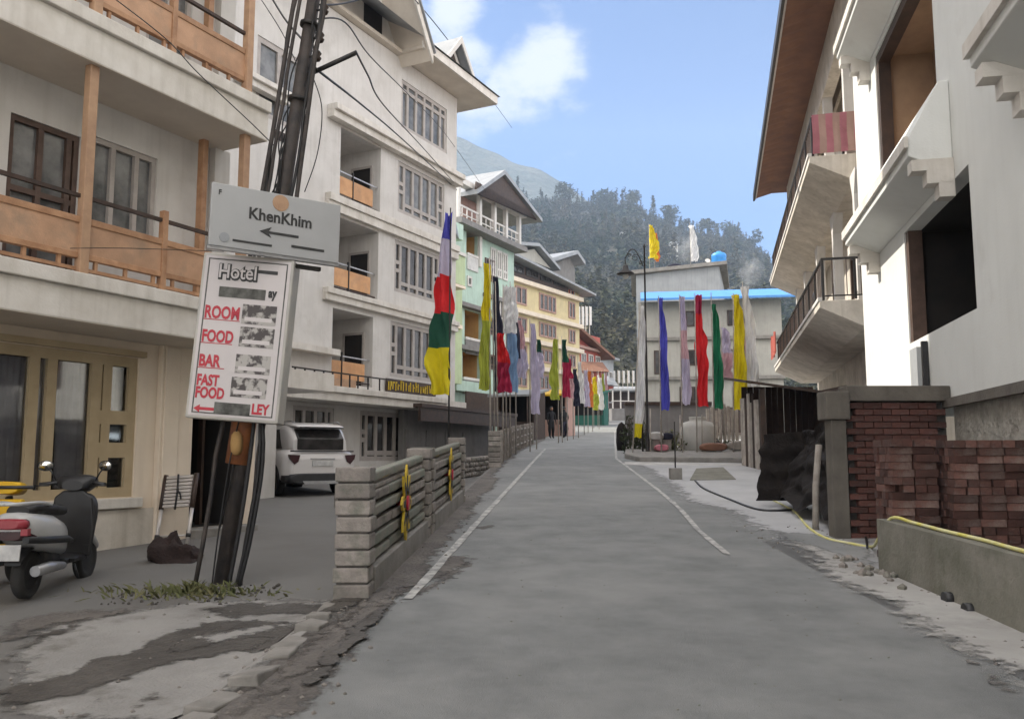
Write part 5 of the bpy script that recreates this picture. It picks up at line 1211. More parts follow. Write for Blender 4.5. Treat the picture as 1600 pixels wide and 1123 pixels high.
for k_, (px, Y_, h_) in enumerate(((927, 70, 'f_yellow'), (933, 74, 'f_white'), (940, 82, 'f_lime'), (945, 90, 'f_pink'), (918, 56, 'f_orange'), (912, 52, 'f_lilac'), (895, 45, 'f_navy'))):
    flag(px, 0, 583-k_*2, Y_, 588-k_*2, 640-k_, .34, [(1, h_), (1, h_)], {'f_yellow': 'small plain yellow flag near the far bend', 'f_white': 'small plain white flag near the far bend', 'f_lime': 'small lime flag near the far bend', 'f_pink': 'small pink flag nearest the far bend', 'f_orange': 'narrow orange flag beside the teal kiosk', 'f_lilac': 'narrow lilac flag before the red building', 'f_navy': 'navy flag between the crimson flag and the white flag'}[h_], 'prayer flags on poles along the left kerb', seed=60+k_, base=gz(*put(px, Y_)))
# dark scrub and houses closing the street end
x, y = put(935, 128); r = empty('brown_house', (x, y, gz(x, y)-.5), .1, 'low brown house closing the street behind the white pavilion', 'house')
bx(-6, 16, 2, 8, 0, 3.6).build('wall', M['dwood'], r); MB().prism([(1, 3.6), (5, 5.8), (9, 3.6)], -6.5, 16.5, 'x').build('roof', M['tin'], r)
for i in range(6): bx(-4+i*3.2, -2.8+i*3.2, 1.94, 2, 1.4, 2.6).build('window', M['glass'], r)

# ================================================================== LAMP, ISLAND AND ITS CLUTTER
x, y = put(1010, 29.2); zb = gz(x, y); zt = EYE+el(383)*y
L_ = empty('street_lamp', (x, y, zb), 0, 'ornate black street lamp with scrolled arm beside the white flag', 'street lamp')
Hh = zt-zb
MB().lathe([(.12, 0), (.13, .05), (.08, .12), (.07, .5), (.045, .6), (.04, Hh*.5), (.032, Hh*.52), (.03, Hh-.1), (.05, Hh-.08), (.03, Hh), (0, Hh+.08)], 12).build('pole', M['metal'], L_)
sp = []
for i in range(26):
    t = i/25; sp.append((-.05-.62*t, 0, Hh-.75+.55*sin(t*pi*.9)+.1*t))
MB().tube(sp, .02, 6).build('arm', M['metal'], L_)
for c, rr in (((-.32, Hh-.45), .14), ((-.12, Hh-.62), .08), ((-.52, Hh-.36), .07)):
    pts = [(c[0]+rr*(1-.7*i/20)*cos(i*.45), 0, c[1]+rr*(1-.7*i/20)*sin(i*.45)) for i in range(21)]; MB().tube(pts, .013, 5).build('scroll', M['metal'], L_)
MB().tube([(-.66, 0, Hh-.5), (-.66, 0, Hh-.72)], .02, 6).build('hanger', M['metal'], L_)
MB().lathe([(.03, Hh-.68), (.10, Hh-.74), (.12, Hh-.86), (.30, Hh-1.0), (.30, Hh-1.03), (.1, Hh-1.02), (0, Hh-1.02)], 14, (-.66, 0, 0)).build('lamp_shade', M['metal'], L_)
MB().lathe([(.09, Hh-1.02), (.10, Hh-1.1), (.06, Hh-1.18), (0, Hh-1.2)], 12, (-.66, 0, 0)).build('bulb_cover', M['pot'], L_)
r = MB().tube([(x-.16, y+.05, zb), (x-.16, y+.05, zb+4.6)], .035, 8).build('service_pole', M['metal']); tag(r, 'plain thin dark post standing just left of the street lamp', 'post')
# island
IS = empty('kerb_island', (0, 0, 0), 0, 'raised planted island with a whitened concrete kerb on the right', 'kerb island')
pts = [G(976, 716), G(1000, 722), G(1200, 724), G(1222, 718), G(1215, 700), G(978, 704)]
mb = MB(); zt_ = .16; vb = [(a, b, gz(a, b)-.1) for a, b in pts]; vt = [(a, b, gz(a, b)+zt_) for a, b in pts]
mb.add(vb+vt, [tuple(range(6))[::-1], tuple(range(6, 12))]+[(i, (i+1) % 6, 6+(i+1) % 6, 6+i) for i in range(6)]); mb.build('kerb', M['kerb'], IS, bevel=.03)
mb = MB(); a, b = G(976, 722), G(1218, 726); a2, b2 = G(976, 726.5), G(1218, 729)
mb.add([(a[0], a[1], gz(*a)+.014), (b[0], b[1], gz(*b)+.014), (b2[0], b2[1], gz(*b2)+.014), (a2[0], a2[1], gz(*a2)+.014)], [(0, 1, 2, 3)]); mb.build('white_edge', M['kerbw'], IS)
x, y = put(1088, 30.2); o = MB().lathe([(.42, 0), (.58, .1), (.62, .45), (.6, .85), (.5, 1.05), (.28, 1.12), (.3, 1.2), (.3, 1.25), (0, 1.25)], 20).build('water_drum', M['pot'], None, (x, y, gz(x, y)+.05)); tag(o, 'squat off white water drum behind the red flag', 'drum')
x, y = put(1098, 29.8)
def shrub(px, Y, r, h, label, m='crown', n=260, seed=1):
    x, y = put(px, Y); rd = random.Random(seed); e = empty('shrub', (x, y, gz(x, y)), 0, label, 'shrub', 'low scrub on the island')
    mb = MB()
    for k in range(n):
        a = rd.uniform(0, 6.3); rr = r*rd.random()**.6; c = Vector((rr*cos(a), rr*sin(a), rd.random()*h*(1-.5*rr/r)))
        q = [c+Vector((rd.gauss(0, 1), rd.gauss(0, 1), rd.gauss(0, 1)))*.06 for _ in range(3)]; mb.add(q, [(0, 1, 2)])
    me = bpy.data.meshes.new('foliage'); me.from_pydata([tuple(v) for v in mb.v], [], mb.f); me.materials.append(M[m]); ins_mesh('foliage', me, e)
    mb = MB(); [mb.tube([(0, 0, 0), (rd.uniform(-.5, .5)*r, rd.uniform(-.5, .5)*r, h*.8)], .012, 4) for _ in range(5)]; mb.build('stem', M['bark'], e)
shrub(984, 31, .35, 1.6, 'dark tall shrub at the left tip of the island', seed=2); shrub(1003, 31, .4, 1.1, 'dark scrub right behind the lamp post foot', seed=3)
shrub(1048, 30, .45, .9, 'olive scrub on the island under the lilac flag', 'leaf', seed=4); shrub(1112, 30.5, .4, .6, 'low scrub right of the white water drum', seed=5); shrub(1140, 31, .6, .5, 'low wide scrub below the yellow flag', seed=6)
# stakes and short fence posts standing on the island
for px, top, lb_ in ((1011, 640, 'close to the lamp post'), (1028, 655, 'under the blue flag'), (1057, 650, 'under the lilac flag'), (1091, 650, 'in front of the white drum'), (1121, 645, 'under the green flag'), (1154, 655, 'at the right end')):
    x, y = put(px+3, 28.9); h = el(top)*28.9+.05
    o = MB().tube([(x, y, gz(x, y)), (x+.02, y, gz(x, y)+max(.6, h))], .022, 6).build('wooden_stake', M['paleboard']); tag(o, 'thin pale wooden stake on the island '+lb_, 'stake', 'thin wooden stakes on the island')
for px, Y_, m_, s_, lab in ((1040, 29.5, 'f_navy', (.35, .2, .22), 'dark covered crate on the island left of the drum'), (1022, 29.3, 'kerbw', (.5, .2, .25), 'pale block on the island near the lamp'), (1030, 28.9, 'pinkfab', (.45, .25, .2), 'pinkish plastic heap low on the island'), (1110, 28.9, 'tinbrown', (.9, .3, .25), 'reddish brown board lying under the drum'), (1150, 29.5, 'paleboard', (.8, .25, .3), 'pale sacking heap beneath the yellow flag')):
    x, y = put(px, Y_); o = MB().loft([(-s_[1], 0, s_[2]*.5, s_[0]*.4, s_[2]*.4, 2.6), (-s_[1]*.5, .02, s_[2]*.55, s_[0]*.5, s_[2]*.55, 3), (s_[1]*.4, 0, s_[2]*.5, s_[0]*.47, s_[2]*.5, 2.7), (s_[1], -.02, s_[2]*.4, s_[0]*.36, s_[2]*.36, 2.4)], 16).build('crate' if m_ == 'f_navy' else 'clutter_bundle', M[m_], None, (x, y, gz(x, y)+.18+(.35 if m_ in ('f_navy', 'kerbw') else 0))); tag(o, lab, 'crate' if m_ == 'f_navy' else 'bundle')
    if m_ in ('f_navy', 'kerbw'):
        o = bx(-.12, .12, -.12, .12, 0, .37).build('block', M['stone'], None, (x, y, gz(x, y)+.165)); tag(o, 'grey stone block carrying the ' + ('dark crate' if m_ == 'f_navy' else 'pale block') + ' on the island', 'stone block')
# corrugated fence panels behind the flags
r = empty('plank_fence', (0, 0, 0), 0, 'pale upright plank fence behind the yellow and white flags', 'fence')
rd = random.Random(4)
for i in range(16):
    px = 1104+i*6.4
    if 1150 < px < 1158: continue
    x, y = put(px, 33.2); h = rd.uniform(1.5, 1.85); bx(x-.06, x+.06, y-.015+rd.uniform(-.02, .02), y+.02, gz(x, y)-.1, gz(x, y)+h).build('plank', M['paleboard'], r)
x0 = put(1104, 33.25)[0]; x1 = put(1202, 33.25)[0]; bx(x0, x1, 33.23, 33.28, 2.4, 2.5).build('cross_rail', M['paleboard'], r)
r = empty('dark_wall', (0, 0, 0), 0, 'dark low boundary wall behind the island scrub', 'wall')
bx(put(976, 36)[0], put(1110, 36)[0], 36, 36.2, 1.8, 3.7).build('wall', M['shopgrey'], r); bx(put(976, 36)[0], put(1110, 36)[0], 35.9, 36.3, 3.7, 3.85).build('coping', M['dwood'], r)
# stub post with concrete foot and slab hatch
x, y = put(1052, 19.6); r = empty('post_stub', (x, y, gz(x, y)), 0, 'thin steel post in a square concrete foot on the apron', 'post')
MB().box(-.13, .13, -.13, .13, 0, .26).build('foot', M['kerb'], r, bevel=.015); MB().tube([(0, 0, .26), (.0, 0, 1.3)], .016, 8).build('pole', M['metal'], r)
q = [G(1078, 751), G(1150, 750), G(1130, 731), G(1088, 733)]; mb = MB(); vb = [(a, b, gz(a, b)-.05) for a, b in q]; vt = [(a, b, gz(a, b)+.028) for a, b in q]
mb.add(vb+vt, [(0, 3, 2, 1), (4, 5, 6, 7), (0, 1, 5, 4), (1, 2, 6, 5), (2, 3, 7, 6), (3, 0, 4, 7)]); o = mb.build('drain_cover', M['cwall'], None); tag(o, 'dark concrete drain cover let into the pale apron', 'drain cover')

# ================================================================== SHED, TABLE, TARPAULIN
SD = empty('wooden_shed', (0, 0, 0), 0, 'dark wooden shed with sagging tin roof under the balcony house', 'shed')
x0, y0 = 6.35, 22.5; g0 = gz(x0, y0)
mb = MB(); mb.add([(5.95, 21.9, 3.45), (8.6, 21.6, 3.05), (9.2, 26, 3.5), (6.4, 26, 3.9), (5.95, 21.9, 3.52), (8.6, 21.6, 3.12), (9.2, 26, 3.57), (6.4, 26, 3.97)], [(0,3,2,1),(4,5,6,7),(0,1,5,4),(1,2,6,5),(2,3,7,6),(3,0,4,7)]); mb.build('roof', M['dwood'], SD)
rd = random.Random(8)
for i in range(12): xx = 6.5+i*.17; bx(xx, xx+.155, 24.4+rd.uniform(0, .02), 24.45, 1.2, 3.55).build('plank', M['shadewood'], SD)
for i in range(9): yy = 22.3+i*.23; bx(6.42+rd.uniform(0, .02), 6.46, yy, yy+.2, 1.1, 3.1+rd.uniform(-.1, .2)).build('plank', M['paleboard'] if i % 3 else M['shadewood'], SD)
for px_, py_ in ((6.4, 22.1), (8.4, 22.1), (8.6, 25.4)): bx(px_-.06, px_+.06, py_-.06, py_+.06, 1.0, 3.3).build('post', M['dwood'], SD)
bx(8.5, 8.55, 22, 25.5, 1, 3.4).build('side_wall', M['shadewood'], SD)
bx(6.6, 8.3, 22.05, 22.12, 1.1, 1.9).build('front_board', M['shadewood'], SD)
r = empty('plank_table', (*put(1234, 19), gz(*put(1234, 19))), .1, 'rough pale plank table standing before the dark shed', 'table')
bx(-.3, .45, -.2, .2, .78, .83).build('tabletop', M['paleboard'], r)
for a in (-.18, .38): bx(a-.03, a+.03, -.15, -.08, 0, .78).build('leg', M['paleboard'], r); bx(a-.03, a+.03, .08, .15, 0, .78).build('leg', M['paleboard'], r)
o = bx(-.05, .05, -.04, .04, 0, 1.05).build('wooden_post', M['paleboard'], None, (*put(1250, 18), gz(*put(1250, 18)))); tag(o, 'short pale squared post right of the plank table', 'post')
# rubble heap of pale splinters
rd = random.Random(12); r = empty('timber_scrap', (0, 0, 0), 0, 'small heap of pale broken timber near the plank table', 'scrap heap')
for i in range(14):
    x, y = put(1215+rd.uniform(-12, 18), 21+rd.uniform(-.6, .8)); a = rd.uniform(0, 3); l = rd.uniform(.15, .4); z = gz(x, y)+.04+rd.random()*.12
    Mx = Matrix.Translation((x, y, z)) @ Matrix.Rotation(a, 4, 'Z') @ Matrix.Rotation(rd.uniform(-.3, .3), 4, 'Y'); MB().box(-l, l, -.03, .03, -.012, .012, Mx).build('splinter', M['paleboard'] if i % 4 else M['rust'], r)
# tarpaulin lean-to
TP = empty('tarpaulin', (0, 0, 0), 0, 'torn black tarpaulin hung over stacked timber beside the brick annexe', 'tarpaulin')
def sheetmesh(fn, nu, nv, m, name, parent):
    mb = MB(); mb.add([fn(i/nu, j/nv) for j in range(nv+1) for i in range(nu+1)], [(j*(nu+1)+i, j*(nu+1)+i+1, (j+1)*(nu+1)+i+1, (j+1)*(nu+1)+i) for j in range(nv) for i in range(nu)], True); return mb.build(name, m, parent)
def tf(u, v):
    yy = 11.0+u*3.4; g = gz(4.6, yy); top = 2.28-.30*u; out = .08+1.0*v**1.5*(.55+.45*u)
    xx = 4.42+.21*(yy-10.5)*.5-out*.62+.05; z = top+(g+.25-top)*v
    n_ = .16*mnoise.noise(Vector((u*5, v*5, 1)))+.07*mnoise.noise(Vector((u*15, v*13, 2)))
    return (xx+n_, yy+n_*.5, z+.06*mnoise.noise(Vector((u*7, v*3, 4)))-.12*abs(sin(u*9))*v)
sheetmesh(tf, 40, 26, M['tarp'], 'sheet', TP)
def tf2(u, v):
    yy = 14.4+v*.0; xx = 4.15+u*1.5; g = gz(xx, 14.4); top = 1.95+.15*u; z = top+(g+.1-top)*v
    n_ = .14*mnoise.noise(Vector((u*5, v*6, 7)))
    return (xx+n_-.25*v, 14.3+.6*n_-.3*v, z)
sheetmesh(tf2, 24, 20, M['tarp'], 'sheet', TP)
for i in range(5): bx(4.5+.07*i, 4.55+.07*i, 11.2, 14.2, 1.0+.18*i, 1.06+.18*i).build('timber', M['dwood'], TP)
o = MB().tube([(3.98, 11.5, gz(3.98, 11.5)), (4.02, 11.55, 1.2), (4.1, 11.6, 1.75)], .045, 8).build('wooden_prop', M['paleboard']); tag(o, 'leaning wooden prop holding up the black tarpaulin', 'prop')

# ================================================================== FENCE ALONG THE LEFT KERB
def pillar(x, y, h, wd, n, name='pillar', parent=None, m='stone', dp=None):
    z0 = gz(x+.25, y)-.02; dp = dp or wd; rd = random.Random(int(y*10))
    bx(x-wd/2+.02, x+wd/2-.02, y-dp/2+.02, y+dp/2-.02, z0-.5, z0+h-.01).build('core', M['mortar'], parent)
    hh = h/n
    for k in range(n):
        j = rd.uniform(-.012, .012); k2 = rd.uniform(-.01, .01)
        MB().box(x-wd/2+j, x+wd/2+j, y-dp/2+k2, y+dp/2+k2, z0+k*hh+.008, z0+(k+1)*hh-.008).build('stone', M[m], parent, bevel=.014)
def lotus(x, y, z, s, parent, rot):
    e = empty('lotus_ornament', (x, y, z), rot, parent=parent)
    # knot of yellow petals with black outlines, standing proud of both sides
    for off_ in (.088, -.112):
      for k in range(8):
        a = k*pi/4; Mx = Matrix.Rotation(a, 4, 'X'); MB().prism([(-.3*s*.33, .1*s), (0, .04*s), (.3*s*.33, .1*s), (.09*s, .36*s), (0, .46*s), (-.07*s, .36*s)], off_, off_+.022, 'x', Mx).build('petal', M['lotus'], e)
        MB().prism([(-.05*s, .15*s), (.05*s, .15*s), (.03*s, .33*s), (-.03*s, .33*s)], off_-.003, off_+.027, 'x', Mx).build('petal_core', M['sblack'], e)
    MB().tube([(-.13, 0, 0), (.13, 0, 0)], .09*s, 12).build('hub', M['sred'], e)
def fence_run(y0, y1, label, n):
    r = empty('stone_fence', (0, 0, 0), 0, label, 'fence', 'stone fence runs along the left kerb')
    pillar(interp(XF, y0)-.02, y0, 1.12, .30, 8, parent=r)
    pillar(interp(XF, y1)-.02, y1, 1.12, .30, 8, parent=r)
    xa, xb = interp(XF, y0+.15), interp(XF, y1-.15); L = y1-y0-.30; ang = atan2(xb-xa, L)
    def seg(name, h0, h1, th, m, z_up=True, off=0, t0=0, t1=1, bevel=0, jit=0):
        ya, yb = y0+.15+L*t0, y0+.15+L*t1; xxa, xxb = xa+(xb-xa)*t0+off, xa+(xb-xa)*t1+off; ga, gb_ = gz(xxa+.3, ya), gz(xxb+.3, yb)
        V = [(xxa-th/2, ya, ga+h0), (xxa+th/2, ya, ga+h0), (xxb+th/2, yb, gb_+h0), (xxb-th/2, yb, gb_+h0), (xxa-th/2, ya, ga+h1), (xxa+th/2, ya, ga+h1), (xxb+th/2, yb, gb_+h1), (xxb-th/2, yb, gb_+h1)]
        mb = MB(); mb.add(V, [(0,3,2,1),(4,5,6,7),(0,1,5,4),(1,2,6,5),(2,3,7,6),(3,0,4,7)]); return mb.build(name, m, r, bevel=bevel)
    seg('plinth', -.5, .22, .26, M['kerb'], bevel=.01); seg('core', .22, .90, .05, M['mortar'])
    rd = random.Random(n)
    for c in range(5):   # long stone slats with open shadowed joints
        nn = 3; cuts = [0]+sorted([(i+rd.uniform(-.2, .2)+(.5 if c % 2 else 0))/nn for i in range(1, nn)])+[1]
        for a, b in zip(cuts, cuts[1:]):
            if b-a < .04: continue
            seg('stone', .245+c*.130+rd.uniform(-.006, .006), .335+c*.130+rd.uniform(-.008, .006), .165+rd.uniform(-.015, .02), M['stone_g'] if rd.random() < .45 else M['stone'], t0=a+.004, t1=b-.004, bevel=.014)
    seg('coping_rail', .94, 1.02, .12, M['stone_g'], bevel=.02); seg('coping_rail', .86, .905, .10, M['stone'], bevel=.01)
    my = (y0+y1)/2; lotus(interp(XF, my)+.02, my, gz(interp(XF, my)+.3, my)+.60, .88, r, -ang*0)
fence_run(7.55, 10.95, 'nearest run of stone fence with a yellow lotus, left of the road', 1)
r = fence_run(11.28, 15.0, 'second run of stone fence with a yellow lotus, before the driveway gap', 2)
# beyond the driveway gap: pillar and row of short posts
r = empty('post_fence', (0, 0, 0), 0, 'row of weathered stone posts and rails beyond the driveway gap', 'fence')
pillar(interp(XF, 23.8)-.02, 23.8, 1.0, .34, 7, parent=r)
ys = [25.2+1.35*i for i in range(11)]
for y in ys:
    x = interp(XF, y); bx(x-.09, x+.09, y-.09, y+.09, gz(x+.3, y)-.4, gz(x+.3, y)+.95).build('post', M['stone'], r, bevel=.02)
for a, b in zip(ys, ys[1:]):
    for h in (.22, .5, .78):
        xa, xb = interp(XF, a), interp(XF, b); MB().tube([(xa, a, gz(xa+.3, a)+h), (xb, b, gz(xb+.3, b)+h)], .035, 6).build('rail', M['stone'], r)
# pillar line behind gap (far side of the yard) and small rubble wall
r = empty('rubble_wall', (0, 0, 0), 0, 'tumbledown dry stone wall at the back of the yard behind the fence', 'wall')
rd = random.Random(21)
me_r = MB().loft([(-.1, 0, 0, .06, .05, 2.5), (-.06, 0, 0, .13, .09, 3), (.06, 0, 0, .12, .085, 3), (.1, 0, 0, .05, .04, 2.5)], 8).mesh('stone', M['stone'])
a = put(668, 24); b = put(765, 29)
for i in range(30):
    for j in range(4):
        t = (i+rd.uniform(.1, .9))/30; x = a[0]+(b[0]-a[0])*t; y = a[1]+(b[1]-a[1])*t
        ins_mesh('stone', me_r, r, (x, y+rd.uniform(-.06, .06), gz(x, y)+.08+j*.15), (rd.uniform(-.2, .2), rd.uniform(-.2, .2), rd.uniform(0, 3)))
a = (interp(XF, 14.9)-.3, 15.4); 
# step of pale concrete between yard and road in the driveway
bx(-3.5, interp(XF, 18)-.05, 17.2, 17.35, .3, .84).build('driveway_kerb', M['kerb'], None, kind='structure')

# ================================================================== UTILITY POLE AND SIGNS
pb = Vector((-2.95, 9.0, gz(-2.95, 9.0))); pt_ = Vector((-2.08, 9.0, 7.4))
UP = empty('utility_pole', (0, 0, 0), 0, 'leaning dark utility pole wound with cables carrying the two signs', 'utility pole')
lp = lambda t, dx=0, dy=0: pb.lerp(pt_, t)+Vector((dx, dy, 0))
MB().tube([lp(-.03), lp(.3), lp(.6), lp(1)], [.09, .082, .074, .066], 14).build('pole', M['pole'], UP)
rd = random.Random(5)
for k, (dx0, dx1, t0, t1, rr) in enumerate([(-.24, -.15, 0, .98, .024), (-.12, -.12, .35, 1, .02), (.22, .15, 0.0, .97, .024), (.13, .13, .4, 1, .018), (-.15, -.19, .4, .95, .014)]):
    pts = [lp(t0+(t1-t0)*i/16, dx0+(dx1-dx0)*i/16+rd.uniform(-.012, .012), -.12+rd.uniform(-.02, .02)) for i in range(17)]
    MB().tube(pts, rr, 7).build('conduit', M['pole'] if k < 3 else M['cable'], UP)
for k in range(6):   # wound, sagging service cables
    a0 = rd.uniform(0, 6); t0 = rd.uniform(.0, .45); t1 = rd.uniform(.75, .99)
    pts = [lp(t0+(t1-t0)*i/24, (.11+.045*sin(i*.9+k))*cos(a0+i*.35), (.10+.03*sin(i*1.3))*sin(a0+i*.55)) for i in range(25)]
    MB().tube(smoothpts(pts, 3), .008, 5).build('cable', M['cable'], UP)
for k in range(5):
    x0 = rd.uniform(-.3, .25); pts = smoothpts([lp(.36, rd.uniform(-.1, .15), -.15), lp(.2, x0, -.17), lp(.08, x0*1.1, -.18), lp(.0, x0*.9, -.16)], 5); MB().tube(pts, rd.choice((.008, .014, .02)), 6).build('cable', M['cable'], UP)
MB().tube([P3(484, 116, 8.97), P3(558, 82, 8.88)], .026, 8).build('bracket', M['metal'], UP)
for t in (.79, .82, .865, .905): 
    c = lp(t, .15, -.06); MB().lathe([(.0, -.07), (.035, -.06), (.05, -.03), (.028, -.01), (.05, .02), (.03, .05), (0, .07)], 10, tuple(c)).build('insulator', M['dwood'], UP); MB().tube([c, lp(t)], .012, 5).build('pin', M['metal'], UP)
for t in (.3, .55, .72, .84, .93): MB().tube([lp(t), lp(t+.006)], .105, 14).build('band', M['metal'], UP)
# rusty orange tin wrapped round the pole below the sign
MB().tube([lp(.17, -.03, -.02), lp(.30, -.03, -.02)], .125, 10).build('tin_wrap', M['rust'], UP)
MB().loft([(-.21, 0, 0, .02, .05, 2.5), (-.19, 0, 0, .055, .12, 2.5), (-.13, 0, 0, .06, .13, 2.5)], 10).build('orange_bag', M['ochre'], UP, tuple(lp(.20, -.03, 0)))
# hotel light-box sign
HS = empty('hotel_sign', tuple(P3(376, 527, 8.62)), 0, 'tilted white hotel lightbox sign with red lettering hung on the pole', 'sign')
HS.rotation_euler = (0, radians(4.2), radians(5))
hw, hh = .455, .84
MB().box(-hw, hw, .0, .36, -hh, hh).build('box', M['signbox'], HS, bevel=.015)
MB().box(-hw+.03, hw-.03, -.006, .0, -hh+.03, hh-.03).build('face', M['signwhite'], HS)
mb = MB(); e = .012; a, b = hw-.06, hh-.055
mb.box(-a, a, -.009, -.0061, b-e, b).box(-a, a, -.009, -.0061, -b, -b+e).box(-a, -a+e, -.009, -.0061, -b+e, b-e).box(a-e, a, -.009, -.0061, -b+e, b-e); mb.build('border', M['sgrey'], HS)
def st(s, size, m, x, z, bold=.006, sx=.8): return text('lettering', s, size, m, HS, (x, -.010, z), (pi/2, 0, 0), .001, bold, sx)
st('Hotel', .20, M['sblack'], -.285, .585, .016, .84); st('Hotel', .20, M['signwhite'], -.29, .592, .002, .84).location.y = -.0135
st('ay', .13, M['sblack'], .23, .43, .006, .7)
MB().box(-.26, .20, -.012, -.0065, .395, .50).build('dark_strip', M['sgrey'], HS)
MB().box(.03, .30, -.012, -.0065, .665, .70).build('dark_strip', M['sblack'], HS)
st('ROOM', .175, M['sred'], -.38, .175, .006, .66); st('FOOD', .165, M['sred'], -.38, -.065, .006, .66); st('BAR', .165, M['sred'], -.38, -.315, .006, .68); st('FAST', .15, M['sred'], -.38, -.505, .006, .66); st('FOOD', .15, M['sred'], -.38, -.63, .006, .66); st('LEY', .14, M['sred'], .185, -.755, .006, .75)
for z_, w_ in ((.155, .36), (-.085, .31), (-.335, .26)): MB().box(-.385, -.385+w_, -.009, -.0062, z_, z_+.008).build('underline', M['sred'], HS)
mb = MB(); mb.prism([(-.38, -.74), (-.32, -.70), (-.32, -.725), (-.17, -.725), (-.17, -.755), (-.32, -.755), (-.32, -.78)], -.010, -.0062, 'y'); mb.build('arrow', M['sred'], HS)
MB().box(-.18, .17, -.012, -.0065, -.775, -.665).build('dark_strip', M['sgrey'], HS)
for (x0, x1, z0, z1) in ((-.01, .33, .14, .34), (-.01, .33, -.09, .11), (-.02, .32, -.36, -.17), (-.04, .31, -.60, -.40)):
    ph = MB().box(x0, x1, -.010, -.0062, z0, z1).build('picture', M['photo'], HS)
    MB().box(x0+.03, x1-.04, -.012, -.0101, z0+.03, z0+.07).build('picture_detail', M['signwhite'], ph)
# direction sign
KS = empty('direction_sign', tuple(P3(434, 350, 8.55)), radians(50), 'blue grey direction sign reading KhenKhim with a left arrow', 'sign')
KS.rotation_euler = (0, radians(1.0), radians(33))
kw, kh = .665, .315
MB().box(-kw, kw, 0, .05, -kh, kh).build('panel', M['signgrey'], KS, bevel=.008)
MB().box(-kw-.01, kw+.01, .012, .06, -kh-.03, -kh).build('frame', M['steel'], KS)
text('lettering', 'KhenKhim', .165, M['sblack'], KS, (-.30, -.004, .01), (pi/2, 0, 0), .001, .004, .93)
text('lettering', 'F', .07, M['sblack'], KS, (-.60, -.004, .20), (pi/2, 0, 0), .001, .002, .9)
mb = MB(); mb.prism([(-.18, -.10), (-.06, -.045), (-.09, -.09), (.22, -.09), (.22, -.115), (-.09, -.115), (-.06, -.155)], -.006, -.001, 'y'); mb.build('arrow', M['sblack'], KS)
MB().box(-.44, -.05, -.006, -.001, -.245, -.225).build('dark_strip', M['sblack'], KS); MB().box(.15, .50, -.006, -.001, -.22, -.195).build('dark_strip', M['sblack'], KS)
mb = MB().lathe([(.05, 0), (.05, .004)], 12, M=Matrix.Rotation(pi/2, 4, 'X')); mb.build('emblem', M['towerb'], KS, (-.52, -.001, -.22))
MB().lathe([(.085, 0), (.085, .003)], 14, M=Matrix.Rotation(pi/2, 4, 'X')).build('rust_stain', M['wood2'], KS, (.02, -.001, .22))
MB().box(.1, .5, .07, .12, -kh-.09, -kh-.05).build('bracket', M['metal'], KS)

# ================================================================== OVERHEAD CABLES
def wire(pts, r, label, seg=8, m='cable'):
    w3 = smoothpts([P3(*p) for p in pts], seg); o = MB().tube(w3, r, 5).build('overhead_cable', M[m]); tag(o, label, 'cable', 'overhead cables strung from the pole')
wire([(490, 104, 8.97), (506, 118, 9.3), (560, 160, 13), (620, 210, 19), (680, 265, 28), (714, 297, 34)], .016, 'thick black cable sagging from the pole arm down across the white building')
wire([(557, 83, 8.9), (575, 118, 10.5), (600, 165, 14), (660, 230, 22), (715, 292, 34)], .012, 'black cable from the tip of the pole arm to the white building corner')
wire([(496, 30, 8.95), (540, 36, 10), (580, 90, 13), (640, 150, 20), (700, 215, 30), (760, 300, 52)], .010, 'thin cable from the pole top passing under the white gable')
wire([(420, -10, 12), (445, 30, 11), (472, 62, 9.6), (487, 80, 9)], .014, 'black cable rising left from the pole towards the near hotel')
wire([(168, -10, 8), (258, 60, 8.3), (310, 115, 8.5), (395, 195, 8.8), (432, 232, 8.95)], .006, 'thin wire crossing the near hotel balcony fascia to the pole')
wire([(405, -5, 11), (440, 50, 10.4), (468, 110, 9.6), (478, 130, 9)], .006, 'thin wire hanging beside the grey window of the white building')
wire([(110, 388, 8.5), (200, 388, 8.4), (350, 393, 8.9)], .004, 'thin wire strung level across the lower balcony panels')
wire([(640, -10, 26), (690, 50, 34), (735, 110, 48), (800, 200, 90)], .02, 'faint wire high over the roof against the sky')
wire([(500, 8, 8.95), (540, 5, 10.5), (600, -12, 14)], .012, 'short cable leaving the pole top to the right')
wire([(488, 118, 9), (503, 170, 9.1), (496, 240, 9.3), (476, 300, 9.5)], .006, 'slack wire hanging down behind the grey direction sign')

# ================================================================== SCOOTER
SC = empty('scooter', (-4.50, 8.55, gz(-4.5, 8.6)), radians(4), 'white and black motor scooter parked at the left edge, seen from behind', 'scooter')
def wheel(parent, c, R, wdt, name='wheel', rimm='rim', axis='x'):
    Mx = Matrix.Translation(c) @ (Matrix.Rotation(pi/2, 4, 'Y') if axis == 'x' else Matrix.Identity(4))
    e = MB().lathe([(R*.62, -wdt*.35), (R*.7, -wdt*.5), (R*.92, -wdt*.5), (R, -wdt*.3), (R, wdt*.3), (R*.92, wdt*.5), (R*.7, wdt*.5), (R*.62, wdt*.35)], 28, M=Mx).build(name, M['tyre'], parent)
    mb = MB().lathe([(0, -wdt*.2), (R*.15, -wdt*.22), (R*.2, -wdt*.1), (R*.58, -wdt*.05), (R*.66, -wdt*.3), (R*.66, wdt*.3), (R*.58, wdt*.05), (R*.2, wdt*.1), (R*.15, wdt*.22), (0, wdt*.2)], 20, M=Mx); mb.build('rim', M[rimm], e)
    return e
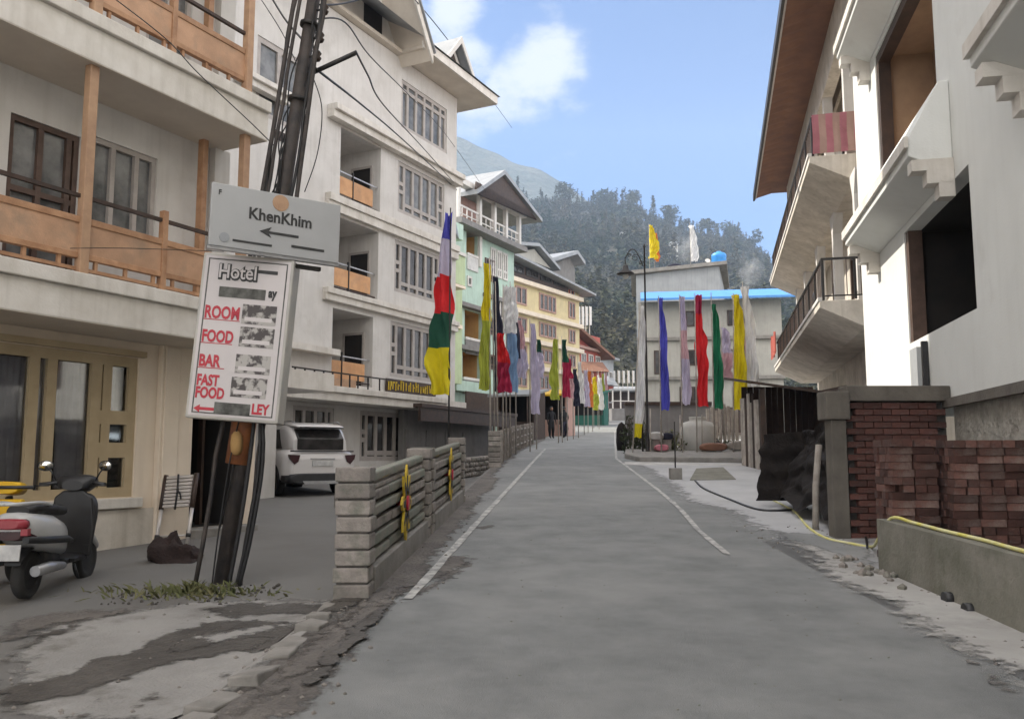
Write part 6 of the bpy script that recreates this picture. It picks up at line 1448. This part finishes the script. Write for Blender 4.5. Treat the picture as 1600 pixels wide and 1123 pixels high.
# y forward; rear wheel at y=-.45, front at y=+.80
wheel(SC, (0, -.42, .22), .22, .10); wheel(SC, (0, .85, .22), .22, .09)
MB().loft([(-.80, 0, .70, .10, .07, 2.6), (-.72, 0, .68, .17, .12, 2.8), (-.5, 0, .62, .205, .17, 2.8), (-.25, 0, .58, .21, .18, 2.7), (-.02, 0, .52, .18, .17, 2.6), (.12, 0, .45, .12, .12, 2.5)], 24).build('rear_body', M['scootw'], SC)
MB().loft([(-.66, 0, .80, .10, .05, 2.6), (-.55, 0, .815, .135, .055, 3), (-.2, 0, .80, .15, .055, 3), (.08, 0, .77, .12, .05, 2.6)], 20).build('seat', M['seat'], SC)
for sx in (-1, 1):
    MB().loft([(-.78, sx*.14, .56, .03, .03, 2.5), (-.55, sx*.19, .54, .035, .035, 2.5), (-.1, sx*.20, .51, .035, .035, 2.5), (.1, sx*.17, .48, .02, .02, 2.5)], 10).build('side_trim', M['black'], SC)
    MB().tube(smoothpts([(sx*.13, -.3, .84), (sx*.17, -.6, .88), (sx*.10, -.86, .88), (0, -.90, .88)], 4), .016, 8).build('grab_rail', M['scootw'], SC)
    MB().box(sx*.13-.03, sx*.13+.03, -.80, -.74, .60, .66).build('indicator', M['redlens'], SC)
MB().loft([(-.84, 0, .70, .09, .035, 3), (-.80, 0, .70, .15, .05, 3), (-.76, 0, .70, .16, .055, 3)], 16).build('tail_lamp', M['redlens'], SC)
MB().loft([(-.80, 0, .60, .10, .04, 3), (-.72, 0, .60, .16, .05, 3), (-.55, 0, .57, .18, .05, 3)], 16).build('lower_cowl', M['darklens'], SC)
MB().prism([(-.10, .38), (.10, .38), (.11, .52), (-.11, .52)], -.80, -.785).build('number_plate', M['plate'], SC, bevel=.004)
MB().loft([(-.70, 0, .34, .07, .015, 2.5), (-.60, 0, .45, .10, .02, 2.5), (-.40, 0, .49, .10, .02, 2.5)], 12).build('mudguard', M['black'], SC)
MB().tube([(.13, -.55, .26), (.15, -.3, .27), (.14, .0, .25)], [.05, .055, .035], 12).build('exhaust', M['steel'], SC)
MB().loft([(-.3, 0, .33, .10, .10, 3), (.0, 0, .30, .11, .09, 3)], 12).build('engine', M['metal'], SC)
MB().box(-.15, .15, .02, .52, .25, .31).build('floorboard', M['black'], SC, bevel=.02)
MB().loft([(.50, 0, .30, .16, .04, 3), (.56, 0, .45, .19, .16, 3), (.60, 0, .66, .20, .18, 3), (.68, 0, .72, .18, .20, 2.8), (.80, 0, .66, .10, .22, 2.5)], 22).build('leg_shield', M['black'], SC)
MB().prism([(-.20, .28), (.20, .28), (.225, .55), (.19, .88), (.10, .95), (-.10, .95), (-.19, .88), (-.225, .55)], .47, .52).build('inner_shield', M['black'], SC, bevel=.02)
MB().loft([(.60, 0, .38, .08, .09, 2.6), (.85, 0, .46, .085, .05, 2.6), (1.06, 0, .34, .06, .05, 2.5)], 14).build('front_mudguard', M['scootw'], SC)
MB().loft([(.44, 0, 1.00, .10, .05, 2.6), (.50, 0, 1.03, .19, .075, 2.8), (.60, 0, 1.03, .20, .08, 2.8), (.70, 0, .99, .11, .07, 2.6)], 20).build('handlebar_cowl', M['black'], SC)
MB().tube([(0, .58, .9), (0, .72, .5), (0, .85, .22)], .035, 10).build('fork', M['metal'], SC)
for sx in (-1, 1):
    MB().tube([(sx*.12, .54, 1.03), (sx*.33, .44, 1.01)], .02, 8).build('handle_grip', M['black'], SC)
    MB().tube([(sx*.22, .42, 1.00), (sx*.36, .40, 1.0)], .008, 6).build('brake_lever', M['black'], SC)
    mp = (sx*.30, .50, 1.20); MB().tube([(sx*.20, .52, 1.05), (sx*.24, .52, 1.13), mp], .008, 6).build('mirror_stem', M['black'], SC)
    Mx = Matrix.Translation(mp) @ Matrix.Rotation(radians(-15*sx), 4, 'Z') @ Matrix.Rotation(pi/2+.15, 4, 'X'); e = MB().lathe([(0, -.02), (.05, -.016), (.065, .0), (.06, .004)], 18, M=Mx @ Matrix.Diagonal((1.25, .85, 1, 1))).build('mirror', M['black'], SC)
    MB().lathe([(.056, .0045), (.056, .006), (0, .006)], 18, M=Mx @ Matrix.Diagonal((1.25, .85, 1, 1))).build('mirror_glass', M['chrome'], e)
MB().tube([(.16, .2, .24), (.20, .22, .10)], .012, 6).build('stand', M['black'], SC); MB().tube([(-.14, -.1, .24), (-.24, -.05, .0)], .012, 6).build('kick_stand', M['black'], SC)
MB().box(.15, .2, .1, .2, .27, .30).build('foot_peg', M['black'], SC)
MB().box(.135, .19, .46, .52, .33, .40).build('foot_peg', M['black'], SC)
# yellow scooter just entering the frame behind it
YS = empty('yellow_scooter', (-5.12, 8.28, gz(-5.1, 8.3)), radians(-2), 'yellow scooter cut off by the left edge behind the white one', 'scooter')
wheel(YS, (0, -.42, .22), .22, .10); wheel(YS, (0, .85, .22), .22, .09)
MB().loft([(-.80, 0, .66, .12, .08, 2.6), (-.70, 0, .64, .20, .17, 2.8), (-.4, 0, .56, .25, .24, 2.8), (-.1, 0, .5, .22, .22, 2.7), (.12, 0, .42, .14, .12, 2.5)], 24).build('rear_body', M['yellowp'], YS)
MB().loft([(-.66, 0, .84, .12, .04, 2.6), (-.2, 0, .82, .15, .055, 3), (.08, 0, .77, .12, .05, 2.6)], 20).build('seat', M['seat'], YS)
MB().prism([(-.20, .28), (.20, .28), (.225, .55), (.19, .88), (-.19, .88), (-.225, .55)], .47, .56).build('leg_shield', M['yellowp'], YS, bevel=.02)
MB().box(-.15, .15, .02, .52, .25, .31).build('floorboard', M['black'], YS); MB().loft([(.46, 0, 1.0, .16, .06, 2.8), (.66, 0, .98, .14, .07, 2.6)], 16).build('handlebar_cowl', M['yellowp'], YS)
MB().loft([(-.84, 0, .68, .08, .03, 3), (-.78, 0, .68, .14, .05, 3)], 14).build('tail_lamp', M['redlens'], YS); MB().tube([(-.33, .46, 1.0), (.33, .46, 1.0)], .018, 8).build('handlebar', M['black'], YS); MB().tube([(0, .58, .9), (0, .85, .22)], .035, 8).build('fork', M['metal'], YS)

# ================================================================== LADDER AND SACK
lb = G(285, 852, .035); LD = empty('telescopic_ladder', (lb[0]-.15, lb[1], gz(lb[0]-.15, lb[1])), radians(-8), 'collapsed telescopic ladder with pale rungs leaning by the doorway', 'ladder')
LD.rotation_euler = (radians(-16), radians(-4), radians(-12))
for sx in (-1, 1):
    MB().tube([(sx*.235, 0, 0), (sx*.235, 0, .50)], .026, 10).build('rail', M['alu'], LD)
    MB().tube([(sx*.235, 0, .50), (sx*.235, 0, .98)], .034, 10).build('rail', M['dwood'], LD)
    MB().tube([(sx*.235, 0, .10), (sx*.235, 0, .15)], .034, 10).build('collar', M['black'], LD)
for k in range(9): MB().box(-.20, .20, -.03, .03, .52+k*.05, .555+k*.05).build('rung', M['alu'], LD)
MB().tube([(-.21, 0, .13), (.21, 0, .13)], .014, 8).build('rung', M['alu'], LD)
MB().tube([(.0, -.035, .48), (.0, -.04, .75), (-.02, -.04, .97)], .014, 6).build('strap', M['black'], LD); MB().tube([(.0, -.04, .75), (.06, -.045, .68), (.07, -.04, .62)], .012, 6).build('strap', M['black'], LD)
sk = G(275, 876, .035)
def sack(u, v):
    a = u*2*pi; ph = v*pi/2; r_ = (1+.55*mnoise.noise(Vector((cos(a)*1.5, sin(a)*1.5, v*2))))
    return (.32*cos(a)*cos(ph)**.7*r_+.04*cos(ph), .20*sin(a)*cos(ph)**.7*r_, (.24-.10*cos(a))*sin(ph)*r_+.04*mnoise.noise(Vector((a, v*6, 0))))
o = sheetmesh(sack, 26, 10, mat('black_sacking', (.02, .013, .012), (.035, .02, .018), .95, 14, 1.0, 30, bd=.02), 'sack', None); o.location = (sk[0], sk[1], gz(*sk)-.01); tag(o, 'dark slumped sack on the ground at the foot of the ladder', 'sack')
# weeds at the pole foot
rd = random.Random(17); mb = MB()
for k in range(330):
    c = Vector(pb); a = rd.uniform(0, 6.3); rr = abs(rd.gauss(0, .30)); x = c.x-.12+rr*cos(a)*1.7; y = c.y-.55+rr*sin(a)*.8; z = gz(x, y); h = rd.uniform(.02, .12)*(1.15-min(1, rr)); dx, dy = rd.gauss(0, .04), rd.gauss(0, .04); w_ = rd.uniform(.006, .016)
    mb.add([(x-w_, y, z), (x+w_, y, z), (x+dx*.6+w_*.8, y+dy*.6, z+h*.65), (x+dx*1.6, y+dy*1.6, z+h)], [(0, 1, 2, 3)])
me = bpy.data.meshes.new('weeds'); me.from_pydata([tuple(v) for v in mb.v], [], mb.f); me.materials.append(M['leaf']); o = ins_mesh('weeds', me); tag(o, 'ragged green and yellow weeds round the foot of the pole', None, None, 'stuff')
debris('soil_clods', [(pb.x-.75, pb.x+.65, pb.y-1.1, pb.y-.1)], 110, .008, .028, M['mud'], seed=9)

# ================================================================== CAR
cr_ = G(508, 772, .035)
CA = empty('parked_car', (cr_[0]+.05, 19.9, gz(cr_[0], 19.9)), radians(38), 'white compact SUV parked with its rear towards the road', 'car')
# local: rear bumper at y=0, nose at y=4.25; x across
body = [(.02, 0, .62, .70, .22, 4), (.06, 0, .66, .82, .34, 4.5), (.25, 0, .68, .875, .40, 5), (1.0, 0, .69, .89, .40, 5.5), (2.2, 0, .68, .89, .39, 5.5), (3.2, 0, .66, .88, .36, 5), (3.9, 0, .60, .85, .32, 4.5), (4.18, 0, .55, .76, .27, 4), (4.26, 0, .52, .6, .2, 3.5)]
MB().loft(body, 40).build('body', M['carpaint'], CA)
gh = [(.16, 0, 1.14, .66, .18, 4), (.40, 0, 1.27, .70, .31, 4.5), (.62, 0, 1.31, .71, .35, 5), (1.4, 0, 1.33, .71, .345, 5), (2.2, 0, 1.30, .70, .33, 5), (2.75, 0, 1.16, .69, .20, 4), (3.05, 0, 1.05, .66, .07, 3)]
MB().loft(gh, 36).build('cabin', M['carpaint'], CA)
rf = [(.10, 0, 1.56, .56, .018, 4), (.35, 0, 1.60, .62, .035, 4.5), (.9, 0, 1.655, .63, .04, 5), (1.7, 0, 1.655, .63, .038, 5), (2.25, 0, 1.61, .60, .03, 4)]
MB().loft(rf, 28).build('roof', M['carpaint'], CA)
MB().prism([(.115, 1.05), (.115, 1.31), (.335, 1.535), (.42, 1.50), (.20, 1.26), (.20, 1.05)], -.57, .57, 'x').build('rear_window', M['glass'], CA, bevel=.02)
MB().loft([(.02, 0, 1.545, .52, .014, 4), (.12, 0, 1.56, .56, .022, 4)], 20).build('spoiler', M['black'], CA)
for sx in (-1, 1):
    MB().prism([(.7, 1.08), (1.75, 1.08), (1.7, 1.50), (.85, 1.52)], sx*.70, sx*.722, 'x').build('side_window', M['glass'], CA); MB().prism([(1.82, 1.08), (2.75, 1.07), (2.25, 1.46), (1.8, 1.50)], sx*.70, sx*.722, 'x').build('side_window', M['glass'], CA)
    MB().prism([(sx*.56, .93), (sx*.82, .94), (sx*.80, .84), (sx*.69, .72), (sx*.60, .78)], .0, .08, 'y').build('tail_lamp', M['darklens'], CA)
    wheel(CA, (sx*.80, .78, .33), .33, .22); wheel(CA, (sx*.80, 3.38, .33), .33, .22)
    for yy in (.78, 3.38): MB().lathe([(.40, -.01), (.40, .01), (.33, .01)], 26, M=Matrix.Translation((sx*.888, yy, .36)) @ Matrix.Rotation(pi/2, 4, 'Y')).build('wheel_arch', M['black'], CA)
    MB().box(sx*.86, sx*.90, 1.15, 2.95, .28, .40).build('sill', M['black'], CA)
    MB().tube([(sx*.56, .35, 1.67), (sx*.58, .5, 1.705), (sx*.58, 1.9, 1.70), (sx*.56, 2.05, 1.66)], .014, 6).build('roof_rail', M['steel'], CA)
    MB().loft([(2.62, sx*.98, 1.05, .08, .06, 3), (2.74, sx*.96, 1.05, .06, .05, 3)], 12).build('wing_mirror', M['carpaint'], CA)
    MB().box(sx*.60-.12, sx*.60+.12, 4.15, 4.2, .70, .80).build('headlight', M['plate'], CA)
MB().box(-.78, .78, .018, .05, 1.0, 1.03).build('tailgate_strip', M['black'], CA)
MB().loft([(-.03, 0, .40, .74, .10, 5), (.02, 0, .40, .82, .12, 5), (.28, 0, .40, .89, .13, 5)], 26).build('rear_bumper', M['black'], CA)
MB().box(-.26, .26, -.004, .02, .68, .80).build('number_plate', M['plate'], CA, bevel=.005); MB().box(-.30, .30, .0, .03, .83, .86).build('handle_strip', M['steel'], CA)
MB().prism([(-.45, .28), (.45, .28), (.5, .35), (-.5, .35)], -.035, .0, 'y').build('skid_plate', M['steel'], CA)

# ================================================================== PEOPLE
def person(px, Y, face, label, top, leg, hair=True, stride=.12, seed=0):
    x, y = put(px, Y); r = empty('person', (x, y, gz(x, y)), face, label, 'person')
    bm = bmesh.new(); sk = bm.verts.layers.skin.verify()
    def v(p, rr, root=False):
        w_ = bm.verts.new(p); w_[sk].radius = (rr, rr); w_[sk].use_root = root; return w_
    pel = v((0, 0, .92), .13, True); ch = v((0, .01, 1.22), .15); nk = v((0, 0, 1.42), .065); hd = v((0, -.02, 1.55), .085); hd2 = v((0, -.02, 1.64), .075)
    for a, b in ((pel, ch), (ch, nk), (nk, hd), (hd, hd2)): bm.edges.new((a, b))
    for s_ in (-1, 1):
        st_ = stride*s_
        hip = v((s_*.09, 0, .84), .095); kn = v((s_*.10, -st_*.6, .47), .062); an = v((s_*.10, st_*.4-.0, .09), .045); to = v((s_*.11, st_*.4-.15, .04), .035)
        bm.edges.new((pel, hip)); bm.edges.new((hip, kn)); bm.edges.new((kn, an)); bm.edges.new((an, to))
        sh_ = v((s_*.18, 0, 1.36), .06); el = v((s_*.24, .03, 1.10), .045); wr = v((s_*.24, -.06, .87), .03); pm = v((s_*.235, -.09, .80), .028)
        bm.edges.new((ch, sh_)); bm.edges.new((sh_, el)); bm.edges.new((el, wr)); bm.edges.new((wr, pm))
        for q in range(4): f_ = v((s_*.235, -.125+q*.022, .72+.006*abs(q-1)), .009); bm.edges.new((pm, f_))
        th = v((s_*.21, -.13, .77), .010); bm.edges.new((pm, th))
    me = bpy.data.meshes.new('body'); bm.to_mesh(me); bm.free(); me.materials.append(top)
    o = ins_mesh('body', me, r); o.modifiers.new('skin', 'SKIN'); o.modifiers.new('sub', 'SUBSURF').levels = 1
    MB().loft([(1.48, 0, -.02, .05, .06, 2), (1.52, 0, -.03, .072, .088, 2), (1.58, 0, -.025, .078, .095, 2), (1.66, 0, -.02, .06, .07, 2)], 16, 'z').build('face', M['skin'], r)
    MB().loft([(1.57, 0, .01, .080, .09, 2), (1.64, 0, .0, .085, .10, 2), (1.70, 0, -.01, .05, .06, 2)], 16, 'z').build('hair', M['sblack'], r)
    MB().loft([(.10, .09, .0, .05, .06, 2.2), (.5, .09, .0, .075, .08, 2.2), (.86, .07, 0, .10, .12, 2.2)], 12, 'z').build('trouser_leg', leg, r); MB().loft([(.10, -.09, .0, .05, .06, 2.2), (.5, -.09, .0, .075, .08, 2.2), (.86, -.07, 0, .10, .12, 2.2)], 12, 'z').build('trouser_leg', leg, r)
person(861, 46, .4, 'person in black standing on the left by the yellow stall awning', M['jacket'], M['jacket'])
person(881, 47, -2.6, 'person in dark clothes walking on the left kerb, nearer the road', M['jacket'], M['f_navy'], stride=.3)
# small dark planters etc. on kerb by the people
for px, Y_, h_, lab in ((966, 48, 1.5, 'dark rounded bollard cover at the right road edge'),):
    x, y = put(970, 33); o = MB().lathe([(.18, 0), (.22, .3), (.20, .8), (.12, 1.0), (0, 1.08)], 16).build('covered_bin', M['tarp'], None, (x, y, gz(x, y))); tag(o, 'black covered bin at the left tip of the island by the road', 'bin')

# ================================================================== SMOKE AND HAZE
def smoke(px, py, Y, rx, rz, dens, label):
    c = P3(px, py, Y); m = bpy.data.materials.new('smoke'); m.use_nodes = True; t = m.node_tree; t.nodes.clear()
    o_ = t.nodes.new('ShaderNodeOutputMaterial'); v = t.nodes.new('ShaderNodeVolumePrincipled'); v.inputs['Color'].default_value = (.85, .87, .9, 1)
    n = t.nodes.new('ShaderNodeTexNoise'); n.inputs['Scale'].default_value = 1.1; n.inputs['Detail'].default_value = 4; tc_ = t.nodes.new('ShaderNodeTexCoord'); t.links.new(tc_.outputs['Object'], n.inputs['Vector'])
    ln = t.nodes.new('ShaderNodeVectorMath'); ln.operation = 'LENGTH'; dv = t.nodes.new('ShaderNodeVectorMath'); dv.operation = 'DIVIDE'; dv.inputs[1].default_value = (rx, rx, rz); t.links.new(tc_.outputs['Object'], dv.inputs[0]); t.links.new(dv.outputs[0], ln.inputs[0])
    mr_ = t.nodes.new('ShaderNodeMapRange'); mr_.inputs['From Min'].default_value = 1; mr_.inputs['From Max'].default_value = .1; t.links.new(ln.outputs['Value'], mr_.inputs['Value'])
    r2 = t.nodes.new('ShaderNodeMapRange'); r2.inputs['From Min'].default_value = .42; r2.inputs['From Max'].default_value = .65; t.links.new(n.outputs['Fac'], r2.inputs['Value'])
    mu = t.nodes.new('ShaderNodeMath'); mu.operation = 'MULTIPLY'; t.links.new(mr_.outputs[0], mu.inputs[0]); t.links.new(r2.outputs[0], mu.inputs[1]); mu2 = t.nodes.new('ShaderNodeMath'); mu2.operation = 'MULTIPLY'; mu2.inputs[1].default_value = dens; t.links.new(mu.outputs[0], mu2.inputs[0]); t.links.new(mu2.outputs[0], v.inputs['Density']); t.links.new(v.outputs[0], o_.inputs['Volume'])
    prof = [(0, -rz)]+[(rx*cos(a), rz*sin(a)) for a in [(-1.2+.4*i) for i in range(7)]]+[(0, rz)]
    o = MB().lathe(prof, 14).build('smoke', m, None, tuple(c)); tag(o, label, None, None, 'stuff')
smoke(1072, 385, 84, 1.3, 1.9, .45, 'thin white chimney smoke above the flat roof')
smoke(1172, 422, 84, 1.5, 2.2, .45, 'thin grey smoke rising behind the blue roof')
hz = MB().box(-900, 900, -70, 1150, -8, 445).build('haze', None); hm = bpy.data.materials.new('haze'); hm.use_nodes = True; t = hm.node_tree; t.nodes.clear()
o_ = t.nodes.new('ShaderNodeOutputMaterial'); v = t.nodes.new('ShaderNodeVolumePrincipled'); v.inputs['Color'].default_value = (.56, .72, .98, 1); v.inputs['Density'].default_value = .00044; v.inputs['Anisotropy'].default_value = 0.0
t.links.new(v.outputs[0], o_.inputs['Volume']); hz.data.materials.clear(); hz.data.materials.append(hm); tag(hz, None, None, None, 'stuff'); hz['label'] = 'thin blue mountain haze filling the valley air'
